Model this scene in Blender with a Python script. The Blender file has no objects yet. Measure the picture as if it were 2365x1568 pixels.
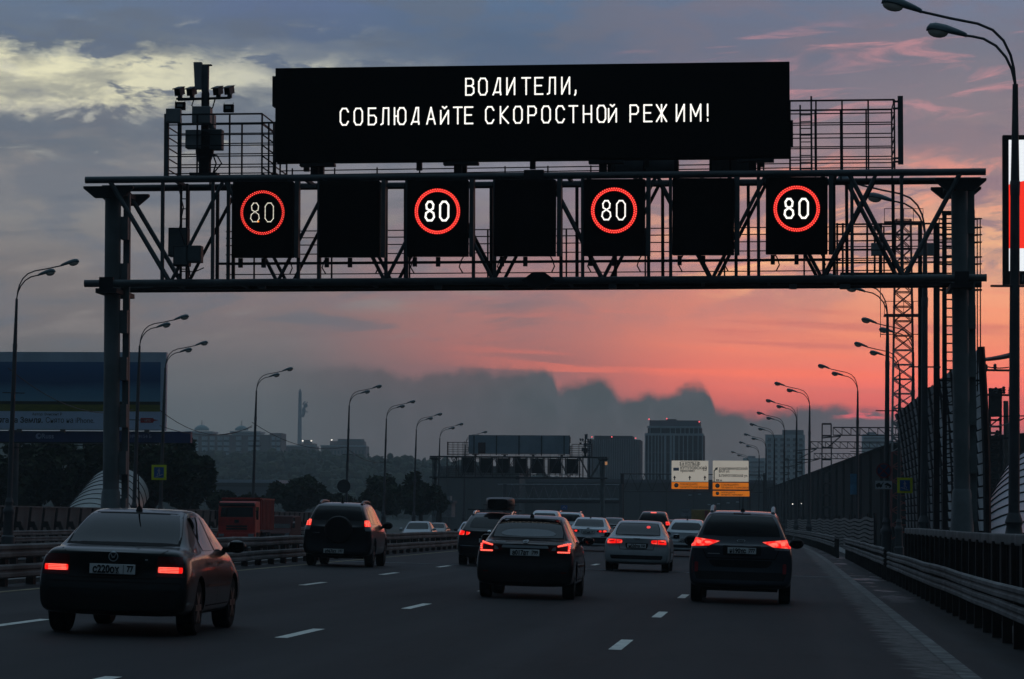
import bpy, bmesh, math, random
from mathutils import Vector, Matrix
from mathutils.bvhtree import BVHTree
random.seed(7)
scene = bpy.context.scene
col = scene.collection
R = math.radians

# ------------------------------------------------------------------ camera
# The road runs along +Y, X is to the right, Z is up; metres.
# Measures below are in pixels of a 2365 px wide view of the photograph.
F = 7200.0                       # focal length in those pixels
VPX, VPY, ROLL = 1800.0, 1205.0, 0.007
CAM = Vector((0.0, 0.0, 1.40))
_d = Vector((VPX - 1182.5, 784.0 - VPY, -F)).normalized()
_h = Vector((math.cos(ROLL), -math.sin(ROLL), 0))
_z = _h.cross(_d).normalized()
_x = _d.cross(_z).normalized()
ROT = Matrix((_x, _d, _z))       # camera axes -> world
cd = bpy.data.cameras.new('camera')
cd.sensor_width = 36.0
cd.sensor_fit = 'HORIZONTAL'
cd.lens = F / 2365.0 * 36.0
cd.clip_start = 0.5
cd.clip_end = 9000.0
cam = bpy.data.objects.new('camera', cd)
col.objects.link(cam)
cam.matrix_world = Matrix.Translation(CAM) @ ROT.to_4x4()
scene.camera = cam

def ray(px, py):
    return ROT @ Vector(((px - 1182.5) / F, -(py - 784.0) / F, -1.0))
def P(px, py, Y):                # the point seen at (px, py) that lies Y metres down the road
    r = ray(px, py)
    return CAM + r * (Y / r.y)
def X_at(px, Y):
    return P(px, 1200, Y).x
def Z_at(px, py, Y):
    return P(px, py, Y).z
def crossfall(x):                # the carriageway drains to the right
    return -0.025 * (max(-14.5, min(4.5, x)) + 4.5)
def lamp_Y(px, py, h=9.6):       # distance at which a point h above the camera is seen there
    r = ray(px, py); return h * r.y / r.z
def bend(Y):                     # gentle left-hand bend beyond 120 m
    if Y < 120: return 0.0
    if Y < 420: return -((Y - 120) ** 2) / 13000.0
    return -6.92 - (Y - 420) * 0.0462

# ------------------------------------------------------------------ view
scene.view_settings.view_transform = 'Standard'
scene.view_settings.look = 'None'
scene.view_settings.exposure = 0.0
scene.view_settings.gamma = 1.0
scene.cycles.max_bounces = 6
scene.cycles.diffuse_bounces = 3
scene.cycles.glossy_bounces = 3
scene.cycles.transmission_bounces = 4
scene.cycles.transparent_max_bounces = 12
scene.cycles.volume_bounces = 1
scene.cycles.sample_clamp_indirect = 3.0
scene.cycles.use_denoising = True

def lin(c):
    return tuple(((v / 255.0) / 12.92 if v / 255.0 < 0.04045 else ((v / 255.0 + 0.055) / 1.055) ** 2.4) for v in c[:3])

# ------------------------------------------------------------------ node helper
class N:
    """tiny expression builder for shader nodes"""
    def __init__(s, nt): s.nt = nt
    def node(s, t, **kw):
        n = s.nt.nodes.new(t)
        for k, v in kw.items(): setattr(n, k, v)
        return n
    def put(s, sock, v):
        if hasattr(v, 'is_output'): s.nt.links.new(v, sock)
        elif isinstance(v, (tuple, list)) and len(v) == 3 and sock.type == 'RGBA': sock.default_value = (*v, 1)
        else: sock.default_value = v
    def m(s, op, a, b=0.0, c=0.0, clamp=False):
        n = s.node('ShaderNodeMath', operation=op, use_clamp=clamp)
        s.put(n.inputs[0], a); s.put(n.inputs[1], b); s.put(n.inputs[2], c)
        return n.outputs[0]
    def add(s, a, b): return s.m('ADD', a, b)
    def sub(s, a, b): return s.m('SUBTRACT', a, b)
    def mul(s, a, b): return s.m('MULTIPLY', a, b)
    def step(s, v, a, b, lo=0.0, hi=1.0):
        n = s.node('ShaderNodeMapRange', interpolation_type='SMOOTHSTEP')
        s.put(n.inputs[0], v)
        if a <= b: vals = (a, b, lo, hi)
        else: vals = (b, a, hi, lo)
        for i, x in enumerate(vals): n.inputs[i + 1].default_value = x
        return n.outputs[0]
    def vec(s, x, y, z=0.0):
        n = s.node('ShaderNodeCombineXYZ')
        s.put(n.inputs[0], x); s.put(n.inputs[1], y); s.put(n.inputs[2], z)
        return n.outputs[0]
    def noise(s, v, scale, detail=4.0, rough=0.55, dist=0.0):
        n = s.node('ShaderNodeTexNoise')
        s.put(n.inputs['Vector'], v)
        n.inputs['Scale'].default_value = scale; n.inputs['Detail'].default_value = detail
        n.inputs['Roughness'].default_value = rough; n.inputs['Distortion'].default_value = dist
        return n.outputs[0]
    def ramp(s, v, pts, interp='LINEAR'):
        n = s.node('ShaderNodeValToRGB'); cr = n.color_ramp; cr.interpolation = interp
        while len(cr.elements) < len(pts): cr.elements.new(0.5)
        for e, (p, c) in zip(cr.elements, pts):
            e.position = p; e.color = (*c[:3], 1)
        s.put(n.inputs[0], v)
        return n.outputs[0]
    def mix(s, f, a, b, blend='MIX'):
        n = s.node('ShaderNodeMix', data_type='RGBA', blend_type=blend)
        s.put(n.inputs[0], f); s.put(n.inputs[6], a); s.put(n.inputs[7], b)
        return n.outputs[2]
    def curve(s, v, pts):
        n = s.node('ShaderNodeFloatCurve'); c = n.mapping.curves[0]
        while len(c.points) < len(pts): c.points.new(0.5, 0.5)
        for p, (x, y) in zip(c.points, pts): p.location = (x, y); p.handle_type = 'AUTO_CLAMPED'
        n.mapping.update(); s.put(n.inputs['Value'], v)
        return n.outputs[0]

# ------------------------------------------------------------------ sky
HAZE = 0.00026                   # density of the evening haze built at the end
world = bpy.data.worlds.new('World')
scene.world = world
world.use_nodes = True
def build_sky():
    nt = world.node_tree; nt.nodes.clear(); g = N(nt)
    tc = g.node('ShaderNodeTexCoord')
    sp = g.node('ShaderNodeSeparateXYZ'); nt.links.new(tc.outputs['Generated'], sp.inputs[0])
    x, y, z = sp.outputs
    # azimuth and elevation of the direction, in units of 1/7200 rad; the road points at azimuth 0
    azr = g.m('ARCTAN2', x, y)
    azc = g.m('MINIMUM', g.m('MAXIMUM', azr, -1.2), 1.2)
    elr = g.m('ARCSINE', z)
    U = g.add(g.mul(g.m('TANGENT', azc), F), 1800.0)
    V = g.sub(1205.0, g.mul(elr, F))
    V = g.add(V, g.mul(g.sub(U, 1800.0), ROLL))
    c = lambda *a: lin(a)
    big = g.noise(g.vec(g.mul(U, 1 / 420), g.mul(V, 1 / 130), 3.1), 1.0, 3, 0.5)
    fine = g.noise(g.vec(g.mul(U, 1 / 150), g.mul(g.add(V, g.mul(U, -0.05)), 1 / 62), 41.0), 1.0, 9, 0.64, 0.3)
    Vw = g.add(V, g.add(g.mul(g.sub(big, 0.5), 60.0), g.mul(g.mul(g.sub(fine, 0.5), 145.0), g.step(V, 520, 360))))
    t = g.mul(Vw, 1 / 1300)
    def R_(pts): return g.ramp(t, [(max(0, p / 1300), c(*q)) for p, q in pts])
    A = [R_([(0, (100, 116, 140)), (70, (104, 115, 131)), (112, (102, 112, 126)), (128, (170, 172, 160)), (150, (226, 221, 188)), (230, (224, 219, 186)), (262, (168, 167, 158)), (280, (116, 121, 128)), (335, (106, 112, 121)), (390, (134, 131, 131)), (500, (130, 128, 128)), (620, (122, 116, 115)), (750, (114, 108, 108)), (850, (98, 99, 101)), (1000, (90, 95, 98)), (1150, (80, 86, 90))]),
         R_([(0, (96, 110, 140)), (80, (94, 107, 130)), (130, (122, 129, 138)), (180, (196, 195, 178)), (212, (166, 168, 164)), (240, (110, 119, 132)), (420, (128, 126, 131)), (560, (128, 119, 121)), (700, (128, 113, 112)), (850, (104, 101, 102)), (1000, (92, 96, 98)), (1150, (80, 86, 90))]),
         R_([(0, (92, 112, 140)), (110, (88, 104, 128)), (200, (98, 108, 128)), (400, (134, 132, 141)), (500, (132, 121, 128)), (600, (158, 122, 123)), (700, (162, 117, 112)), (790, (166, 109, 103)), (850, (142, 101, 100)), (1000, (104, 94, 98)), (1150, (86, 86, 90))]),
         R_([(0, (104, 115, 138)), (120, (110, 112, 129)), (350, (141, 124, 131)), (450, (184, 138, 130)), (600, (214, 146, 130)), (700, (212, 132, 114)), (800, (232, 130, 106)), (890, (228, 113, 97)), (960, (190, 98, 95)), (1060, (110, 94, 98)), (1150, (94, 88, 92))]),
         R_([(0, (113, 121, 143)), (120, (118, 118, 132)), (300, (140, 125, 131)), (450, (196, 147, 136)), (560, (240, 178, 136)), (650, (241, 168, 130)), (780, (244, 144, 108)), (880, (240, 116, 101)), (960, (228, 102, 98)), (1060, (120, 98, 104)), (1150, (108, 96, 102))])]
    colr = A[0]
    for i, (u0, u1) in enumerate(((150, 650), (600, 1150), (1150, 1750), (1700, 2250))):
        colr = g.mix(g.step(U, u0, u1), colr, A[i + 1])
    band = lambda lo0, lo1, hi0, hi1, v=V: g.mul(g.step(v, lo0, lo1), g.step(v, hi1, hi0))
    # grey clouds drifting over the pale gap on the upper left
    n1 = g.noise(g.vec(g.mul(U, 1 / 230), g.mul(g.add(V, g.mul(U, -0.06)), 1 / 72), 7.7), 1.0, 9, 0.62, 0.35)
    m1 = g.mul(g.mul(g.step(n1, 0.515, 0.59), band(30, 100, 290, 380)), g.step(U, 1400, 700))
    colr = g.mix(g.mul(m1, 0.95), colr, g.mix(g.step(V, 60, 330), c(98, 111, 132), c(108, 112, 121)))
    n1b = g.noise(g.vec(g.mul(U, 1 / 170), g.mul(V, 1 / 60), 21.3), 1.0, 8, 0.62, 0.4)
    m1b = g.mul(g.mul(g.step(n1b, 0.55, 0.68), band(40, 90, 330, 400)), g.step(U, 1000, 450))
    colr = g.mix(g.mul(m1b, 0.6), colr, c(196, 194, 180))
    # soft mottling of the whole overcast
    n2 = g.noise(g.vec(g.mul(U, 1 / 300), g.mul(V, 1 / 95), 1.9), 1.0, 7, 0.6, 0.2)
    n7 = g.noise(g.vec(g.mul(U, 1 / 340), g.mul(g.add(V, g.mul(U, 0.05)), 1 / 58), 63.0), 1.0, 7, 0.58, 0.3)
    colr = g.mix(g.mul(g.mul(g.step(n7, 0.50, 0.66), band(280, 340, 700, 830)), g.mul(0.55, g.step(U, 1500, 1000))), colr, c(142, 134, 130))
    colr = g.mix(g.mul(g.mul(g.step(n7, 0.48, 0.34), band(380, 440, 760, 860)), g.mul(0.6, g.step(U, 1500, 1000))), colr, c(100, 104, 111))
    colr = g.mix(g.mul(g.step(n2, 0.44, 0.60), g.mul(0.6, g.step(V, 860, 480))), colr, g.mix(g.step(U, 900, 1900), c(100, 108, 121), c(124, 115, 127)))
    # pink streaks high on the right
    n3 = g.noise(g.vec(g.mul(g.add(U, g.mul(V, 1.2)), 1 / 260), g.mul(g.add(V, g.mul(U, 0.06)), 1 / 46), 12.0), 1.0, 7, 0.6, 0.7)
    m3 = g.mul(g.mul(g.step(n3, 0.52, 0.70), band(50, 95, 260, 340)), g.step(U, 1350, 1750))
    colr = g.mix(g.mul(m3, 0.75), colr, c(206, 144, 148))
    # glowing ripples behind the sign boards, lower right
    n4 = g.noise(g.vec(g.mul(g.add(U, V), 1 / 165), g.mul(g.add(V, g.mul(U, 0.08)), 1 / 50), 30.0), 1.0, 8, 0.62, 0.7)
    m4 = g.mul(g.mul(g.step(n4, 0.50, 0.66), band(330, 420, 620, 720)), g.step(U, 1250, 1800))
    colr = g.mix(g.mul(m4, 0.8), colr, g.mix(g.step(V, 400, 600), c(236, 150, 132), c(252, 186, 134)))
    m4b = g.mul(g.mul(g.step(n4, 0.50, 0.40), band(340, 420, 590, 690)), g.step(U, 1050, 1600))
    colr = g.mix(g.mul(m4b, 0.85), colr, c(144, 119, 128))
    # long smooth bars across the sunset
    n5 = g.noise(g.vec(g.mul(U, 1 / 800), g.mul(g.add(V, g.mul(U, -0.05)), 1 / 42), 5.0), 1.0, 4, 0.5, 0.2)
    m5 = g.mul(g.mul(g.step(n5, 0.52, 0.68), band(640, 720, 900, 960)), g.step(U, 800, 1700))
    colr = g.mix(g.mul(m5, 0.6), colr, c(196, 112, 104))
    m5b = g.mul(g.mul(g.step(n5, 0.46, 0.34), band(700, 760, 900, 960)), g.step(U, 900, 1500))
    colr = g.mix(g.mul(m5b, 0.5), colr, c(252, 120, 92))
    # the dark bank of cumulus low over the city
    pts = [(-400, 900), (300, 905), (560, 872), (640, 846), (720, 842), (830, 838), (900, 852), (960, 862), (1020, 850), (1110, 850), (1190, 857), (1245, 838), (1275, 848), (1284, 888), (1340, 878), (1388, 876), (1425, 905), (1466, 921), (1492, 905), (1552, 900), (1604, 880), (1640, 905), (1655, 944), (1760, 950), (1900, 936), (2020, 950), (2080, 962), (2230, 980), (2420, 1000), (3200, 1010)]
    top = g.mul(g.curve(g.mul(g.add(U, 400), 1 / 3600), [((a + 400) / 3600, (b - 800) / 300) for a, b in pts]), 300.0)
    nb = g.noise(g.vec(g.mul(U, 1 / 46), g.mul(V, 1 / 46), 2.2), 1.0, 6, 0.6, 0.4)
    vo = g.node('ShaderNodeTexVoronoi', feature='SMOOTH_F1'); vo.inputs['Scale'].default_value = 1.0; vo.inputs['Smoothness'].default_value = 0.25
    g.put(vo.inputs['Vector'], g.vec(g.add(g.mul(U, 1 / 62), g.mul(nb, 0.5)), g.mul(V, 1 / 90), 0.3))
    vo2 = g.node('ShaderNodeTexVoronoi', feature='SMOOTH_F1'); vo2.inputs['Scale'].default_value = 1.0; vo2.inputs['Smoothness'].default_value = 0.2
    g.put(vo2.inputs['Vector'], g.vec(g.add(g.mul(U, 1 / 21), nb), g.mul(V, 1 / 30), 0.7))
    lumps = g.add(g.mul(vo.outputs[0], 27.0), g.mul(vo2.outputs[0], 9.0))
    edge = g.add(g.add(g.add(top, 787.0), lumps), g.mul(g.sub(nb, 0.5), 22.0))
    d = g.sub(V, edge)
    fade = g.add(g.mul(g.step(U, 420, 900), 0.75), g.mul(g.step(U, 900, 1300), 0.25))
    bank = g.ramp(g.mul(g.sub(V, 820), 1 / 400), [(0.0, c(82, 82, 84)), (0.25, c(78, 81, 82)), (0.5, c(84, 82, 83)), (1.0, c(76, 77, 78))])
    bank = g.mix(g.step(U, 1600, 2300), bank, c(108, 97, 103))
    bank = g.mix(g.mul(g.step(lumps, 15, 30), 0.3), bank, c(98, 96, 100))
    colr = g.mix(g.mul(g.step(d, -13, 19), fade), colr, bank)
    # a last pink slit under the bank
    n6 = g.noise(g.vec(g.mul(U, 1 / 60), g.mul(V, 1 / 14), 9.0), 1.0, 4, 0.5)
    m6 = g.mul(g.mul(band(948, 958, 962, 974), g.step(n6, 0.42, 0.58)), g.mul(g.step(U, 1900, 1980), g.step(U, 2160, 2060)))
    colr = g.mix(m6, colr, c(232, 104, 108))
    # the sunset reaches further to the right of the road and dies away behind
    side = g.ramp(g.mul(elr, 1 / 1.6), [(0.0, lin((150, 110, 105))), (0.06, (0.27, 0.115, 0.08)), (0.13, (0.17, 0.11, 0.10)), (0.25, (0.11, 0.13, 0.17)), (0.5, (0.18, 0.26, 0.35)), (1.0, (0.27, 0.42, 0.56))])
    back = g.ramp(g.mul(elr, 1 / 1.6), [(0.0, (0.008, 0.012, 0.017)), (0.10, (0.016, 0.024, 0.033)), (0.30, (0.026, 0.040, 0.056)), (0.5, (0.045, 0.070, 0.096)), (0.66, (0.10, 0.16, 0.22)), (0.82, (0.24, 0.37, 0.49)), (1.0, (0.27, 0.42, 0.56))])
    upper = g.ramp(g.mul(elr, 1 / 1.6), [(0.0, (0.07, 0.09, 0.11)), (0.13, (0.12, 0.15, 0.21)), (0.3, (0.14, 0.20, 0.28)), (0.6, (0.21, 0.32, 0.43)), (1.0, (0.27, 0.42, 0.56))])
    off = g.m('ABSOLUTE', g.sub(azr, -0.08))
    sidem = g.mul(g.step(azr, 0.09, 0.30), g.step(azr, 1.55, 0.75))
    rest = g.mix(sidem, g.mix(g.step(off, 0.5, 1.7), upper, back), side)
    infront = g.mul(g.mul(g.step(azr, -0.55, -0.34), g.step(azr, 0.22, 0.11)), g.step(elr, 0.30, 0.19))
    colr = g.mix(infront, rest, colr)
    # the low haze swallows part of the glow near the horizon, so the sky behind it is stronger there
    path = g.m('MINIMUM', g.m('DIVIDE', 160.0, g.m('MAXIMUM', g.m('SINE', elr), 0.02)), 3700.0)
    tr = g.m('EXPONENT', g.mul(path, -HAZE))
    veil = g.mix(g.sub(1.0, tr), (0, 0, 0), (0.055, 0.062, 0.070))
    lift = g.mix(1.0, colr, veil, 'SUBTRACT')
    lift = g.mix(1.0, lift, g.mix(1.0, colr, (0.15, 0.15, 0.15), 'MULTIPLY'), 'LIGHTEN')
    div = g.node('ShaderNodeCombineXYZ'); [g.put(div.inputs[i], tr) for i in range(3)]
    lift = g.mix(1.0, lift, div.outputs[0], 'DIVIDE')
    colr = g.mix(g.step(elr, -0.02, 0.0), colr, lift)
    bg = g.node('ShaderNodeBackground'); g.put(bg.inputs[0], colr); bg.inputs[1].default_value = 1.0
    out = g.node('ShaderNodeOutputWorld'); nt.links.new(bg.outputs[0], out.inputs[0])
build_sky()

# the sun itself is down behind the cloud bank: only a faint warm rest of it
sd = bpy.data.lights.new('sun', 'SUN'); sd.energy = 0.02; sd.angle = R(10); sd.color = (1.0, 0.55, 0.38)
sun = bpy.data.objects.new('sun', sd); col.objects.link(sun)
sun.rotation_euler = Vector((-math.sin(R(14)), -math.cos(R(14)), -math.tan(R(3)))).to_track_quat('-Z', 'Y').to_euler()

# ------------------------------------------------------------------ mesh builder
class MB:
    def __init__(s): s.v = []; s.f = []
    def add(s, vs, fs):
        o = len(s.v); s.v += [tuple(v) for v in vs]; s.f += [tuple(i + o for i in f) for f in fs]; return s
    def quad(s, a, b, c, d): return s.add([a, b, c, d], [(0, 1, 2, 3)])
    def box(s, c, size, M=None):
        x, y, z = size[0] / 2, size[1] / 2, size[2] / 2
        vs = [Vector((i * x, j * y, k * z)) for i in (-1, 1) for j in (-1, 1) for k in (-1, 1)]
        if M is not None: vs = [M @ v for v in vs]
        c = Vector(c)
        return s.add([v + c for v in vs], [(0, 1, 3, 2), (4, 6, 7, 5), (0, 4, 5, 1), (2, 3, 7, 6), (0, 2, 6, 4), (1, 5, 7, 3)])
    def bar(s, p0, p1, w, h=None):
        p0, p1 = Vector(p0), Vector(p1); d = p1 - p0; L = d.length
        if L < 1e-6: return s
        h = w if h is None else h
        d.normalize(); up = Vector((0, 0, 1)) if abs(d.z) < 0.95 else Vector((0, 1, 0))
        a = d.cross(up).normalized(); b = a.cross(d)
        M = Matrix((a, d, b)).transposed()
        return s.box((p0 + p1) / 2, (w, L, h), M)
    def tube(s, pts, r, n=8, cap=True):
        pts = [Vector(p) for p in pts]; k = len(pts); rs = r if isinstance(r, (list, tuple)) else [r] * k
        vs = []; fs = []; prev = None
        for i, p in enumerate(pts):
            d = (pts[min(i + 1, k - 1)] - pts[max(i - 1, 0)]).normalized()
            if prev is None:
                up = Vector((0, 0, 1)) if abs(d.z) < 0.9 else Vector((0, 1, 0)); a = d.cross(up).normalized()
            else: a = (prev - d * prev.dot(d)).normalized()
            prev = a; b = d.cross(a)
            for j in range(n):
                t = 2 * math.pi * j / n
                vs.append(p + (a * math.cos(t) + b * math.sin(t)) * rs[i])
        for i in range(k - 1):
            for j in range(n):
                q = (j + 1) % n
                fs.append((i * n + j, i * n + q, (i + 1) * n + q, (i + 1) * n + j))
        if cap: fs += [tuple(range(n))[::-1], tuple((k - 1) * n + j for j in range(n))]
        return s.add(vs, fs)
    def cyl(s, p0, p1, r0, r1=None, n=12): return s.tube([p0, p1], [r0, r0 if r1 is None else r1], n)
    def lathe(s, prof, c=(0, 0, 0), n=16, M=None):
        c = Vector(c); vs = []; fs = []
        for r, z in prof:
            for j in range(n):
                t = 2 * math.pi * j / n; v = Vector((r * math.cos(t), r * math.sin(t), z))
                vs.append(c + (M @ v if M is not None else v))
        for i in range(len(prof) - 1):
            for j in range(n):
                q = (j + 1) % n; fs.append((i * n + j, i * n + q, (i + 1) * n + q, (i + 1) * n + j))
        fs += [tuple(range(n))[::-1], tuple((len(prof) - 1) * n + j for j in range(n))]
        return s.add(vs, fs)
    def prism(s, poly, ext):
        poly = [Vector(p) for p in poly]; e = Vector(ext); n = len(poly)
        return s.add(poly + [p + e for p in poly], [tuple(range(n))[::-1], tuple(range(n, 2 * n))] + [(i, (i + 1) % n, n + (i + 1) % n, n + i) for i in range(n)])
    def grid(s, fn, nu, nv):
        vs = [fn(i / nu, j / nv) for j in range(nv + 1) for i in range(nu + 1)]
        return s.add(vs, [(j * (nu + 1) + i, j * (nu + 1) + i + 1, (j + 1) * (nu + 1) + i + 1, (j + 1) * (nu + 1) + i) for j in range(nv) for i in range(nu)])
    def ell(s, c, r, M=None, n=14, m=8):
        prof = [(math.sin(math.pi * (i + 0.001) / m * 0.9995), -math.cos(math.pi * i / m)) for i in range(m + 1)]
        S = Matrix.Diagonal(Vector(r)); MM = S if M is None else M @ S
        return s.lathe(prof, c, n, MM)
    def build(s, name, mat, parent=None, smooth=False, bevel=0.0, loc=None):
        me = bpy.data.meshes.new(name); me.from_pydata([tuple(v) for v in s.v], [], s.f); me.update()
        bm = bmesh.new(); bm.from_mesh(me); bmesh.ops.recalc_face_normals(bm, faces=bm.faces[:]); bm.to_mesh(me); bm.free()
        if mat is not None: me.materials.append(mat)
        if smooth:
            me.polygons.foreach_set('use_smooth', [True] * len(me.polygons))
            me.set_sharp_from_angle(angle=R(40))
        o = bpy.data.objects.new(name, me); col.objects.link(o)
        if loc is not None: o.location = loc
        if parent is not None: o.parent = parent
        if bevel:
            b = o.modifiers.new('edge', 'BEVEL'); b.width = bevel; b.segments = 2; b.limit_method = 'ANGLE'
        return o

def tag(o, label=None, cat=None, group=None, kind=None):
    if label: o['label'] = label
    if cat: o['category'] = cat
    if group: o['group'] = group
    if kind: o['kind'] = kind
    return o
def thing(name, label, cat, loc=(0, 0, 0), rz=0.0, group=None, rot=None):
    o = bpy.data.objects.new(name, None); col.objects.link(o); o.empty_display_size = 0.3
    o.location = loc; o.rotation_euler = rot if rot else (0, 0, rz)
    return tag(o, label, cat, group)
def copy_tree(o, parent=None):
    c = o.copy(); col.objects.link(c); c.parent = parent
    for ch in [k for k in o.children]: copy_tree(ch, c)
    return c
def structure(mb, name, mat, smooth=False): return tag(mb.build(name, mat, None, smooth), kind='structure')

# ------------------------------------------------------------------ materials
MATS = {}
def mat(name, color, rough=0.6, metal=0.0, var=0.25, scale=3.0, bump=0.0, bscale=40.0, spec=0.5, coat=0.0, dirt=None, alpha=1.0):
    if name in MATS: return MATS[name]
    m = bpy.data.materials.new(name); m.use_nodes = True; nt = m.node_tree; g = N(nt)
    b = nt.nodes['Principled BSDF']
    tc = g.node('ShaderNodeTexCoord'); v = tc.outputs['Object']
    n = g.noise(v, scale, 6, 0.6)
    f = g.step(n, 0.3, 0.7)
    a = tuple(min(1, c * (1 - var)) for c in color); d = tuple(min(1, c * (1 + var)) for c in color)
    cc = g.mix(f, a, d)
    if dirt:
        n2 = g.noise(v, scale * 0.37, 8, 0.7)
        cc = g.mix(g.mul(g.step(n2, 0.55, 0.72), 0.8), cc, dirt)
    g.put(b.inputs['Base Color'], cc)
    b.inputs['Roughness'].default_value = rough; b.inputs['Metallic'].default_value = metal
    b.inputs['Specular IOR Level'].default_value = spec; b.inputs['Coat Weight'].default_value = coat
    b.inputs['Coat Roughness'].default_value = 0.06
    if var > 0: g.put(b.inputs['Roughness'], g.add(rough - 0.06, g.mul(n, 0.12)))
    if bump:
        bn = g.node('ShaderNodeBump'); bn.inputs['Strength'].default_value = bump; bn.inputs['Distance'].default_value = 0.02
        g.put(bn.inputs['Height'], g.noise(v, bscale, 5, 0.6)); g.put(b.inputs['Normal'], bn.outputs[0])
    if alpha < 1: b.inputs['Alpha'].default_value = alpha
    MATS[name] = m
    return m
def glow(name, color, strength, core=None, stripes=None):
    """something that gives off light; core: brighter paler patches inside the lens"""
    if name in MATS: return MATS[name]
    m = bpy.data.materials.new(name); m.use_nodes = True; nt = m.node_tree; g = N(nt); b = nt.nodes['Principled BSDF']
    b.inputs['Base Color'].default_value = (*[0.4 * c for c in color], 1); b.inputs['Roughness'].default_value = 0.2
    e = color
    if core:
        tc = g.node('ShaderNodeTexCoord'); v = tc.outputs['Object']
        n = g.noise(v, stripes or 9.0, 2, 0.5)
        e = g.mix(g.step(n, 0.42, 0.66), color, core)
    g.put(b.inputs['Emission Color'], e); b.inputs['Emission Strength'].default_value = strength
    MATS[name] = m
    return m

M_GALV = mat('galvanised_steel', (0.20, 0.22, 0.23), 0.5, 0.6, 0.25, 2.0, 0.15, 30, dirt=(0.08, 0.06, 0.05))
M_GREYPAINT = mat('grey_green_paint', (0.085, 0.105, 0.112), 0.55, 0.0, 0.22, 1.5, 0.1, 25, dirt=(0.05, 0.045, 0.04))
M_COLUMN = mat('column_paint', (0.17, 0.20, 0.205), 0.55, 0.0, 0.2, 1.2, 0.1, 25, dirt=(0.07, 0.06, 0.052))
M_DARKSTEEL = mat('dark_steel', (0.022, 0.025, 0.028), 0.6, 0.2, 0.3, 2.0, 0.1, 30)
M_POLE = mat('lamp_pole_paint', (0.07, 0.078, 0.085), 0.55, 0.0, 0.2, 1.2, 0.05)
M_LAMP = mat('lamp_shell_paint', (0.10, 0.16, 0.18), 0.45, 0.0, 0.12, 3.0)
M_DIFF = mat('lamp_glass', (0.75, 0.68, 0.58), 0.25, 0.0, 0.08, 4.0)
M_BLACK = mat('matt_black_housing', (0.004, 0.004, 0.005), 0.75, 0.0, 0.2, 5.0, spec=0.15)
M_CABLE = mat('black_cable', (0.012, 0.012, 0.013), 0.6)
M_RUBBER = mat('tyre_rubber', (0.012, 0.012, 0.012), 0.9, 0, 0.3, 8.0, 0.2, 60, spec=0.2)
M_BEIGEBOX = mat('pale_grey_cabinet', (0.24, 0.26, 0.27), 0.5, 0.0, 0.12, 3.0, dirt=(0.12, 0.1, 0.08))
M_CONC = mat('concrete', (0.22, 0.21, 0.2), 0.85, 0.0, 0.25, 1.2, 0.3, 18, dirt=(0.09, 0.08, 0.07))
M_RAIL = mat('dusty_guardrail_zinc', (0.15, 0.15, 0.146), 0.8, 0.0, 0.45, 0.9, 0.12, 20, dirt=(0.08, 0.07, 0.06))
M_RUST = mat('rusty_dark_steel', (0.035, 0.028, 0.025), 0.8, 0.1, 0.35, 3.0, 0.25, 25)
M_WHITE = mat('white_sheet', (0.62, 0.60, 0.56), 0.6, 0.0, 0.08, 1.0)
M_WHITEPAINT = mat('white_paint', (0.76, 0.76, 0.68), 0.7, 0, 0.2, 6.0, dirt=(0.22, 0.22, 0.21))
M_INK = mat('black_lettering', (0.012, 0.012, 0.013), 0.7)
M_LED = glow('white_led', (1.0, 0.97, 0.90), 1.15)
M_LEDDIM = glow('dim_white_led', (1.0, 0.95, 0.78), 0.9)
M_LEDRED = glow('red_led', (1.0, 0.012, 0.010), 1.3)
M_LEDCORE = glow('red_led_core', (1.0, 0.24, 0.18), 1.6)

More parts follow.
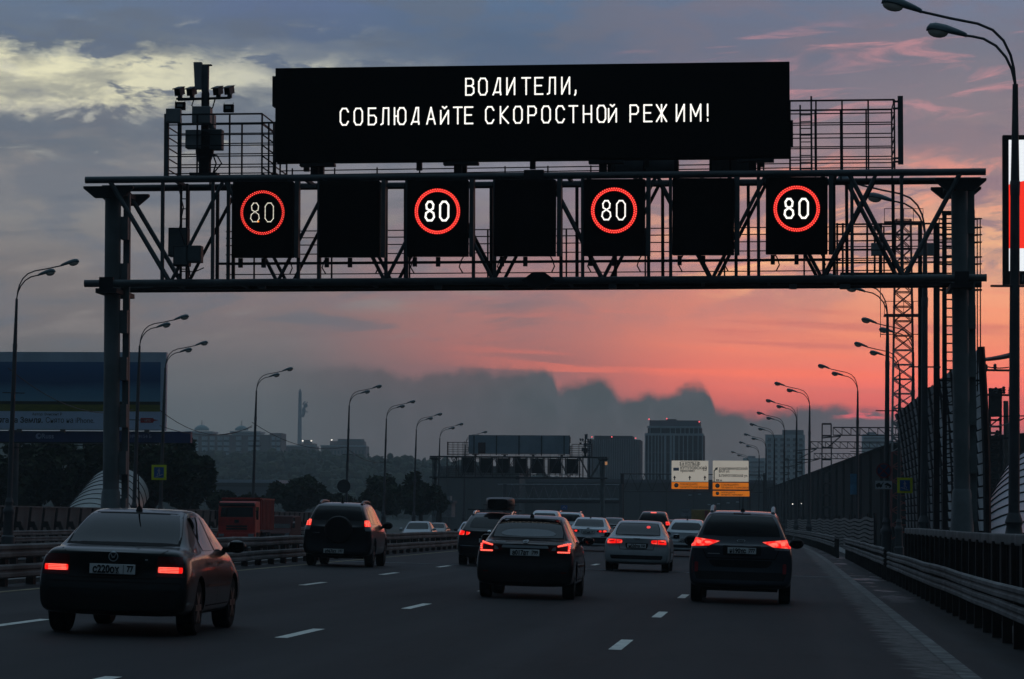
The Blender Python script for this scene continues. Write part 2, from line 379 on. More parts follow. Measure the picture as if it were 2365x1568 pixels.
# asphalt: wheel tracks, patches, seams; pale dust swept up along the right-hand line; damp shoulder
def asphalt():
    m = bpy.data.materials.new('asphalt'); m.use_nodes = True; nt = m.node_tree; g = N(nt); b = nt.nodes['Principled BSDF']
    tc = g.node('ShaderNodeTexCoord'); v = tc.outputs['Object']
    sp = g.node('ShaderNodeSeparateXYZ'); nt.links.new(v, sp.inputs[0]); x, y, _ = sp.outputs
    st = g.vec(g.mul(x, 1.0), g.mul(y, 0.06))
    n1 = g.noise(st, 1.3, 6, 0.6); n2 = g.noise(v, 0.22, 5, 0.6); n3 = g.noise(v, 60, 3, 0.7); n4 = g.noise(v, 3.0, 5, 0.7)
    base = g.mix(g.step(n1, 0.3, 0.7), (0.0095, 0.0106, 0.0115), (0.0175, 0.0190, 0.0203))
    base = g.mix(g.mul(g.step(n2, 0.45, 0.7), 0.55), base, (0.0068, 0.0075, 0.0082))
    base = g.mix(g.mul(g.step(n3, 0.5, 0.75), 0.35), base, (0.040, 0.041, 0.042))
    tw = g.m('COSINE', g.mul(g.add(x, 5.69), 6.2832 / 1.86)); n5 = g.noise(g.vec(g.mul(x, 0.4), g.mul(y, 0.02)), 1.0, 4, 0.6)
    base = g.mix(g.mul(g.mul(g.step(tw, 0.1, -0.9), g.step(n5, 0.35, 0.65)), 0.55), base, (0.034, 0.0355, 0.0370))
    base = g.mix(g.mul(g.mul(g.step(tw, 0.6, 1.0), g.step(n4, 0.45, 0.6)), 0.5), base, (0.0045, 0.0048, 0.005))
    # cracks and sealed seams
    w = g.node('ShaderNodeTexVoronoi', feature='DISTANCE_TO_EDGE'); g.put(w.inputs['Vector'], g.vec(g.add(g.mul(x, 0.5), g.mul(n4, 0.5)), g.add(g.mul(y, 0.09), g.mul(n2, 0.4)))); w.inputs['Scale'].default_value = 0.5
    base = g.mix(g.mul(g.step(w.outputs[0], 0.006, 0.0), 0.75), base, (0.010, 0.010, 0.011))
    # dust blown against the edge line
    dn = g.noise(g.vec(g.mul(x, 0.7), g.mul(y, 1.3)), 1.3, 9, 0.75)
    edge = g.add(x, g.mul(g.sub(dn, 0.5), 1.3))
    dust = g.mul(g.step(edge, 1.32, 1.50), g.step(x, 2.1, 1.8))
    dust2 = g.noise(v, 5.0, 6, 0.7)
    base = g.mix(g.mul(dust, g.step(dust2, 0.25, 0.7)), base, (0.150, 0.145, 0.137))
    # damp mud on the shoulder
    mud = g.mul(g.step(x, 1.95, 2.2), g.step(g.noise(g.vec(g.mul(x, 1.2), g.mul(y, 0.25)), 1.0, 5, 0.6), 0.40, 0.6))
    base = g.mix(mud, base, (0.018, 0.017, 0.016))
    g.put(b.inputs['Base Color'], base)
    wet = g.mul(g.step(x, 1.9, 2.1), g.step(g.noise(g.vec(g.mul(x, 0.7), g.mul(y, 0.16)), 1.4, 4, 0.55), 0.54, 0.62))
    wet = g.mul(wet, g.step(y, 55, 75))
    rough = g.sub(g.add(0.60, g.mul(n1, 0.22)), g.mul(wet, 0.34))
    g.put(b.inputs['Roughness'], rough)
    b.inputs['Specular IOR Level'].default_value = 0.18
    bn = g.node('ShaderNodeBump'); bn.inputs['Strength'].default_value = 0.35; bn.inputs['Distance'].default_value = 0.01
    g.put(bn.inputs['Height'], n3); g.put(b.inputs['Normal'], bn.outputs[0])
    return m
M_ASPHALT = asphalt()
M_EARTH = mat('dark_earth_and_grass', (0.03, 0.034, 0.022), 0.95, 0, 0.4, 0.05, 0.4, 2.0)

# ------------------------------------------------------------------ ground and carriageways
mb = MB(); mb.grid(lambda u, v: (-1700 + 2600 * u, -60 + 4300 * v, -1.3), 8, 12)
structure(mb, 'ground', M_EARTH)
YS = list(range(-20, 160, 10)) + list(range(160, 460, 15)) + list(range(460, 760, 40))
def strip(mb, x0, x1, dz, ys, w0=None, zf=crossfall, nx=1):
    xs = [x0 + (x1 - x0) * i / nx for i in range(nx + 1)]
    for a, c in zip(ys[:-1], ys[1:]):
        for p, q in zip(xs[:-1], xs[1:]):
            mb.quad(*[(x + bend(y), y, zf(x) + dz) for x, y in ((p, a), (q, a), (q, c), (p, c))])
mb = MB(); strip(mb, -14.5, 4.4, 0, YS, nx=4); structure(mb, 'road', M_ASPHALT)
mb = MB()                                              # embankment body under the road
for a, c in zip(YS[:-1], YS[1:]):
    for (x0, z0, x1, z1) in ((4.4, crossfall(4.4) - 0.004, 5.6, -1.4), (-14.5, crossfall(-14.5) - 0.004, -14.9, -0.4)):
        mb.quad((x0 + bend(a), a, z0), (x1 + bend(a), a, z1), (x1 + bend(c), c, z1), (x0 + bend(c), c, z0))
structure(mb, 'embankment', M_CONC)
OPP = -0.55
mb = MB(); strip(mb, -40.5, -14.9, 0, YS, zf=lambda x: -0.12 + 0.02 * (x + 15), nx=2); structure(mb, 'opposite_road', M_ASPHALT)
mb = MB()
for X0 in (-1.86, -5.69, -9.14):
    k = -3
    while 35.5 + 12 * k < 420:
        y0 = 35.5 + 12 * k; k += 1
        for s_ in range(2):
            a, c = y0 + s_ * 1.5, y0 + (s_ + 1) * 1.5
            mb.quad(*[(x + bend(y), y, crossfall(x) + 0.005) for x, y in ((X0 - .075, a), (X0 + .075, a), (X0 + .075, c), (X0 - .075, c))])
structure(mb, 'lane_marking', M_WHITEPAINT)
mb = MB()
strip(mb, 1.83, 2.03, 0.005, YS); structure(mb, 'edge_line', mat('worn_white_edge_line', (0.135, 0.135, 0.128), 0.85, 0, 0.6, 2.6, dirt=(0.03, 0.03, 0.029)))
mb = MB(); strip(mb, -12.42, -12.27, 0.005, YS)
structure(mb, 'yellow_edge_line', mat('worn_yellow_line', (0.22, 0.18, 0.10), 0.8, 0, 0.4, 3.0))
mb = MB()
for Yj, x0, x1 in ((29.8, 2.1, 3.2), (88.0, -13.0, 2.6)):         # expansion joint with a thin worn steel edge
    mb.box(((x0 + x1) / 2, Yj, crossfall((x0 + x1) / 2) + 0.006), (x1 - x0, 0.16, 0.006), Matrix.Rotation(math.atan(0.025), 3, 'Y'))
structure(mb, 'expansion_joint', mat('worn_joint_steel', (0.42, 0.44, 0.45), 0.6, 0.1))
mb = MB()                                              # kerb along the shoulder
for a, c in zip(YS[:-1], YS[1:]):
    b0, b1 = bend(a), bend(c); zc = crossfall(3.2)
    for (xa, za, xb, zb) in ((3.1, zc + 0.004, 3.1, zc + 0.14), (3.1, zc + 0.14, 3.9, zc + 0.14)):
        mb.quad((xa + b0, a, za), (xb + b0, a, zb), (xb + b1, c, zb), (xa + b1, c, za))
structure(mb, 'kerb', M_CONC)
mb = MB()                                              # raised median
for a, c in zip(YS[:-1], YS[1:]):
    b0, b1 = bend(a), bend(c)
    for (xa, za, xb, zb) in ((-13.4, 0.21, -13.4, 0.30), (-13.4, 0.30, -15.6, 0.30), (-15.6, 0.30, -15.6, -0.6)):
        mb.quad((xa + b0, a, za), (xb + b0, a, zb), (xb + b1, c, zb), (xa + b1, c, za))
structure(mb, 'median_strip', M_CONC)

# ------------------------------------------------------------------ lettering in strokes (LED boards)
GL = {
 'В': [[(0, 0), (0, 10)], [(0, 10), (4, 10), (5.4, 9), (5.4, 6.6), (4, 5.5), (0, 5.5)], [(4, 5.5), (5.8, 4.2), (5.8, 1.4), (4, 0), (0, 0)]],
 'О': [[(1.4, 0), (4.6, 0), (6, 2), (6, 8), (4.6, 10), (1.4, 10), (0, 8), (0, 2), (1.4, 0)]],
 'Д': [[(0, 0), (0.8, 1.4), (5.4, 1.4), (5.6, 0)], [(1, 1.6), (3.6, 10), (5.2, 10), (5.2, 1.6)]],
 'И': [[(0, 10), (0, 0), (5.6, 10), (5.6, 0)]],
 'Т': [[(0, 10), (6, 10)], [(3, 10), (3, 0)]],
 'Е': [[(5.6, 10), (0, 10), (0, 0), (5.6, 0)], [(0, 5.2), (4.6, 5.2)]],
 'Л': [[(0, 0), (1.3, 0.6), (1.7, 10), (5.6, 10), (5.6, 0)]],
 ',': [[(0.6, 2), (0.6, 0.4), (0, -0.8)]],
 'С': [[(5.8, 8), (4.4, 10), (1.5, 10), (0, 8), (0, 2), (1.5, 0), (4.4, 0), (5.8, 2)]],
 'Б': [[(5.2, 10), (0, 10), (0, 0), (4, 0), (5.6, 1.4), (5.6, 4.2), (4.2, 5.6), (0, 5.6)]],
 'Ю': [[(0, 0), (0, 10)], [(0, 5), (2.6, 5)], [(4.0, 0), (6.8, 0), (8.3, 2), (8.3, 8), (6.8, 10), (4.0, 10), (2.6, 8), (2.6, 2), (4.0, 0)]],
 'А': [[(0, 0), (3, 10), (6, 0)], [(1.2, 3), (4.8, 3)]],
 'Й': [[(0, 8), (0, 0), (5.6, 8), (5.6, 0)], [(1.4, 10.4), (2.8, 9.4), (4.2, 10.4)]],
 'К': [[(0, 0), (0, 10)], [(5.4, 10), (0.4, 5), (5.8, 0)]],
 'Р': [[(0, 0), (0, 10), (4.4, 10), (5.8, 8.6), (5.8, 6), (4.4, 4.6), (0, 4.6)]],
 'Н': [[(0, 0), (0, 10)], [(5.8, 0), (5.8, 10)], [(0, 5), (5.8, 5)]],
 'Ж': [[(3.6, 0), (3.6, 10)], [(0, 10), (3.6, 5), (0, 0)], [(7.2, 10), (3.6, 5), (7.2, 0)]],
 'М': [[(0, 0), (0, 10), (3.6, 3), (7.2, 10), (7.2, 0)]],
 '!': [[(0.6, 10), (0.6, 3.2)], [(0.6, 1), (0.6, 0)]],
 '8': [[(3, 5.3), (1, 6.3), (0.7, 8.4), (2, 10), (4, 10), (5.3, 8.4), (5, 6.3), (3, 5.3), (0.6, 3.9), (0.2, 1.8), (1.6, 0), (4.4, 0), (5.8, 1.8), (5.4, 3.9), (3, 5.3)]],
 '0': [[(2, 0), (4.2, 0), (5.8, 1.8), (5.8, 8.2), (4.2, 10), (2, 10), (0.4, 8.2), (0.4, 1.8), (2, 0)]],
}
def led_dots(mb, x, z, y, ch, h, r, pitch):
    """a letter set in round LED dots on the plane y, facing -Y"""
    k = h / 10.0; kx = k * 0.82
    for st in GL[ch]:
        for (a, b), (c, d) in zip(st[:-1], st[1:]):
            L = math.hypot((c - a) * kx, (d - b) * k); n = max(1, round(L / pitch))
            for i in range(n + 1):
                t = i / n; cx, cz = x + (a + (c - a) * t) * kx, z + (b + (d - b) * t) * k
                mb.add([(cx + r * math.cos(q * math.pi / 3), y, cz + r * math.sin(q * math.pi / 3)) for q in range(6)], [tuple(range(6))])

_fonts = {}
def text_mb(s, size, loc, align='LEFT', rot=(R(90), 0, 0), squeeze=1.0, name='lettering', m=None, parent=None, bold=0.0):
    """flat lettering as a mesh; faces -Y unless rotated"""
    cu = bpy.data.curves.new('t', 'FONT'); cu.body = s; cu.size = size; cu.align_x = align; cu.offset = bold; cu.extrude = 0.002
    cu.resolution_u = 3
    o = bpy.data.objects.new('t', cu); col.objects.link(o)
    bpy.context.view_layer.update()
    dg = bpy.context.evaluated_depsgraph_get()
    me = bpy.data.meshes.new_from_object(o.evaluated_get(dg)); bpy.data.objects.remove(o)
    Mx = Matrix.Translation(loc) @ Matrix.Rotation(rot[2], 4, 'Z') @ Matrix.Rotation(rot[0], 4, 'X') @ Matrix.Diagonal((squeeze, 1, 1, 1))
    me.transform(Mx); me.materials.clear(); me.materials.append(m)
    r = bpy.data.objects.new(name, me); col.objects.link(r)
    if parent is not None: r.parent = parent
    return r

# ------------------------------------------------------------------ the sign gantry over the road
GX, GY = -5.12, 66.0          # middle of the span, distance
S = 109.0                      # px of the photo per metre at this distance
def gx(px): return P(px, 500, GY).x - GX
def gz(py): return P(1242, py, GY).z
def build_gantry():
    g = thing('sign_gantry', 'grey steel truss gantry spanning the near carriageway, carrying the lit message board', 'gantry', (GX + .05, GY, 0), rot=(0, R(-0.39), 0))
    zt, zb, D = gz(406), gz(648), 1.7
    # columns of tube and batten plates, resting on sleeves
    for sx in (-1, 1):
        x = P(257, 800, GY + .55).x - GX if sx < 0 else P(2217, 900, GY + .55).x - GX
        mb = MB(); mb.tube([(x, 0.55, -0.6), (x, 0.55, 8.55)], 0.175, 20); mb.build('column', M_COLUMN, g, True)
        mb = MB(); mb.lathe([(0.30, -0.6), (0.27, 0.8), (0.20, 2.0), (0.18, 2.06)], (x, 0.55, 0), 20); mb.build('base_sleeve', M_COLUMN, g, True)
        mb = MB()
        mb.box((x + 0.26, 0.80, 4.0), (0.14, 0.12, 9.0))
        for k in range(8): mb.box((x + 0.25, 0.66, 0.6 + 1.02 * k), (0.15, 0.2, 0.5))
        mb.build('batten_column', M_COLUMN, g)
        mb = MB()
        for yy in (0.0, D):
            mb.prism([(x - 0.54, yy + 0.02, zt - 0.13), (x + 0.54, yy + 0.02, zt - 0.13), (x + 0.54, yy + 0.02, zt - 0.18), (x + 0.30, yy + 0.02, zt - 0.38), (x - 0.30, yy + 0.02, zt - 0.38), (x - 0.54, yy + 0.02, zt - 0.18)], (0, 0.16, 0))
        mb.box((x, 0.85, zt - 0.24), (0.6, 1.4, 0.1)); mb.build('bearing_bracket', M_DARKSTEEL, g)
        mb = MB(); mb.box((x, 0.85, zb - 0.16), (0.46, 1.9, 0.10)); mb.box((x, -0.06, zb), (0.3, 0.1, 0.26)); mb.build('bearing_bracket', M_DARKSTEEL, g)
    for yy in (0.0, D):
        for z, r in ((zt, 0.075), (zb, 0.08)):
            mb = MB(); mb.tube([(gx(197), yy, z), (gx(2278), yy, z)], r, 14); mb.build('chord', M_GREYPAINT if yy == 0 else M_DARKSTEEL, g, True)
    mb = MB(); mb.box((0, 0.3, zb + 0.02), (17.2, 0.22, 0.12)); mb.box((0, D - 0.25, zb + 0.02), (17.2, 0.2, 0.12)); mb.build('cable_trough', M_DARKSTEEL, g)
    # web members
    nodes = [-7.95 + 1.163 * k for k in range(14)]
    for yy, rr in ((0.0, 0.040), (D, 0.038)):
        for k, (a, b) in enumerate(zip(nodes[:-1], nodes[1:])):
            za, zc = (zb, zt) if k % 2 == 0 else (zt, zb)
            mb = MB(); mb.tube([(a, yy, za), (b, yy, zc)], rr, 8); mb.build('diagonal_brace', M_GREYPAINT if yy == 0 else M_DARKSTEEL, g, True)
        mb = MB(); mb.tube([(gx(255), yy, zt - 0.05), (-7.95, yy, zb)], 0.052, 8); mb.build('diagonal_brace', M_GREYPAINT, g, True)
        mb = MB(); mb.tube([(8.9, yy, zt - 0.05), (7.72, yy, zb)], 0.052, 8); mb.build('diagonal_brace', M_GREYPAINT, g, True)
        mb = MB(); mb.tube([(6.6, yy, zt - 0.05), (7.72, yy, zb)], 0.05, 8); mb.build('diagonal_brace', M_GREYPAINT, g, True)
    fr = [376, 492, 528] + [606 + 202 * k + 84 for k in range(7)] + [606 + 203 * k - 72 for k in range(1, 7)] + [1968, 2083]
    re_ = [400, 470, 508] + [606 + 203 * k + 106 for k in range(7)] + [1412, 1960, 2070]
    for px, yy in [(p, 0.0) for p in fr] + [(p, D) for p in re_]:
        for yy in (yy,):
            mb = MB(); mb.box((gx(px), yy, (zt + zb) / 2), (0.07, 0.08, zt - zb)); mb.build('upright', M_GREYPAINT if yy == 0 else M_DARKSTEEL, g)
    mb = MB()
    for k in range(12): mb.bar((-7.9 + k * 1.42, 0, zt), (-7.9 + k * 1.42, D, zt), 0.07)
    for k in range(12): mb.bar((-7.9 + k * 1.42, 0, zb), (-7.9 + k * 1.42, D, zb), 0.07)
    mb.build('cross_member', M_DARKSTEEL, g)
    mb = MB(); mb.box((-0.1, 0.05, zt), (0.42, 0.3, 0.24), Matrix.Rotation(R(0), 3, 'Y')); mb.build('splice_clamp', M_DARKSTEEL, g); mb = MB(); mb.prism([(-0.36, -0.1, zb), (-0.12, -0.1, zb + 0.18), (0.12, -0.1, zb + 0.18), (0.36, -0.1, zb), (0.12, -0.1, zb - 0.18), (-0.12, -0.1, zb - 0.18)], (0, 0.25, 0)); mb.build('splice_clamp', M_DARKSTEEL, g)
    for k in range(6): mb = MB(); mb.box((gx(606 + 203 * k + 102), -0.05, gz(426)), (0.42, 0.06, 0.06)); mb.build('link_bar', M_GREYPAINT, g)
    # walkway railing along the back of the truss
    mb = MB()
    for z in (zb + 0.30, zb + 0.52, zb + 0.74, zb + 0.94, zb + 1.1, zb + 1.25): mb.bar((gx(492), D - 0.1, z), (7.6, D - 0.1, z), 0.022)
    for k in range(9): mb.bar((-6.4 + 1.72 * k, D - 0.1, zb), (-6.4 + 1.72 * k, D - 0.1, zb + 1.25), 0.035)
    mb.build('walkway_railing', M_DARKSTEEL, g)
    mb = MB(); mb.box((0.4, D / 2 + 0.15, zb + 0.07), (14.6, 0.9, 0.04)); mb.build('walkway_deck', M_DARKSTEEL, g)
    # cages of railing on top, left and right of the message board
    def cage(x0, x1, zs, name):
        mb = MB()
        for yy in (0.1, D - 0.05):
            for z in zs: mb.bar((x0, yy, z), (x1, yy, z), 0.035 if z == zs[-1] else 0.022)
            n = max(2, round((x1 - x0) / 0.62))
            for k in range(n + 1): mb.bar((x0 + (x1 - x0) * k / n, yy, zt), (x0 + (x1 - x0) * k / n, yy, zs[-1]), 0.035)
        for z in zs:
            for xx in (x0, x1): mb.bar((xx, 0.1, z), (xx, D - 0.05, z), 0.022)
        mb.build(name, M_DARKSTEEL, g)
    cage(gx(378), gx(603), [gz(y) for y in (392, 378, 352, 327, 302, 278, 254)], 'top_railing')
    cage(gx(603), gx(634), [gz(y) for y in (392, 378, 352, 327, 302, 275)], 'top_railing')
    cage(gx(1826), gx(2068), [gz(y) for y in (382, 374, 348, 324, 294, 268, 238)], 'top_railing')
    mb = MB(); mb.box((gx(382), 0.1, gz(325)), (0.10, 0.08, gz(252) - gz(398))); mb.box((gx(410), 0.2, gz(330)), (0.08, 0.07, gz(262) - gz(398))); mb.build('railing_post', M_GREYPAINT, g)
    mb = MB(); mb.box((gx(2082), 0.1, gz(308)), (0.11, 0.12, gz(232) - gz(388)))
    for y in (242, 258, 372, 380): mb.box((gx(2073), 0.1, gz(y)), (0.16, 0.04, 0.04))
    mb.build('railing_post', M_GREYPAINT, g)
    mb = MB()
    for k in range(12): mb.bar((gx(660) + k * 0.93, 0.9, zt), (gx(660) + k * 0.93, 0.9, gz(372)), 0.03)
    mb.bar((gx(634), 0.9, gz(388)), (gx(1826), 0.9, gz(382)), 0.022); mb.bar((gx(634), 0.9, gz(378)), (gx(1826), 0.9, gz(372)), 0.022)
    mb.build('top_railing', M_DARKSTEEL, g)
    # ladder leaning at the right cage
    mb = MB()
    xa, xb = gx(1850), gx(1876)
    mb.bar((xa, 0.5, zt), (xa, 0.5, gz(242)), 0.035); mb.bar((xb, 0.5, zt), (xb, 0.5, gz(222)), 0.04)
    for k in range(9): mb.bar((xa, 0.5, zt + 0.15 + 0.145 * k), (xb, 0.5, zt + 0.15 + 0.145 * k), 0.02)
    mb.build('ladder', M_GREYPAINT, g)
    # caged ladder in the truss bays beside the boards
    mb = MB()
    for px in (400, 414): mb.bar((gx(px), 0.9, zb), (gx(px), 0.9, zt), 0.05)
    for k in range(9): mb.bar((gx(400), 0.9, zb + 0.22 * k + 0.15), (gx(414), 0.9, zb + 0.22 * k + 0.15), 0.022)
    mb.build('ladder', M_DARKSTEEL, g)
    # mounting rails of the lane signs and loose cable loops
    mb = MB(); mb.box((gx(1215), -0.12, gz(605)), (gx(1960) - gx(520), 0.05, 0.05)); mb.build('mounting_rail', M_DARKSTEEL, g)
    mb = MB()
    for px in (668, 756, 866, 960, 1072, 1160, 1272, 1368, 1482, 1578, 1684, 1790, 1896):
        x = gx(px); s_ = random.choice((-1, 1)); mb = MB()
        mb.tube([(x, -0.08, gz(592)), (x + 0.05 * s_, -0.12, gz(602)), (x + 0.09 * s_, -0.1, gz(616)), (x + 0.02 * s_, -0.02, gz(630))], 0.014, 6); mb.build('cable', M_CABLE, g, True)
    mb = MB(); x0 = gx(415); mb.tube([(x0 - 0.1, 0.2, zt), (x0 + 0.05, 0.18, gz(470)), (x0 - 0.02, 0.1, gz(520)), (x0 + 0.15, 0.12, gz(575)), (x0 + 0.2, 0.2, gz(630))], 0.013, 6)
    mb.build('cable', M_CABLE, g, True); mb = MB(); mb.tube([(gx(470), 0.1, gz(612)), (gx(450), 0.05, gz(622)), (gx(420), 0.1, gz(620)), (gx(405), 0.2, gz(632))], 0.014, 6)
    mb.build('cable', M_CABLE, g, True)
    return g
gantry_a = build_gantry()

# message board
def build_board():
    b = thing('message_board', 'long black variable message board with white Russian warning text on top of the near gantry', 'message board', (GX + .09, GY, 0), rot=(0, R(-0.42), 0))
    x0, x1, z0, z1 = gx(632), gx(1822), gz(368), gz(150)
    mb = MB(); mb.box(((x0 + x1) / 2, 0.18, (z0 + z1) / 2), (x1 - x0, 0.46, z1 - z0)); mb.build('housing', M_BLACK, b, bevel=0.012)
    mb = MB(); mb.box(((x0 + x1) / 2, 0.44, (z0 + z1) / 2), (x1 - x0 - 0.04, 0.06, z1 - z0 - 0.04)); mb.build('back_panel', mat('board_back_paint', (0.36, 0.44, 0.50), 0.55, 0, 0.12, 0.6), b)
    mb = MB()
    for k in range(5): mb.box((x0 + 0.6 + k * (x1 - x0 - 1.2) / 4, 0.52, (z0 + z1) / 2 - 0.1), (0.12, 0.12, z1 - z0 + 0.1)); mb.build('back_rib', M_GREYPAINT, b); mb = MB()
    mb = MB(); mb.box((x1 - 1.45, 0.49, z0 + 0.62), (0.8, 0.05, 1.2)); mb.build('service_door', mat('door_red_oxide', (0.08, 0.05, 0.05), 0.7), b)
    mb = MB(); mb.box((x0 - 0.03, 0.1, z1 - 0.5), (0.07, 0.3, 0.65)); mb.build('junction_box', M_BLACK, b); mb = MB(); mb.box((x1 + 0.03, 0.1, z0 + 0.5), (0.07, 0.3, 0.55)); mb.build('junction_box', M_BLACK, b)
    for px in (720, 1052, 1388, 1735):
        mb = MB(); mb.box((gx(px), 0.25, gz(388)), (0.16, 0.3, 0.28)); mb.box((gx(px) + 0.13, 0.4, gz(386)), (0.08, 0.2, 0.26)); mb.box((gx(px) + 0.08, 0.1, gz(375)), (0.75, 0.3, 0.06)); mb.build('mounting_foot', M_DARKSTEEL, b)
    mb = MB()
    tilt = 0.0
    line1 = [('В', 1073), ('О', 1103), ('Д', 1136), ('И', 1168), ('Т', 1203), ('Е', 1233), ('Л', 1262), ('И', 1295), (',', 1325)]
    for ch, px in line1: led_dots(mb, gx(px), gz(218), -0.056, ch, 0.352, 0.0195, 0.027)
    l2 = 'СОБЛЮДАЙТЕ СКОРОСТНОЙ РЕЖИМ!'
    xs = [783, 815, 848, 877, 908, 947, 983, 1015, 1045, 1071, 0, 1119, 1153, 1184, 1217, 1249, 1282, 1312, 1345, 1377, 1403, 0, 1453, 1485, 1514, 1560, 1593, 1630]
    for ch, px in zip(l2, xs):
        if ch != ' ': led_dots(mb, gx(px), gz(284), -0.056, ch, 0.352, 0.0195, 0.027)
    mb.build('lettering', M_LED, b)
    return b
board_a = build_board()
# a separate pair of drive cabinets under the board
for px, w, lab in ((1485, 1.45, 'wide grey equipment cabinet under the message board, right of its middle'), (1685, 0.9, 'narrow grey equipment cabinet under the message board near its right end')):
    t = thing('equipment_cabinet', lab, 'cabinet', (GX + gx(px), GY + 0.9, gz(378) + 0.02), group='cabinets under the message board')
    mb = MB(); mb.box((0, 0, -0.02), (w, 0.5, 0.36)); mb.build('body', M_DARKSTEEL, t, bevel=0.01)
    mb = MB(); mb.box((w * 0.23, -0.255, -0.02), (w * 0.42, 0.012, 0.28)); mb.box((-w * 0.23, -0.255, -0.02), (w * 0.42, 0.012, 0.28)); mb.build('door', M_GREYPAINT, t)

# lane signs: four lit with 80, three dark between them
def lane_sign(px, py, lit, label, dim=0):
    t = thing('speed_limit_sign' if lit else 'lane_signal', label, 'lane sign', (P(px, py, GY - .38).x, GY - 0.35, P(px, py, GY - .38).z), group='lane signs hanging in the near gantry')
    mb = MB(); mb.box((0, 0.12, 0), (1.30, 0.28, 1.62)); mb.build('housing', M_BLACK, t, bevel=0.01)
    mb = MB(); mb.box((0.72, 0.16, 0.02), (0.09, 0.2, 1.66)); mb.build('side_bracket', M_GREYPAINT, t)
    for hx, hz_, hh in ((0, -.92, .2), (-.5, -.92, .2), (.55, .84, .1), (-.55, .84, .1)): mb = MB(); mb.box((hx, 0.2, hz_), (0.09, 0.09, hh)); mb.build('hanger', M_DARKSTEEL, t)
    if lit:
        c = (0.0, 0.14)
        ring = MB(); dots = MB()
        for rr, n, off in ((0.432, 58, 0), (0.470, 58, .5)) if dim != 1 else ((0.463, 58, 0), (0.432, 58, .5)):
            for i in range(n):
                a = 2 * math.pi * (i + off) / n; cx, cz = c[0] + rr * math.cos(a), c[1] + rr * math.sin(a)
                for m_, r_, y_ in ((ring, 0.0215 if dim != 1 else 0.016, -0.026), (dots, 0.0095 if dim != 1 else 0.007, -0.029)):
                    m_.add([(cx + r_ * math.cos(q * math.pi / 3), y_, cz + r_ * math.sin(q * math.pi / 3)) for q in range(6)], [tuple(range(6))])
        ring.build('red_ring', M_LEDRED, t); dots.build('ring_led', M_LEDCORE, t)
        mb = MB(); r_, p_ = ((0.012, 0.028), (0.024, 0.026), (0.018, 0.026))[dim - 1]
        led_dots(mb, -0.26, -0.055, -0.03, '8', 0.40, r_, p_); mb.build('numeral', M_LEDDIM if dim == 1 else M_LED, t)
        mb = MB(); led_dots(mb, 0.045, -0.055, -0.03, '0', 0.40, r_, p_); mb.build('numeral', M_LEDDIM if dim == 1 else M_LED, t)
        if dim == 1:
            mb = MB(); mb.ell((-0.09, -0.03, -0.05), (0.022, 0.006, 0.016)); mb.build('stray_led', glow('orange_led', (1.0, 0.25, 0.03), 1.6), t)
    return t
lane_sign(606, 506, True, 'leftmost lit speed limit sign, its 80 in thin dotted numerals inside a thin red ring', 1)
lane_sign(806, 505, False, 'dark unlit lane signal between the leftmost and second lit 80 signs')
lane_sign(1010, 503, True, 'second lit 80 sign from the left, bold numerals and bright red ring under ВОДИТЕЛИ', 2)
lane_sign(1212, 502, False, 'dark unlit lane signal at the middle of the gantry, between two lit 80 signs')
lane_sign(1418, 501, True, 'third lit 80 sign from the left, the 8 with a broken left side', 3)
lane_sign(1624, 499, False, 'dark unlit lane signal between the third and rightmost lit 80 signs')
lane_sign(1840, 497, True, 'rightmost lit 80 sign, bold numerals and the brightest red ring', 2)

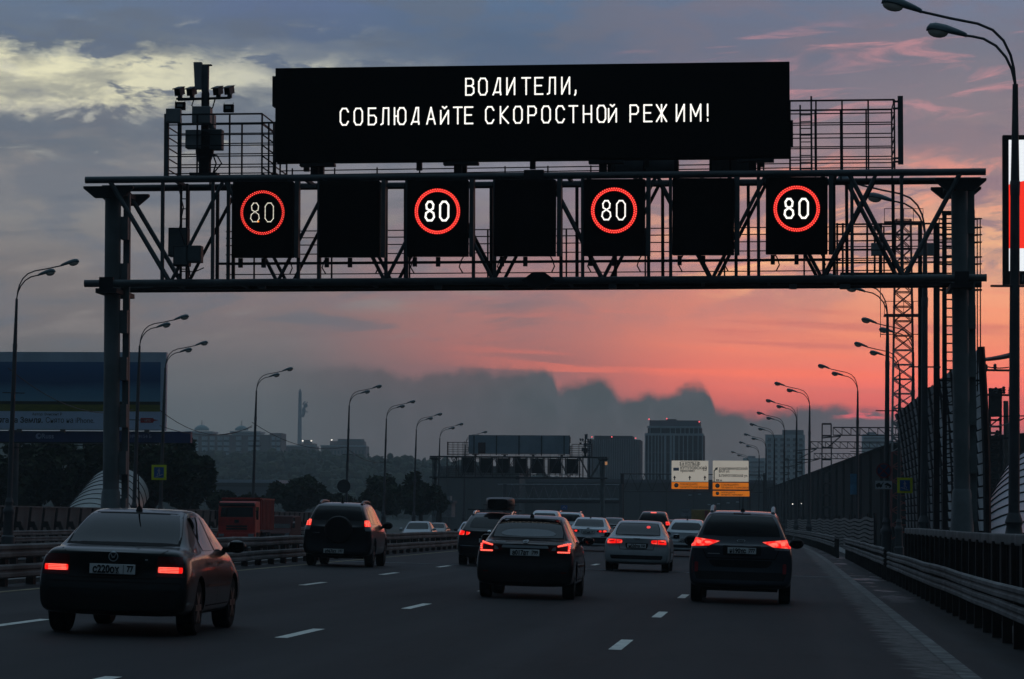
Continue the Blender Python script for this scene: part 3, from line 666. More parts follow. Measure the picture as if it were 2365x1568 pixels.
# mast with speed cameras on top of the gantry
def camera_mast(loc, label, rz=0):
    t = thing('camera_mast', label, 'camera mast', loc, rz)
    z = lambda py: gz(py) - gz(398); x = lambda px: (px - 470) / S
    mb = MB(); mb.lathe([(0.13, 0), (0.13, z(368)), (0.2, z(345)), (0.21, z(300)), (0.09, z(290)), (0.09, z(205)), (0.07, z(200))], (0, 0, 0), 14); mb.box((0, 0, 0.03), (0.6, 0.35, 0.05)); mb.build('pole', M_DARKSTEEL, t, True)
    mb = MB()
    for px in (400, 430): mb.bar((x(px), 0, z(217)), (0, 0, z(217)), 0.045)
    mb.bar((x(404), 0, z(219)), (x(530), 0, z(215)), 0.05); mb.build('cross_arm', M_DARKSTEEL, t)
    for px, py in ((408, 200), (437, 200), (500, 199), (527, 198)):
        mb = MB(); Mr = Matrix.Rotation(R(-14), 3, 'Z') @ Matrix.Rotation(R(16), 3, 'X')
        mb.box((x(px), 0, z(py)), (0.13, 0.26, 0.15), Mr); mb.box((x(px) + 0.01, 0, z(py + 10)), (0.09, 0.09, 0.14)); sc_ = mb.build('speed_camera', M_GREYPAINT, t); mb = MB(); mb.box(Vector((x(px), 0, z(py))) + Mr @ Vector((0, -.135, 0)), (.12, .012, .13), Mr); mb.build('lens', M_BLACK, sc_); mb = MB(); mb.box(Vector((x(px), 0, z(py))) + Mr @ Vector((0, -.03, .085)), (.16, .32, .02), Mr); mb.build('hood', M_DARKSTEEL, sc_)
    for px, py in ((410, 234), (526, 240)):
        mb = MB(); mb.box((x(px), 0, z(py)), (0.22, 0.12, 0.17)); mb.bar((x(px) - 0.1, 0, z(py)), (x(px) - 0.1, 0, z(py - 14)), 0.012); mb.bar((x(px) + 0.1, 0, z(py)), (x(px) + 0.1, 0, z(py - 14)), 0.012); f = mb.build('floodlight', M_BLACK, t, bevel=0.008)
        mb = MB(); mb.box((x(px), -0.063, z(py) + 0.01), (0.12, 0.01, 0.06)); mb.build('lens', M_BEIGEBOX, f)
    mb = MB(); mb.prism([(x(442), -0.1, z(132)), (x(462), -0.1, z(132)), (x(462), -0.1, z(196)), (x(446), -0.1, z(196))], (0, 0.12, 0)); mb.build('antenna_panel', M_BEIGEBOX, t, bevel=0.01)
    mb = MB(); mb.box((x(469), 0.02, z(170)), (0.145, 0.14, 0.58)); mb.box((x(470), 0.02, z(138)), (0.26, 0.12, 0.03)); mb.build('radar_box', M_GREYPAINT, t, bevel=0.01)
    for px, py, w, h, y in ((466, 258, 0.40, 0.36, -0.15), (448, 316, 0.32, 0.40, -0.22), (490, 314, 0.42, 0.44, 0.0), (482, 268, 0.14, 0.30, 0.2)):
        mb = MB(); mb.box((x(px), y, z(py)), (w, 0.3, h)); mb.build('control_box', M_BEIGEBOX if py < 300 or px < 460 else M_GREYPAINT, t, bevel=0.012)
    mb = MB()
    for s_ in (1, 0.6): mb.tube([(x(480), -0.1, z(350)), (x(480) + 0.2 * s_, -0.12, z(352)), (x(480) + 0.3 * s_, -0.1, z(370)), (x(480) + 0.1, -0.05, z(395))], 0.018, 6)
    mb.tube([(x(445), -0.1, z(218)), (x(440), -0.12, z(235)), (x(455), -0.15, z(245))], 0.014, 6); mb.tube([(x(495), -0.1, z(220)), (x(490), -0.12, z(240)), (x(482), -0.15, z(245))], 0.014, 6)
    mb.build('cable', M_CABLE, t, True)
    return t
mast_a = camera_mast((GX + gx(461), GY + 0.5, gz(398)), 'camera mast with four speed cameras and two floodlights, left end of the near gantry')
t = thing('equipment_box', 'pale grey box on the left corner post of the gantry railing', 'box', (GX + gx(397), GY + 0.05, gz(268) + 0.04))
mb = MB(); mb.box((0, 0, 0), (0.32, 0.16, 0.31)); mb.build('body', M_BEIGEBOX, t, bevel=0.012); mb = MB(); mb.box((0, -0.085, 0), (0.27, 0.01, 0.26)); mb.build('door', M_BEIGEBOX, t)
for px, py, w, h, lab in ((407, 556, 0.42, 0.62, 'tall dark control cabinet low in the left end of the gantry truss'), (452, 588, 0.34, 0.36, 'square grey control cabinet beside the tall one in the truss'), (424, 592, 0.34, 0.44, 'dark control cabinet between the tall cabinet and the square grey one')):
    t = thing('control_cabinet', lab, 'cabinet', (GX + gx(px), GY + 0.35 if w > 0.4 else GY - 0.1, gz(py)), group='cabinets in the left end of the truss')
    mb = MB(); mb.box((0, 0, 0), (w, 0.3, h)); mb.build('body', M_DARKSTEEL if px < 440 else M_GREYPAINT, t, bevel=0.01)
    mb = MB(); mb.box((0, -0.155, 0), (w - 0.05, 0.01, h - 0.06)); mb.build('door', M_GREYPAINT, t)
# small detectors under the lower chord
for i, px in enumerate((605, 1012, 1415, 1832, 1952)):
    lab = ('under the leftmost lit 80 sign', 'under the second lit 80 sign from left', 'under the third lit 80 sign from left', 'under the rightmost lit 80 sign', 'under the truss right of the last 80 sign')[i]
    t = thing('traffic_detector', 'small grey detector box hanging ' + lab, 'detector', (GX + gx(px), GY + 0.1, gz(661)), group='detectors under the gantry')
    mb = MB(); mb.box((0, 0, 0), (0.16 if i < 4 else 0.22, 0.2, 0.1)); mb.build('body', M_GREYPAINT, t, bevel=0.01)
    mb = MB(); mb.box((0, 0, 0.08), (0.05, 0.05, 0.08)); mb.build('bracket', M_DARKSTEEL, t)

# ------------------------------------------------------------------ street lamps with two arms
def build_lamp(name, label, hgt=11.0, arm=1.0):
    """local: the arms reach towards +X"""
    t = thing(name, label, 'street lamp', group='double-armed street lamps')
    zs = hgt - 1.42
    mb = MB(); mb.tube([(0, 0, -1.0), (0, 0, 0.2), (0, 0, 3.5), (0, 0, hgt - 3.4), (0, 0, zs - 0.6), (0, 0, zs)], [0.11, 0.11, 0.10, 0.085, 0.06, 0.052], 12); mb.build('pole', M_POLE, t, True)
    mb = MB(); mb.lathe([(0.27, -1.0), (0.27, 0.05), (0.22, 0.1), (0.19, 0.9), (0.23, 1.0), (0.23, 1.12), (0.17, 1.2), (0.14, 1.35), (0.17, 1.42), (0.11, 1.6)], (0, 0, 0), 16); mb.build('base', M_POLE, t, True)
    mb = MB(); mb.lathe([(0.09, 0), (0.095, 0.25), (0.07, 0.3)], (0, 0, hgt - 3.5), 12); mb.build('collar', M_POLE, t, True)
    mb = MB(); mb.bar((-0.45, 0.05, hgt - 5.2), (0.45, 0.05, hgt - 5.2), 0.04); mb.box((0.02, -0.1, hgt - 5.35), (0.12, 0.12, 0.16)); mb.build('wire_bracket', M_POLE, t)
    up = [(0.0, 0, zs), (0.03, 0, zs + 0.3), (0.09, 0, zs + 0.55), (0.22, 0, zs + 0.82), (0.42, 0, zs + 1.02), (0.70, 0, zs + 1.14), (1.2, 0, zs + 1.24), (1.80, 0, zs + 1.38)]
    lo = [(0.0, -0.03, zs), (0.06, -0.05, zs + 0.28), (0.17, -0.08, zs + 0.52), (0.35, -0.12, zs + 0.74), (0.58, -0.16, zs + 0.88), (0.78, -0.2, zs + 0.93), (0.95, -0.24, zs + 0.96)]
    for pts, nm in ((up, 'upper_arm'), (lo, 'lower_arm')):
        mb = MB(); mb.tube(pts, 0.026, 8); a = mb.build(nm, M_POLE, t, True)
        e = Vector(pts[-1]); d = (e - Vector(pts[-2])).normalized(); d = Vector((d.x, d.y, 0.22 if nm == 'upper_arm' else 0.17)).normalized()
        up_ = (Vector((0, 0, 1)) - d * d.z).normalized(); s_ = up_.cross(d); Mr = Matrix((d, s_, up_)).transposed()
        L = 0.70
        prof = [(-0.06, 0.03, 0.045, 0.0), (0.0, 0.06, 0.06, 0.01), (0.15, 0.085, 0.09, 0.02), (0.35, 0.115, 0.12, 0.035), (0.55, 0.125, 0.13, 0.04), (0.66, 0.10, 0.11, 0.03), (0.71, 0.04, 0.05, 0.02)]
        vs = []; n = 14; mb = MB()
        for u, w, h, c in prof:
            for j in range(n):
                q = 2 * math.pi * j / n; zz = math.sin(q); zz = zz * h if zz > 0 else zz * 0.035
                vs.append(e + Mr @ Vector((u, math.cos(q) * w, c + zz)))
        fs = [(i * n + j, i * n + (j + 1) % n, (i + 1) * n + (j + 1) % n, (i + 1) * n + j) for i in range(len(prof) - 1) for j in range(n)] + [tuple(range(n))[::-1], tuple((len(prof) - 1) * n + j for j in range(n))]
        mb.add(vs, fs); h_ = mb.build('lamp_head', M_LAMP, a, True)
        mb = MB(); mb.ell(e + Mr @ Vector((0.49, 0, 0.0)), (0.20, 0.105, 0.115), Mr, 14, 8); mb.build('diffuser', M_DIFF, h_, True)
    return t
lamp_r = build_lamp('street_lamp', 'x')
# right-hand row: pixel column of the pole, pixel row of the arm tip, label
RIGHT = [(2341, 20, 'nearest street lamp at the right edge, in front of the red and white screen'),
         (2133, 425, 'street lamp whose head shows through the right bay of the near gantry'),
         (2047, 645, 'street lamp behind the gantry carrying the no stopping sign on its pole'),
         (2107, 745, 'farther street lamp seen through the red and white lattice tower'),
         (2076, 800, 'street lamp in front of the lattice tower, lower than the one beside it'),
         (1979, 850, 'street lamp with a blue banner on its pole, left of the no stopping sign'),
         (1868, 890, 'first street lamp left of the catenary masts, over the far dark wall'),
         (1838, 929, 'street lamp just left of and behind the tall one over the dark wall'),
         (1810, 957, 'street lamp in front of the pale tower block at the right'),
         (1787, 983, 'street lamp at the left edge of the pale tower block'),
         (1768, 1006, 'street lamp just left of the pale tower block, in the receding right row'),
         (1752, 1024, 'small far street lamp above the right direction sign'),
         (1728, 1046, 'smallest far street lamp right above the right direction sign')]
for i, (px, py, lab) in enumerate(RIGHT):
    o = lamp_r if i == 0 else copy_tree(lamp_r)
    Y = lamp_Y(px, py) * 1.0
    o.location = (X_at(px, Y), Y, 0); o.rotation_euler = (0, R(-0.3), math.pi); o['label'] = lab
LEFT = [(19, 607, 'tall street lamp at the left edge, in front of the billboard'),
        (308, 733, 'street lamp right beside the left gantry column, in front of the billboard'),
        (369, 793, 'street lamp at the right edge of the billboard with the yellow framed sign'),
        (582, 853, 'street lamp rising behind the red dump truck'),
        (798, 893, 'street lamp with a round board on its pole, above the dark spare wheel SUV'),
        (885, 928, 'street lamp between two round trees, above the silver oncoming car'),
        (955, 957, 'street lamp in front of the second round tree, left of the far gantry'),
        (1010, 980, 'street lamp at the left column of the far gantry'),
        (1070, 998, 'farthest left street lamp, partly behind the far gantry board')]
for px, py, lab in LEFT:
    o = copy_tree(lamp_r)
    Y = lamp_Y(px, py) * 1.06
    o.location = (X_at(px, Y), Y, 0.55 if py < 1000 else 0.5); o.rotation_euler = (0, R(1.2), 0); o['label'] = lab
# round board on the pole of one left lamp
def on_pole(px, py, dY=-0.25):
    Y = None
    for a, b, _ in RIGHT:
        if a == px: Y = lamp_Y(px, b) * 1.0
    for a, b, _ in LEFT:
        if a == px: Y = lamp_Y(px, b) * 1.06
    return P(px, py, Y + dY), Y
p, Y = on_pole(798, 1123); p = P(794, 1123, Y - 0.4)
t = thing('round_sign_back', 'dark back of a round board low on a left street lamp, between two trees', 'sign', p)
mb = MB(); mb.lathe([(0.52, -0.02), (0.52, 0.02)], (0, 0, 0), 24, Matrix.Rotation(R(90), 3, 'X')); mb.build('disc', M_DARKSTEEL, t); mb = MB(); mb.box((0, 0.05, 0), (0.9, 0.05, 0.08)); mb.build('bracket', M_POLE, t)

# wires strung between the left lamps
def wire(name, label, pts, r=0.02, sag=0.0):
    mb = MB(); out = []
    for a, b in zip(pts[:-1], pts[1:]):
        for k in range(13):
            u = k / 12; q = Vector(a).lerp(Vector(b), u); q.z -= sag * 4 * u * (1 - u); out.append(q)
    mb.tube(out, r, 5); return tag(mb.build(name, M_CABLE), label, 'cable', 'wires strung between the left lamps')
lam = {px: lamp_Y(px, py) * 1.06 for px, py, _ in LEFT}
def lp(px, py): return P(px, py, lam[px])
wire('overhead_wire', 'sagging wire from the billboard lamp to the lamp behind the red truck', [lp(369, 947), lp(582, 983)], 0.022, 1.0)
wire('overhead_wire', 'lower of the two sagging wires reaching the lamp behind the red truck', [lp(369, 983), lp(582, 986)], 0.02, 0.55)
wire('overhead_wire', 'sagging wire between the red truck lamp and the lamp above the spare wheel SUV', [lp(582, 975), lp(798, 1032)], 0.022, 0.75)
wire('overhead_wire', 'sagging wire from the round board lamp to the next lamp on its right', [lp(798, 1032), lp(885, 1068)], 0.024, 0.4)
wire('overhead_wire', 'faint wire over the left edge of the billboard to the gantry column lamp', [lp(19, 850), lp(308, 945)], 0.018, 0.8)

# ------------------------------------------------------------------ vehicles
# stations: y, underside z, half width, shoulder z, shoulder half width, top z, top half width
SEDAN = dict(L=4.40, W=1.74, H=1.45, wb=(0.88, 3.42), r=0.315, st=[
 (0.05, .27, .815, .82, .785, .945, .69), (0.11, .22, .858, .88, .815, .99, .72), (0.48, .22, .866, .905, .83, 1.005, .72), (0.62, .20, .868, .91, .835, 1.03, .69),
 (0.95, .20, .869, .92, .838, 1.235, .60), (1.26, .20, .87, .925, .84, 1.375, .555), (1.70, .20, .87, .925, .84, 1.44, .56), (2.25, .20, .87, .92, .84, 1.445, .565),
 (2.62, .20, .87, .915, .84, 1.37, .575), (3.10, .20, .87, .905, .835, 1.06, .69), (3.30, .22, .868, .87, .83, .955, .72), (3.85, .24, .86, .76, .80, .85, .68), (4.22, .27, .82, .62, .75, .715, .62), (4.37, .33, .70, .50, .66, .58, .56)])
SUV = dict(L=4.68, W=1.88, H=1.70, wb=(0.95, 3.65), r=0.36, st=[
 (0.05, .34, .87, .95, .845, 1.05, .78), (0.12, .29, .932, 1.04, .89, 1.18, .775), (0.21, .28, .938, 1.07, .89, 1.42, .69), (0.33, .27, .94, 1.08, .892, 1.60, .625),
 (0.56, .27, .94, 1.085, .893, 1.675, .61), (1.5, .28, .94, 1.08, .893, 1.70, .62), (2.45, .28, .94, 1.06, .89, 1.69, .62), (2.98, .28, .94, 1.05, .89, 1.55, .65),
 (3.5, .28, .938, 1.04, .885, 1.19, .745), (3.72, .29, .935, 1.0, .875, 1.08, .76), (4.25, .32, .92, .90, .84, 1.0, .70), (4.55, .36, .86, .74, .79, .84, .64), (4.67, .42, .74, .62, .70, .70, .58)])
HATCH = dict(L=4.25, W=1.76, H=1.50, wb=(0.72, 3.32), r=0.315, st=[
 (0.06, .29, .79, .86, .775, .97, .69), (0.14, .25, .865, .92, .82, 1.06, .70), (0.34, .27, .876, .95, .83, 1.26, .62), (0.56, .24, .88, .955, .835, 1.41, .565),
 (0.85, .22, .88, .955, .838, 1.47, .555), (1.5, .22, .88, .95, .84, 1.50, .56), (2.2, .22, .88, .945, .84, 1.49, .565), (2.65, .22, .88, .94, .838, 1.38, .59),
 (3.15, .22, .878, .93, .835, 1.06, .69), (3.36, .23, .873, .88, .825, .96, .71), (3.85, .26, .85, .76, .79, .85, .66), (4.12, .30, .79, .62, .73, .71, .60), (4.24, .36, .68, .5, .64, .58, .54)])

M_GLASS = mat('tinted_car_glass', (0.0025, 0.0035, 0.0045), 0.04, 0, 0.0, spec=0.34, coat=0.0)
M_TRIM = mat('black_plastic_trim', (0.008, 0.008, 0.009), 0.55, 0, 0.15, 6.0, spec=0.3)
M_SEAM = mat('panel_gap', (0.002, 0.002, 0.002), 0.9, 0, 0.0)
M_REDLENS = mat('unlit_red_lens', (0.10, 0.006, 0.006), 0.12, 0, 0.1, coat=0.8)
M_CLEARLENS = mat('clear_lens', (0.35, 0.37, 0.38), 0.12, 0.2, 0.1, coat=0.8)
M_CHROME = mat('chrome', (0.55, 0.56, 0.57), 0.12, 1.0, 0.05)
M_RIM = mat('alloy_rim', (0.16, 0.15, 0.14), 0.4, 0.8, 0.2)
M_PLATE = mat('number_plate', (0.86, 0.88, 0.86), 0.5, 0, 0.12, 3.0)
M_TAIL = glow('tail_light', (1.0, 0.009, 0.007), 1.05, (1.0, 0.14, 0.10), 11.0)
M_TAILHOT = glow('tail_light_core', (1.0, 0.13, 0.09), 1.5)
M_HEAD = mat('unlit_headlamp', (0.40, 0.43, 0.45), 0.1, 0.4, 0.1, coat=0.8)
def paint(name, c, metal=0.15, rough=0.30):
    return mat(name, c, rough, metal, 0.10, 1.4, coat=0.7, spec=0.25)

class Car:
    def __init__(s, name, label, cat, base, L, W, H, pt, group=None, loc=(0, 0, 0), rz=0.0, roll=None):
        s.base = base; b = base; s.L, s.W, s.H = L, W, H
        s.sy, s.sx, s.sz = L / b['L'], W / b['W'], H / b['H']
        s.t = thing(name, label, cat, loc, group=group)
        cf = math.atan(0.025) if roll is None else roll
        s.t.rotation_euler = (Matrix.Rotation(cf, 3, 'Y') @ Matrix.Rotation(rz, 3, 'Z')).to_euler()
        s.pt = pt
        s.r = b['r'] * (0.5 + 0.5 * s.sz); s.ax = [y * s.sy for y in b['wb']]
        s._shell()
    def _shell(s):
        vs, fs, n = [], [], 0
        rings = []
        for k, (y, zb, w, zs, ws, zt, wt) in enumerate(s.base['st']):
            zm = zb + 0.48 * (zs - zb); cr = min(0.05, 0.35 * (zt - zs))
            half = [(0, zb), (.84 * w, zb), (.985 * w, zb + .05), (w, zm), (w * .995, zm + .55 * (zs - zm)), (ws, zs), (ws - .035, zs + min(.022, .3 * (zt - zs))), (wt + .03, zt - cr * .85), (wt * .93, zt - .15 * cr), (wt * .5, zt), (0, zt + .004)]
            ring = []
            for i, (x, z) in enumerate(half):
                yo = y
                if k < 2 and z < .60: yo -= (.055, .03)[k]            # bumper stands proud
                if k == len(s.base['st']) - 1 and z < .45: yo += .03
                ring.append((x, yo, z))
            rings.append(ring)
        m = len(rings[0])
        idx = {}
        def vid(k, i, sgn):
            if i in (0, m - 1): sgn = 1
            key = (k, i, sgn)
            if key not in idx:
                x, y, z = rings[k][i]; idx[key] = len(vs); vs.append((x * sgn * s.sx, y * s.sy, z * s.sz))
            return idx[key]
        for k in range(len(rings) - 1):
            for sg in (1, -1):
                for i in range(m - 1): fs.append((vid(k, i, sg), vid(k + 1, i, sg), vid(k + 1, i + 1, sg), vid(k, i + 1, sg)))
        for k in (0, len(rings) - 1):                                   # bowed caps front and rear
            bow = -0.045 if k == 0 else 0.05
            mid = {}
            for i in range(1, m - 1):
                x, y, z = rings[k][i]; mid[i] = len(vs); vs.append((0, (y + bow) * s.sy, z * s.sz))
            for sg in (1, -1):
                for i in range(1, m - 2): fs.append((vid(k, i, sg), vid(k, i + 1, sg), mid[i + 1], mid[i]))
                fs.append((vid(k, 0, 1), vid(k, 1, sg), mid[1])); fs.append((vid(k, m - 1, 1), vid(k, m - 2, sg), mid[m - 2]))
        me = bpy.data.meshes.new('tmp'); me.from_pydata(vs, [], fs); me.update()
        bm = bmesh.new(); bm.from_mesh(me); bmesh.ops.recalc_face_normals(bm, faces=bm.faces[:]); bm.to_mesh(me); bm.free()
        o = bpy.data.objects.new('tmp', me); col.objects.link(o)
        o.modifiers.new('s', 'SUBSURF').levels = 2
        cut = MB()
        for y in s.ax:
            for sg in (-1, 1): cut.cyl((sg * .50 * s.sx, y, s.r), (sg * 1.2 * s.sx, y, s.r), s.r + .055, n=28)
        c = cut.build('cut', None)
        bo = o.modifiers.new('b', 'BOOLEAN'); bo.operation = 'DIFFERENCE'; bo.object = c; bo.solver = 'EXACT'
        bpy.context.view_layer.update(); dg = bpy.context.evaluated_depsgraph_get()
        nm = bpy.data.meshes.new_from_object(o.evaluated_get(dg))
        bpy.data.objects.remove(o); bpy.data.objects.remove(c)
        nm.materials.clear(); nm.materials.append(s.pt)
        nm.polygons.foreach_set('use_smooth', [True] * len(nm.polygons)); nm.set_sharp_from_angle(angle=R(38))
        nm.polygons.foreach_set('material_index', [0] * len(nm.polygons))
        nm.name = 'body'
        s.body = bpy.data.objects.new('body', nm); col.objects.link(s.body); s.body.parent = s.t
        bm = bmesh.new(); bm.from_mesh(nm); s.bvh = BVHTree.FromBMesh(bm); bm.free()
    # ---- things laid on the shell
    def hit(s, a, z, side):
        if side == 'rear': o, d = Vector((a, -3, z)), Vector((0, 1, 0))
        elif side == 'front': o, d = Vector((a, s.L + 3, z)), Vector((0, -1, 0))
        elif side == 'right': o, d = Vector((3, a, z)), Vector((-1, 0, 0))
        else: o, d = Vector((-3, a, z)), Vector((1, 0, 0))
        p, n, _, _ = s.bvh.ray_cast(o, d)
        if p is None: return None
        return p, (n if n.dot(d) < 0 else -n)
    def patch(s, name, m, cor, side='rear', off=0.006, k=0.2, nu=14, nv=8, parent=None, rim=0.0):
        """cor: four corners (across, z) bottom-left, bottom-right, top-right, top-left"""
        vs = []; ok = True
        for j in range(nv + 1):
            for i in range(nu + 1):
                a, b = 2 * i / nu - 1, 2 * j / nv - 1
                a2, b2 = a * math.sqrt(1 - k * b * b / 2), b * math.sqrt(1 - k * a * a / 2)
                u, v = (a2 + 1) / 2, (b2 + 1) / 2
                (x0, z0), (x1, z1), (x2, z2), (x3, z3) = cor
                x = (x0 * (1 - u) + x1 * u) * (1 - v) + (x3 * (1 - u) + x2 * u) * v; z = (z0 * (1 - u) + z1 * u) * (1 - v) + (z3 * (1 - u) + z2 * u) * v
                h = s.hit(x, z, side); vs.append(h)
        last = next((h for h in vs if h), None)
        if last is None: return None
        pts = []
        for h in vs:
            if h is None: h = last
            pts.append(h[0] + h[1] * off); last = h
        # keep depth jumps (missed rays, wheel wells) from tearing the patch
        mb = MB(); fs = [(j * (nu + 1) + i, j * (nu + 1) + i + 1, (j + 1) * (nu + 1) + i + 1, (j + 1) * (nu + 1) + i) for j in range(nv) for i in range(nu)]
        mb.add(pts, fs)
        return mb.build(name, m, parent or s.t, True)
    def line(s, name, pts, side, w=0.012, m=None, off=0.004, parent=None):
        mb = MB()
        for (a0, z0), (a1, z1) in zip(pts[:-1], pts[1:]):
            n = max(2, int(math.hypot(a1 - a0, z1 - z0) / 0.08)); prev = None
            px, pz = -(z1 - z0), (a1 - a0); L = math.hypot(px, pz); px, pz = px / L * w / 2, pz / L * w / 2
            for i in range(n + 1):
                u = i / n; a, z = a0 + (a1 - a0) * u, z0 + (z1 - z0) * u
                h0, h1 = s.hit(a + px, z + pz, side), s.hit(a - px, z - pz, side)
                if h0 is None or h1 is None: prev = None; continue
                q = (h0[0] + h0[1] * off, h1[0] + h1[1] * off)
                if prev: mb.quad(prev[0], prev[1], q[1], q[0])
                prev = q
        return mb.build(name, m or M_SEAM, parent or s.body) if mb.v else None
    def wheels(s, rim=M_RIM):
        for y in s.ax:
            for sg in (-1, 1):
                r = s.r; x = sg * (s.W / 2 - .135)
                Mr = Matrix.Rotation(R(90), 3, 'Y')
                mb = MB(); mb.lathe([(r * .60, -.10), (r * .93, -.105), (r, -.085), (r, .085), (r * .93, .105), (r * .60, .10)], (x, y, r), 26, Mr); w = mb.build('wheel', M_RUBBER, s.t, True)
                mb = MB(); mb.lathe([(r * .60, -.06), (r * .63, .06)], (x, y, r), 20, Mr)
                for q in range(6):
                    a = q * math.pi / 3; mb.bar((x + sg * .085, y, r), (x + sg * .085, y + math.cos(a) * r * .6, r + math.sin(a) * r * .6), .05, .07)
                mb.build('rim', rim, w)
    def under(s):
        mb = MB(); mb.box((0, s.L * .5, .30 * s.sz), (s.W * .72, s.L * .8, .16)); mb.tube([(.35, s.L * .02 + .1, .27 * s.sz), (.35, .8, .27 * s.sz)], .035, 8)
        mb.box((0, s.ax[0], s.r * .95), (s.W * .8, .1, .1)); mb.build('underbody', M_TRIM, s.t)
    def mirrors(s, y=None, z=None, m=None):
        y = y or s.ax[1] - .42 * s.sy; z = z or s.base['st'][9][3] * s.sz + .10
        for sg in (-1, 1):
            mb = MB(); mb.ell((sg * (s.W / 2 + .07), y, z), (.115 if s.base is not SUV else .135, .075, .08 if s.base is not SUV else .10), None, 12, 8); mb.bar((sg * (s.W / 2 - .12), y, z - .05), (sg * (s.W / 2 + .05), y, z - .03), .07, .06)
            w = mb.build('wing_mirror', m or s.pt, s.t, True)
            mb = MB(); mb.box((sg * (s.W / 2 + .075), y - .066, z), (.17, .012, .115)); mb.build('mirror_glass', M_GLASS, w, bevel=.004)
    def plate(s, text, x, z, region='', side='rear', w=.52, size=.118):
        h = s.hit(x, z, side); f = -1 if side == 'rear' else 1
        y = (h[0].y if h else 0) + f * .03
        mb = MB(); mb.box((x, y, z), (w, .014, .112)); p = mb.build('number_plate', M_PLATE, s.t, bevel=.004)
        if side == 'rear':
            mb = MB(); mb.box((x, y + .004, z), (w + .025, .016, .132)); mb.build('plate_frame', M_TRIM, p)
            text_mb(text, size, (x - w / 2 + .035, y - .0095, z - .042), squeeze=.80, m=M_INK, parent=p, bold=.004)
            if region:
                text_mb(region, size * .78, (x + w / 2 - .025, y - .0095, z - .026), 'RIGHT', squeeze=.78, m=M_INK, parent=p, bold=.003)
                mb = MB(); mb.box((x + w / 2 - .135, y - .009, z), (.004, .002, .1)); mb.build('divider', M_INK, p)
    def side_glass(s, wins):
        for side in ('left', 'right'):
            for cor in wins: s.patch('side_window', M_GLASS, cor, side, .005, .12, 10, 6)
    def antenna(s, y, h=.3, lean=.1):
        p = s.bvh.ray_cast(Vector((0, y, 5)), Vector((0, 0, -1)))[0]
        mb = MB(); mb.tube([p, p + Vector((0, -lean, h))], [.012, .006], 6); mb.lathe([(.045, -.01), (.03, .04), (.012, .06)], p, 10); mb.build('antenna', M_TRIM, s.t)
    def rails(s, x, y0, y1, m, h=.055):
        for sg in (-1, 1):
            pts = []
            for i in range(7):
                y = y0 + (y1 - y0) * i / 6; q = s.bvh.ray_cast(Vector((sg * x, y, 5)), Vector((0, 0, -1)))[0]
                pts.append(q + Vector((0, 0, h if 0 < i < 6 else 0)))
            mb = MB(); mb.tube(pts, .036, 8); mb.build('roof_rail', m, s.t, True)

def sedan_common(c, win=True):
    sx, sy, sz = c.sx, c.sy, c.sz
    c.wheels(); c.under(); c.mirrors()
    c.patch('windscreen', M_GLASS, [(-.66 * sx, 1.0 * sz), (.66 * sx, 1.0 * sz), (.52 * sx, 1.36 * sz), (-.52 * sx, 1.36 * sz)], 'front')
    c.side_glass([[(1.28 * sy, .965 * sz), (2.04 * sy, .965 * sz), (2.04 * sy, 1.355 * sz), (1.42 * sy, 1.345 * sz)], [(2.10 * sy, .96 * sz), (3.02 * sy, .955 * sz), (2.52 * sy, 1.33 * sz), (2.10 * sy, 1.358 * sz)]])
    for side in ('left', 'right'):
        c.line('door_gap', [(2.07 * sy, .34 * sz), (2.07 * sy, .93 * sz)], side); c.line('door_gap', [(3.03 * sy, .40 * sz), (3.06 * sy, .90 * sz)], side)
        c.line('door_gap', [(1.34 * sy, .55 * sz), (1.24 * sy, .93 * sz)], side); c.line('sill_gap', [(1.3 * sy, .33 * sz), (2.98 * sy, .33 * sz)], side, .016)
        c.line('rubbing_strip', [(1.34 * sy, .56 * sz), (3.0 * sy, .56 * sz)], side, .035, M_TRIM, .008)
        for y in (1.52, 2.32): c.patch('door_handle', M_TRIM, [((y - .09) * sy, .80 * sz), ((y + .09) * sy, .80 * sz), ((y + .09) * sy, .835 * sz), ((y - .09) * sy, .835 * sz)], side, .02, .4, 6, 3)
def suv_common(c, k=1.0):
    sx, sy, sz = c.sx, c.sy, c.sz
    c.wheels(); c.under(); c.mirrors(m=M_TRIM)
    b = c.base is SUV
    if b:
        z0, z1 = 1.13 * sz, 1.56 * sz; w = [[(.62, 1.15), (1.25, 1.13), (1.25, 1.58), (.82, 1.555)], [(1.31, 1.13), (2.2, 1.115), (2.2, 1.59), (1.31, 1.585)], [(2.26, 1.11), (3.3, 1.09), (2.76, 1.53), (2.26, 1.585)]]; top = (.70, 1.13, .58, 1.58)
        d = (1.28, 2.23, 3.3, .45, 1.05)
    else:
        w = [[(.62, 1.04), (1.05, 1.0), (1.05, 1.385), (.85, 1.36)], [(1.11, .995), (1.98, .985), (1.98, 1.40), (1.11, 1.39)], [(2.04, .985), (2.98, .97), (2.5, 1.345), (2.04, 1.40)]]; top = (.64, 1.02, .52, 1.38)
        d = (1.08, 2.01, 3.0, .36, .94)
    c.side_glass([[(y * sy, z * sz) for y, z in q] for q in w])
    c.patch('windscreen', M_GLASS, [(-top[0] * sx, top[1] * sz), (top[0] * sx, top[1] * sz), (top[2] * sx, top[3] * sz), (-top[2] * sx, top[3] * sz)], 'front')
    for side in ('left', 'right'):
        for y in d[:3]: c.line('door_gap', [(y * sy, d[3] * sz + .1), (y * sy, d[4] * sz)], side)
        for y in (1.5, 2.45): c.patch('door_handle', M_TRIM, [((y - .1) * sy, .90 * sz), ((y + .1) * sy, .90 * sz), ((y + .1) * sy, .935 * sz), ((y - .1) * sy, .935 * sz)], side, .02, .4, 6, 3)
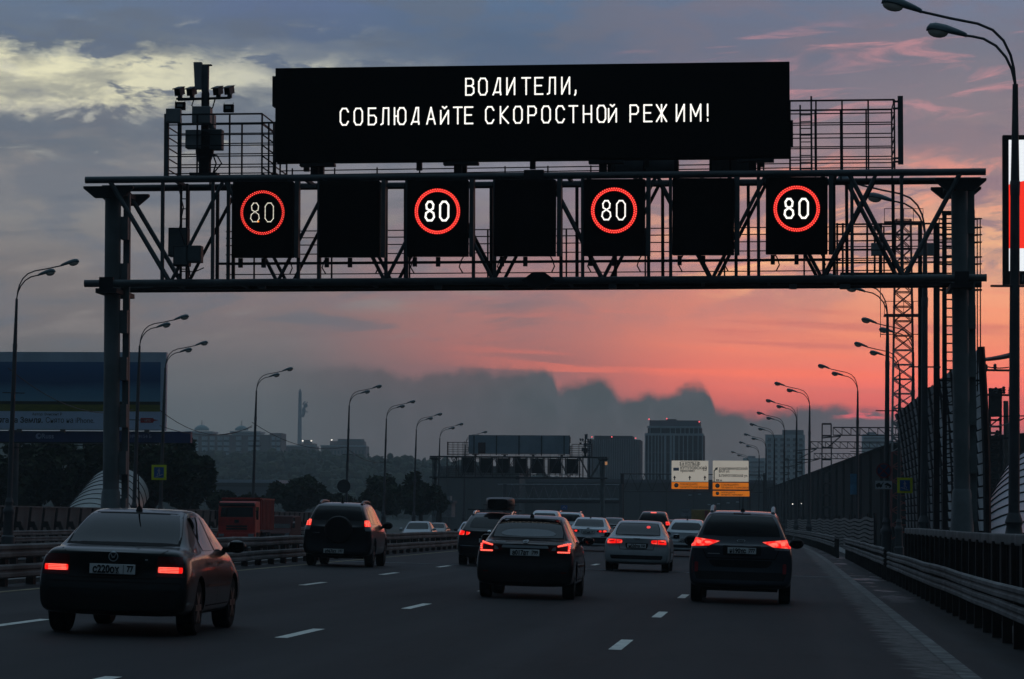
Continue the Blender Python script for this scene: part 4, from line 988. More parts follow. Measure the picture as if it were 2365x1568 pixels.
def mirror_cor(cor): return [(-cor[1][0], cor[1][1]), (-cor[0][0], cor[0][1]), (-cor[3][0], cor[3][1]), (-cor[2][0], cor[2][1])]
def pair(c, name, m, cor, **kw):
    a = c.patch(name, m, cor, **kw); b = c.patch(name, m, mirror_cor(cor), **kw); return a, b
def seat(px, Y, dx=0.0):
    """where a car centred on the photo column px stands on the carriageway, Y metres away"""
    X = X_at(px, Y) + dx
    return (X, Y, crossfall(X - bend(Y)))
def leds(c, parent, pts, r=.013, m=None):
    for i, (x, z) in enumerate(pts):
        h = c.hit(x, z, 'rear')
        if h: yield h[0] + h[1] * .018
def led_row(c, pts, parent, r=.014):
    mb = MB()
    for p in leds(c, parent, pts): mb.ell(p, (r * 1.25, r * .5, r), None, 8, 5)
    return mb.build('tail_led', M_TAILHOT, parent, True) if mb.v else None

# --- dark saloon, near left
c = Car('saloon_car', 'dark green-grey saloon nearest on the left, with red lamps glowing and plate с220ох 77', 'car', SEDAN, 4.38, 1.74, 1.44, paint('dark_green_grey_paint', (0.009, 0.013, 0.0125), .1), 'cars driving away on the near carriageway', seat(258, 34.6), R(1.2))
sedan_common(c)
c.patch('window_seal', M_SEAM, [(-.675, 1.005), (.675, 1.005), (.548, 1.382), (-.548, 1.382)], k=.12, off=.003)
c.patch('rear_window', M_GLASS, [(-.645, 1.025), (.645, 1.025), (.525, 1.36), (-.525, 1.36)], k=.12)
pair(c, 'tail_lamp', M_REDLENS, [(-.815, .665), (-.485, .665), (-.50, .90), (-.77, .90)], off=.008, k=.1)
for o, sg in zip(pair(c, 'lit_lamp', M_TAIL, [(-.78, .715), (-.51, .715), (-.51, .782), (-.78, .782)], off=.013, k=.12), (-1, 1)):
    for q in range(4): c.line('lamp_stripe', [(sg * .74, .722 + .018 * q), (sg * .53, .722 + .018 * q)], 'rear', .010, M_TAILHOT, .018, o)
c.line('boot_gap', [(-.50, .66), (-.52, .91), (-.60, .965)], 'rear', .012); c.line('boot_gap', [(.50, .66), (.52, .91), (.60, .965)], 'rear', .012); c.line('boot_gap', [(-.50, .645), (.50, .645)], 'rear', .016)
c.patch('plate_recess', M_TRIM, [(-.36, .665), (.36, .665), (.36, .815), (-.36, .815)], k=.1, off=.004)
c.plate('с220ох', 0.0, .745, '77')
M_BADGE = mat('bright_badge', (0.50, 0.54, 0.56), .3, .1, .05)
for Rr, m_, o_ in ((.056, M_BADGE, .008), (.044, M_TRIM, .011)): c.patch('badge', m_, [(-Rr, .885 - Rr), (Rr, .885 - Rr), (Rr, .885 + Rr), (-Rr, .885 + Rr)], k=1.0, off=o_, nu=10, nv=10)
c.line('badge_mark', [(-.026, .915), (-.008, .868)], 'rear', .008, M_BADGE, .014); c.line('badge_mark', [(-.008, .868), (0, .89)], 'rear', .008, M_BADGE, .014); c.line('badge_mark', [(0, .89), (.008, .868)], 'rear', .008, M_BADGE, .014); c.line('badge_mark', [(.008, .868), (.026, .915)], 'rear', .008, M_BADGE, .014)
c.line('badge_mark', [(.36, .858), (.39, .858)], 'rear', .014, M_BADGE, .008)
c.patch('rear_bumper', M_TRIM, [(-.80, .36), (.80, .36), (.84, .52), (-.84, .52)], k=.1, off=.004)
c.line('bumper_gap', [(-.85, .60), (.85, .60)], 'rear', .014)
c.antenna(1.5, .42, .16)

# --- dark brown saloon in the middle
c = Car('saloon_car', 'dark brown saloon in the middle with C-shaped rows of red LEDs and plate а017ат 799', 'car', SEDAN, 4.62, 1.76, 1.50, paint('dark_brown_paint', (0.010, 0.008, 0.0085)), 'cars driving away on the near carriageway', seat(1210, 55.2), R(0.4))
sedan_common(c); z = c.sz
c.patch('window_seal', M_SEAM, [(-.672, 1.065), (.672, 1.065), (.555, 1.425), (-.555, 1.425)], k=.14, off=.003)
c.patch('rear_window', M_GLASS, [(-.645, 1.085), (.645, 1.085), (.535, 1.405), (-.535, 1.405)], k=.14)
for sg, (o, _) in zip((-1, 1), [(x, 0) for x in pair(c, 'tail_lamp', M_REDLENS, [(-.82, .825), (-.42, .845), (-.36, .93), (-.77, 1.0)], off=.008, k=.12)]):
    s_ = 1 if sg < 0 else -1
    led_row(c, [(sg * (.77 - .03 * i), .985 - .006 * i) for i in range(7)] + [(sg * .775, .945 - .03 * i) for i in range(3)] + [(sg * (.775 - .031 * i), .843) for i in range(7)], o, .015)
    q = [(-.78, .832), (-.575, .838), (-.575, .86), (-.78, .857)]; c.patch('lit_lamp', M_TAIL, q if sg < 0 else mirror_cor(q), off=.012, parent=o)
    q = [(-.775, .965), (-.575, .93), (-.575, .955), (-.765, .995)]; c.patch('lit_lamp', M_TAIL, q if sg < 0 else mirror_cor(q), off=.012, parent=o)
    q = [(-.795, .845), (-.755, .845), (-.75, .98), (-.775, .98)]; c.patch('lit_lamp', M_TAIL, q if sg < 0 else mirror_cor(q), off=.0125, parent=o, nu=4)
    q = [(-.55, .865), (-.46, .87), (-.50, .925), (-.55, .935)]; c.patch('reversing_lamp', M_CLEARLENS, q if sg < 0 else mirror_cor(q), off=.013, k=.4, parent=o, nu=6, nv=5)
c.patch('painted_sky_reflection', mat('sky_reflection_paint', (0.050, 0.066, 0.080), .22, 0, .1, spec=.7), [(-.56, 1.10), (.56, 1.10), (.40, 1.235), (-.40, 1.235)], off=.010, k=.75)  # sky reflection painted as a paler patch over the opaque glass
c.patch('chrome_strip', M_BADGE, [(-.42, .905), (.42, .905), (.40, .95), (-.40, .95)], off=.015, k=.05)
c.plate('а017ат', 0.0, .825, '799')
c.patch('badge', M_BADGE, [(-.05, .985), (.05, .985), (.05, 1.045), (-.05, 1.045)], k=1.0, off=.01, nu=10, nv=8); c.patch('badge_centre', M_TRIM, [(-.033, .992), (.033, .992), (.033, 1.038), (-.033, 1.038)], k=1.0, off=.013, nu=8, nv=8); c.line('badge_mark', [(-.052, 1.015), (.052, 1.015)], 'rear', .015, M_BADGE, .016)
c.line('badge_mark', [(-.53, 1.005), (-.36, 1.005)], 'rear', .012, M_BADGE, .008)
c.patch('bumper_reflector', M_REDLENS, [(-.74, .47), (-.64, .47), (-.64, .495), (-.74, .495)], off=.01); c.patch('bumper_reflector', M_REDLENS, [(.64, .47), (.74, .47), (.74, .495), (.64, .495)], off=.01)
c.line('bumper_gap', [(-.80, .70), (-.45, .655), (.45, .655), (.80, .70)], 'rear', .012); c.line('boot_gap', [(-.42, .66), (-.44, .84)], 'rear'); c.line('boot_gap', [(.42, .66), (.44, .84)], 'rear')
c.antenna(1.55, .06, .05)

# --- dark grey SUV on the right
c = Car('suv', 'dark grey SUV in the right lane with wide glowing wedge lamps and plate н190хс 777', 'car', SUV, 4.68, 1.885, 1.70, paint('dark_grey_paint', (0.045, 0.052, 0.064)), 'cars driving away on the near carriageway', seat(1708, 57.0), R(-0.3))
suv_common(c)
c.patch('rear_window', M_GLASS, [(-.735, 1.225), (.735, 1.225), (.575, 1.60), (-.575, 1.60)], k=.16)
for a, b in zip(pair(c, 'tail_lamp', M_TAIL, [(-.90, 1.02), (-.58, 1.04), (-.38, 1.125), (-.86, 1.185)], off=.012, k=.06), (-1, 1)):
    q = [(-.80, 1.07), (-.72, 1.07), (-.73, 1.13), (-.80, 1.14)]; c.patch('lamp_core', M_TAILHOT, q if b < 0 else mirror_cor(q), off=.017, k=.8, parent=a, nu=6, nv=6)
    q = [(-.66, 1.075), (-.55, 1.085), (-.55, 1.115), (-.66, 1.12)]; c.patch('lamp_core', M_TAILHOT, q if b < 0 else mirror_cor(q), off=.017, k=.9, parent=a, nu=6, nv=5)
pair(c, 'reversing_lamp', M_CLEARLENS, [(-.87, .985), (-.62, .99), (-.60, 1.03), (-.88, 1.015)], off=.01)
c.plate('н190хс', 0.02, .965, '777')
c.patch('plate_recess', M_TRIM, [(-.33, .875), (.37, .875), (.37, 1.055), (-.33, 1.055)], off=.004, k=.1)
c.patch('badge', M_BADGE, [(-.075, 1.115), (.075, 1.115), (.075, 1.165), (-.075, 1.165)], k=1.0, off=.008, nu=10, nv=6); c.patch('badge_centre', M_TRIM, [(-.064, 1.121), (.064, 1.121), (.064, 1.159), (-.064, 1.159)], k=1.0, off=.012, nu=10, nv=6)
h_ = c.hit(0, 1.14, 'rear')[0]; text_mb('KIA', .042, (0, h_.y - .02, 1.126), 'CENTER', m=M_BADGE, parent=c.t, name='badge_lettering', bold=.001)
c.line('badge_mark', [(-.60, .90), (-.38, .90)], 'rear', .014, M_BADGE, .008)
pair(c, 'bumper_reflector', mat('bright_red_reflector', (0.35, 0.02, 0.02), 0.15, 0, 0.1, coat=.8), [(-.83, .56), (-.765, .56), (-.765, .74), (-.83, .745)], off=.012, k=.2)  # brighter red than the other bumper reflectors
c.patch('lower_bumper', M_TRIM, [(-.80, .43), (.80, .43), (.84, .58), (-.84, .58)], off=.004, k=.06); c.patch('bumper_recess', M_TRIM, [(-.50, .66), (.50, .66), (.60, .79), (-.60, .79)], off=.004, k=.2)
c.line('tailgate_gap', [(-.62, .82), (-.70, 1.0)], 'rear', .014); c.line('tailgate_gap', [(.62, .82), (.70, 1.0)], 'rear', .014); c.line('tailgate_gap', [(-.62, .82), (.62, .82)], 'rear', .016)
c.rails(.56, .75, 2.6, mat('satin_silver', (0.55, 0.58, 0.60), 0.4, 0.2, 0.05), .08)
c.line('wiper', [(-.02, 1.25), (.34, 1.33)], 'rear', .014, M_TRIM, .02)
c.antenna(.95, .26, .02)
c.patch('brake_light', M_REDLENS, [(-.16, 1.625), (.16, 1.625), (.16, 1.645), (-.16, 1.645)], off=.012)

# --- dark SUV with the spare wheel
c = Car('suv', 'dark SUV in the leftmost lane with a spare wheel on its tailgate', 'car', SUV, 4.40, 1.78, 1.66, paint('dark_blue_black_paint', (0.006, 0.007, 0.009)), 'cars driving away on the near carriageway', seat(777, 79.5), R(0.8))
suv_common(c)
c.patch('rear_window', M_GLASS, [(-.66, 1.19), (.66, 1.19), (.55, 1.55), (-.55, 1.55)], k=.14)
for o, sg in zip(pair(c, 'tail_lamp', M_TAIL, [(-.84, 1.04), (-.69, 1.04), (-.68, 1.20), (-.80, 1.20)], off=.012, k=.15), (-1, 1)):
    led_row(c, [(sg * x, zz) for x in (.73, .78) for zz in (1.06, 1.10, 1.14, 1.18)], o, .016)
pair(c, 'reversing_lamp', M_CLEARLENS, [(-.85, .93), (-.72, .93), (-.69, 1.03), (-.84, 1.03)], off=.01, k=.15)
h_ = c.hit(.03, .95, 'rear')[0]
mb = MB(); mb.lathe([(.06, 0), (.33, .01), (.36, .05), (.36, .16), (.30, .20)], (.03, h_.y - .10, .95), 28, Matrix.Rotation(R(-90), 3, 'X')); sw = mb.build('spare_wheel', M_TRIM, c.t, True)
mb = MB(); mb.lathe([(.30, -.012), (.285, .0), (.1, .004)], (.03, h_.y - .11, .95), 24, Matrix.Rotation(R(-90), 3, 'X')); mb.build('wheel_cover', c.pt, sw, True)
c.plate('а967кх', -.07, .40, '197')
c.line('tailgate_gap', [(-.66, .60), (-.68, 1.15)], 'rear', .014); c.line('tailgate_gap', [(.66, .60), (.68, 1.15)], 'rear', .014); c.line('tailgate_gap', [(-.66, .60), (.66, .60)], 'rear', .016)
c.line('badge_mark', [(-.62, .86), (-.46, .86)], 'rear', .016, M_CHROME, .008)
c.rails(.54, .6, 2.5, mat('grey_roof_rail', (0.10, 0.10, 0.10), 0.4, 0.5), .05); c.antenna(.9, .16, .1)

# --- dark hatchback with the roof box
cb = Car('hatchback_car', 'dark hatchback under a black roof box, partly behind the brown saloon', 'car', HATCH, 4.50, 1.84, 1.52, paint('black_plum_paint', (0.012, 0.009, 0.011)), 'cars driving away on the near carriageway', seat(1128, 87.5), 0)
suv_common(cb); c = cb
c.patch('rear_window', M_GLASS, [(-.60, 1.07), (.60, 1.07), (.48, 1.37), (-.48, 1.37)], k=.2)
pair(c, 'tail_lamp', M_TAIL, [(-.86, .86), (-.71, .86), (-.69, .97), (-.83, .99)], off=.012, k=.3); pair(c, 'tail_lamp', M_TAIL, [(-.66, .86), (-.57, .88), (-.53, .94), (-.65, .96)], off=.012, k=.3)
c.plate('с816', -.02, .72, '50'); c.line('chrome_strip', [(-.80, .56), (.80, .56)], 'rear', .018, M_CHROME, .012); c.patch('badge', M_CHROME, [(-.05, .93), (.05, .93), (.05, 1.01), (-.05, 1.01)], k=1., off=.01, nu=8, nv=8)
c.rails(.53, .7, 2.5, M_CHROME, .04)
mb = MB()
for y in (1.0, 2.1): mb.bar((-.72, y, 1.585), (.72, y, 1.585), .05, .03)
mb.build('cross_bar', M_CHROME, c.t)
rb = thing('roof_box', 'black roof box strapped on the dark hatchback behind the brown saloon', 'roof box', c.t.matrix_basis @ Vector((.16, .65, 1.565)))
mb = MB()
def rbx(u, v):
    a = u * 2 * math.pi; k = math.sin(math.pi * min(1, max(0, .08 + v * .84))) ** .25
    cx, cz = math.copysign(abs(math.cos(a)) ** .35, math.cos(a)), math.copysign(abs(math.sin(a)) ** .35, math.sin(a))
    return (cx * .40 * k, v * 1.75, .20 + cz * .195 * k * (1 if cz < 0 or v < .55 else 1 - .5 * (v - .55)))
mb.grid(rbx, 32, 14); mb.add([rbx(i / 32, 0) for i in range(32)], [tuple(range(32))]); mb.add([rbx(i / 32, 1) for i in range(32)], [tuple(range(32))])
mb.build('shell', mat('black_box_plastic', (0.006, 0.006, 0.007), 0.4, 0, .1), rb, True)
mb = MB(); mb.box((0, .88, .17), (.83, 1.6, .012)); mb.build('lid_seam', M_SEAM, rb); mb = MB(); mb.box((.37, .06, .27), (.07, .03, .02)); mb.build('latch', M_CLEARLENS, rb)

# --- silver saloon
c = Car('saloon_car', 'silver saloon with grey plate between the brown saloon and the dark grey SUV', 'car', SEDAN, 4.70, 1.83, 1.43, paint('silver_paint', (0.44, 0.47, 0.48), .25, .35), 'cars driving away on the near carriageway', seat(1469, 86.5), 0)
sedan_common(c)
c.patch('window_seal', M_SEAM, [(-.66, 1.0), (.66, 1.0), (.55, 1.355), (-.55, 1.355)], k=.2, off=.003)
c.patch('rear_window', M_GLASS, [(-.635, 1.02), (.635, 1.02), (.53, 1.335), (-.53, 1.335)], k=.2)
for o, sg in zip(pair(c, 'tail_lamp', M_TAIL, [(-.83, .765), (-.40, .79), (-.40, .88), (-.79, .90)], off=.012, k=.3), (-1, 1)):
    q = [(-.58, .78), (-.56, .78), (-.56, .89), (-.58, .89)]; c.patch('lamp_divider', c.pt, q if sg < 0 else mirror_cor(q), off=.016, k=0, nu=3, parent=o)
    c.line('lamp_bar', [(sg * .76, .835), (sg * .62, .84)], 'rear', .02, M_REDLENS, .017, o); c.line('lamp_bar', [(sg * .53, .84), (sg * .44, .84)], 'rear', .02, M_REDLENS, .017, o)
c.patch('plate_recess', M_TRIM, [(-.30, .655), (.30, .655), (.32, .80), (-.32, .80)], off=.004, k=.15); c.plate('м530хе', 0.0, .72, '150')
for x in (-.06, -.02, .02, .06): c.patch('badge_ring', M_CHROME, [(x - .03, .905), (x + .03, .905), (x + .03, .955), (x - .03, .955)], k=1., off=.008 + .002 * (x > 0), nu=8, nv=8)
for x in (-.06, -.02, .02, .06): c.patch('badge_ring', c.pt, [(x - .02, .913), (x + .02, .913), (x + .02, .947), (x - .02, .947)], k=1., off=.013, nu=6, nv=6)
c.line('boot_gap', [(-.46, .62), (-.50, .80)], 'rear'); c.line('boot_gap', [(.46, .62), (.50, .80)], 'rear'); c.line('bumper_gap', [(-.46, .62), (.46, .62)], 'rear', .016)
c.patch('lower_bumper', M_TRIM, [(-.70, .35), (.70, .35), (.74, .46), (-.74, .46)], off=.004, k=.1)
q = c.patch('window_glint', glow('red_glint_glow', (1.0, .05, .04), .8), [(.22, 1.20), (.33, 1.20), (.33, 1.27), (.22, 1.27)], k=.8, off=.009, nu=6, nv=6)  # red glint laid on the glass as a glowing patch
if q: q.name = 'painted_window_glint'

# --- white saloon
c = Car('saloon_car', 'white saloon with two round-eyed red lamps, just left of the silver saloon', 'car', SEDAN, 4.85, 1.84, 1.46, paint('white_paint_gloss', (0.78, 0.82, 0.84), .0, .35), 'cars driving away on the near carriageway', seat(1357, 133), 0)
sedan_common(c)
c.patch('rear_window', M_GLASS, [(-.66, 1.045), (.66, 1.045), (.55, 1.36), (-.55, 1.36)], k=.15)
pair(c, 'tail_lamp_housing', M_REDLENS, [(-.83, .80), (-.36, .82), (-.40, .90), (-.79, .92)], off=.008, k=.2)
pair(c, 'tail_lamp', M_TAIL, [(-.80, .81), (-.63, .81), (-.63, .91), (-.79, .91)], off=.013, k=.7, nu=8); pair(c, 'tail_lamp', M_TAIL, [(-.58, .82), (-.46, .82), (-.46, .90), (-.58, .90)], off=.013, k=.7, nu=8)
c.plate('х171ме', 0, .82, '197', w=.52); c.patch('lower_bumper', M_TRIM, [(-.76, .34), (.76, .34), (.82, .60), (-.82, .60)], off=.004, k=.1)
c.patch('badge', M_TRIM, [(-.06, .95), (.06, .95), (.06, .99), (-.06, .99)], k=1., off=.01, nu=8, nv=6); c.patch('bumper_reflector', M_REDLENS, [(.55, .63), (.78, .63), (.78, .66), (.55, .66)], off=.008); c.antenna(1.6, .08, .06)

# --- white hatchback
c = Car('hatchback_car', 'white rounded hatchback behind the left mirror of the dark grey SUV', 'car', HATCH, 4.40, 1.81, 1.50, MATS['white_paint_gloss'], 'cars driving away on the near carriageway', seat(1584, 124), 0)
suv_common(c)
c.patch('rear_window', M_GLASS, [(-.66, 1.06), (.66, 1.06), (.50, 1.36), (-.50, 1.36)], k=.3)
pair(c, 'tail_lamp', M_REDLENS, [(-.85, .86), (-.60, .87), (-.66, .97), (-.83, 1.0)], off=.012, k=.2); pair(c, 'lit_lamp', M_TAIL, [(-.80, .87), (-.72, .87), (-.72, .92), (-.80, .92)], off=.017, k=.5, nu=6)
c.plate('с545ок', -.02, .66, '77'); c.line('tailgate_gap', [(-.55, .58), (.55, .58)], 'rear', .02); c.patch('lower_bumper', M_TRIM, [(-.72, .36), (.72, .36), (.76, .48), (-.76, .48)], off=.004, k=.1); c.antenna(.9, .2, .05)

# --- farther cars of the jam
def plain(kind, label, px, Y, pt, L, W, H, lit=True, high=False, base=None, name='saloon_car', dx=0):
    base = base or kind
    c = Car(name, label, 'car', base, L, W, H, pt, 'cars driving away on the near carriageway', seat(px, Y, dx), 0)
    if base is SEDAN:
        sedan_common(c); g = [(-.63, 1.03), (.63, 1.03), (.52, 1.35), (-.52, 1.35)]; l = [(-.82, .78), (-.5, .79), (-.5, .90), (-.79, .91)]
    elif base is SUV:
        suv_common(c); g = [(-.70, 1.20), (.70, 1.20), (.56, 1.58), (-.56, 1.58)]; l = [(-.88, 1.02), (-.68, 1.02), (-.66, 1.20), (-.84, 1.20)]
    else:
        suv_common(c); g = [(-.63, 1.06), (.63, 1.06), (.49, 1.37), (-.49, 1.37)]; l = [(-.84, .86), (-.62, .86), (-.64, .98), (-.81, .99)]
    f = lambda q: [(x * c.sx, z * c.sz) for x, z in q]
    c.patch('rear_window', M_GLASS, f(g), k=.18); pair(c, 'tail_lamp', M_TAIL if lit else M_REDLENS, f(l), off=.012, k=.2)
    if high: c.patch('brake_light', M_TAILHOT, [(-.16, c.H * .94), (.16, c.H * .94), (.16, c.H * .965), (-.16, c.H * .965)], off=.012)
    c.plate('в241ур', 0, .8 * c.sz if base is not SUV else .95 * c.sz, '99')
    return c
M_DARKP = paint('black_paint', (0.010, 0.010, 0.011))
c = plain(SUV, 'black SUV braking, its high brake light lit, above the silver saloon roof', 1507, 172, M_DARKP, 4.8, 1.95, 1.88, True, True, name='suv')
c = plain(SUV, 'white SUV with dark rear glass half hidden behind the brown saloon roof', 1312, 168, MATS['white_paint_gloss'], 4.6, 1.84, 1.68, False, name='suv'); c.rails(.55, .7, 2.5, M_CHROME, .05)
plain(HATCH, 'white car of which only the roof shows over the brown saloon', 1255, 154, MATS['white_paint_gloss'], 4.4, 1.8, 1.72, False, name='hatchback_car')
plain(SEDAN, 'dark car squeezed in view between the white and the silver saloon', 1414, 215, M_DARKP, 4.6, 1.8, 1.47, False)
plain(SEDAN, 'dark car glimpsed right of the braking black SUV', 1541, 225, M_DARKP, 4.6, 1.8, 1.45, False)
plain(SEDAN, 'pale blue car whose roof shows over the white hatchback', 1606, 185, paint('pale_blue_paint', (0.42, 0.50, 0.56), .2), 4.6, 1.8, 1.44, False)

# yellow van with a red band, far ahead
X, Y = X_at(1622, 330), 330
t = thing('box_van', 'far yellow box van with a red band, left of the dark grey SUV roof', 'van', (X, Y, crossfall(X - bend(Y))))
mb = MB(); mb.box((0, 2.0, 1.55), (2.3, 4.0, 2.1)); mb.build('cargo_box', mat('ochre_yellow_paint', (0.42, 0.25, 0.03), .5), t, bevel=.05)
mb = MB(); mb.box((.42, -.02, 1.55), (.34, .03, 2.0)); mb.build('red_band', mat('red_band_paint', (0.35, 0.03, 0.02), .5), t); mb = MB(); mb.box((.98, -.02, 1.55), (.28, .03, 2.0)); mb.build('red_band', MATS['red_band_paint'], t)
mb = MB(); mb.prism([(-1.05, 4.05, .5), (-1.05, 5.6, .5), (-1.05, 5.6, 1.1), (-1.05, 5.0, 2.0), (-1.05, 4.05, 2.05)], (2.1, 0, 0)); mb.build('cab', MATS['ochre_yellow_paint'], t, bevel=.05)
for y in (.9, 4.6):
    for sg in (-1, 1): mb = MB(); mb.cyl((sg * .75, y, .36), (sg * 1.05, y, .36), .36, n=18); mb.build('wheel', M_RUBBER, t)
mb = MB(); mb.box((0, -.03, .5), (2.2, .1, .14)); mb.build('rear_bumper', M_TRIM, t)

# --- oncoming traffic beyond the median
def oncoming(base, label, px, Y, pt, L, W, H, z=None, name='saloon_car'):
    c = Car(name, label, 'car', base, L, W, H, pt, 'oncoming cars beyond the median', (X_at(px, Y), Y + L, OPP if z is None else z), math.pi, 0.0)
    if base is SEDAN: sedan_common(c)
    else: suv_common(c)
    fz = lambda q: [(x * c.sx, zz * c.sz) for x, zz in q]
    c.patch('headlamp', M_HEAD, fz([(-.78, .56), (-.48, .58), (-.50, .68), (-.72, .70)]), 'front', .01, .25); c.patch('headlamp', M_HEAD, fz([(.48, .58), (.78, .56), (.72, .70), (.50, .68)]), 'front', .01, .25)
    c.patch('grille', M_TRIM, fz([(-.40, .50), (.40, .50), (.42, .62), (-.42, .62)]), 'front', .008, .2)
    c.plate('', 0, .42 * c.sz, '', 'front')
    return c
oncoming(SEDAN, 'silver oncoming car behind the median rail, right of the spare wheel SUV', 958, 174, MATS['silver_paint'], 4.4, 1.75, 1.50, -.2)
oncoming(SEDAN, 'small beige oncoming car tucked behind the silver oncoming one', 1004, 250, paint('beige_paint', (0.25, 0.22, 0.18)), 4.4, 1.75, 1.45, -.3)
oncoming(HATCH, 'pale blue oncoming car at the left edge of the roof box hatchback', 1083, 186, MATS['pale_blue_paint'], 4.3, 1.75, 1.5, -.2, 'hatchback_car')
oncoming(SEDAN, 'white oncoming car just left of the red dump truck', 418, 225, MATS['white_paint_gloss'], 4.5, 1.78, 1.5, -.5)

def dump_truck():
    Y = 190.0; X = X_at(547, Y)
    t = thing('dump_truck', 'red dump truck with ribbed tipper body coming towards us beyond the median', 'truck', (X, Y, -.52), math.pi)
    red = mat('truck_red_paint', (0.60, 0.036, 0.022), .45, 0, .2, 1.0, dirt=(0.2, 0.035, 0.025)); tip = mat('tipper_red_paint', (0.42, 0.05, 0.034), .6, 0, .25, 1.0, dirt=(0.16, 0.05, 0.04))
    # local: front faces +Y (turned about), cab front at y=0
    mb = MB(); W = 1.16
    mb.prism([(-W, -1.7, 1.0), (-W, .02, 1.0), (-W, .05, 1.9), (-W, -.12, 2.78), (-W, -.35, 2.95), (-W, -1.7, 2.95)], (2 * W, 0, 0)); mb.build('cab', red, t, bevel=.06)
    mb = MB(); mb.quad((-1.02, .045, 1.98), (1.02, .045, 1.98), (.98, -.075, 2.58), (-.98, -.075, 2.58)); mb.build('windscreen', M_GLASS, t)
    mb = MB(); mb.box((0, -.02, 2.75), (2.2, .28, .12), Matrix.Rotation(R(25), 3, 'X')); mb.build('sun_visor', M_TRIM, t)
    for z in (1.25, 1.42): mb = MB(); mb.box((0, .05, z), (1.3, .05, .10)); mb.build('grille_bar', M_TRIM, t)
    mb = MB(); mb.box((0, .06, 1.72), (.28, .03, .2)); mb.build('badge', M_TRIM, t)
    mb = MB(); mb.box((0, .08, .82), (2.4, .3, .40)); mb.build('front_bumper', red, t, bevel=.03)
    for sg in (-1, 1):
        mb = MB(); mb.box((sg * .92, .235, .86), (.34, .03, .17)); mb.build('headlamp', M_HEAD, t, bevel=.02)
        mb = MB(); mb.box((sg * 1.30, .1, 2.1), (.12, .16, .55)); mb.bar((sg * 1.15, .0, 2.35), (sg * 1.3, .1, 2.35), .04); mb.build('wing_mirror', M_TRIM, t)
        mb = MB(); mb.quad((sg * 1.163, -1.2, 1.95), (sg * 1.163, -.1, 1.95), (sg * 1.163, -.2, 2.6), (sg * 1.163, -1.2, 2.6)); mb.build('side_window', M_GLASS, t)
    mb = MB(); mb.prism([(-1.2, -6.6, 1.2), (-1.2, -1.9, 1.2), (-1.2, -1.85, 3.1), (-1.2, -6.6, 3.1)], (2.4, 0, 0))
    tp = mb.build('tipper_body', tip, t, bevel=.03)
    for k in range(9):
        for sg in (-1, 1): mb = MB(); mb.box((sg * 1.235, -2.15 - .52 * k, 2.15), (.08, .13, 1.9)); mb.build('rib', tip, tp)
    mb = MB(); mb.box((0, -1.75, 3.14), (2.4, .5, .08)); mb.box((0, -4.2, 3.1), (2.55, 4.9, .1)); mb.build('top_rim', tip, tp)
    mb = MB(); mb.box((0, -3.5, .95), (1.0, 6.6, .3)); mb.build('chassis', M_TRIM, t)
    for y in (-.8, -4.3, -5.6):
        for sg in (-1, 1): mb = MB(); mb.cyl((sg * .80, y, .52), (sg * 1.15, y, .52), .52, n=20); mb.build('wheel', M_RUBBER, t, True)
    mb = MB(); mb.box((0, .24, .72), (.5, .02, .11)); mb.build('number_plate', M_PLATE, t)
dump_truck()
def maroon_van():
    Y = 212.0; X = X_at(637, Y)
    t = thing('delivery_van', 'dark maroon van coming towards us behind the red dump truck', 'van', (X, Y, -.56), math.pi)
    m_ = mat('maroon_paint', (0.07, 0.016, 0.014), .7, 0, .15, spec=.2)
    mb = MB(); mb.prism([(-.97, -5.2, .4), (-.97, .0, .4), (-.97, .02, .95), (-.97, -.75, 1.22), (-.97, -1.35, 2.12), (-.97, -5.2, 2.15)], (1.94, 0, 0)); mb.build('body', m_, t, bevel=.08)
    mb = MB(); mb.quad((-.86, -.79, 1.29), (.86, -.79, 1.29), (.78, -1.30, 2.03), (-.78, -1.30, 2.03)); mb.build('windscreen', M_GLASS, t)
    for sg in (-1, 1):
        mb = MB(); mb.prism([(sg * .60, .03, .72), (sg * .93, .03, .72), (sg * .93, .03, .98), (sg * .66, .03, .92)], (0, .03, 0)); mb.build('headlamp', M_HEAD, t)
        mb = MB(); mb.box((sg * 1.10, -.95, 1.45), (.18, .12, .3)); mb.build('wing_mirror', M_TRIM, t)
        mb = MB(); mb.quad((sg * .975, -2.2, 1.3), (sg * .975, -1.1, 1.3), (sg * .975, -1.5, 2.0), (sg * .975, -2.2, 2.0)); mb.build('side_window', M_GLASS, t)
        for y in (-.85, -4.0): mb = MB(); mb.cyl((sg * .72, y, .35), (sg * .98, y, .35), .35, n=18); mb.build('wheel', M_RUBBER, t, True)
    mb = MB(); mb.box((0, .03, .78), (.9, .04, .2)); mb.build('grille', M_TRIM, t)
maroon_van()

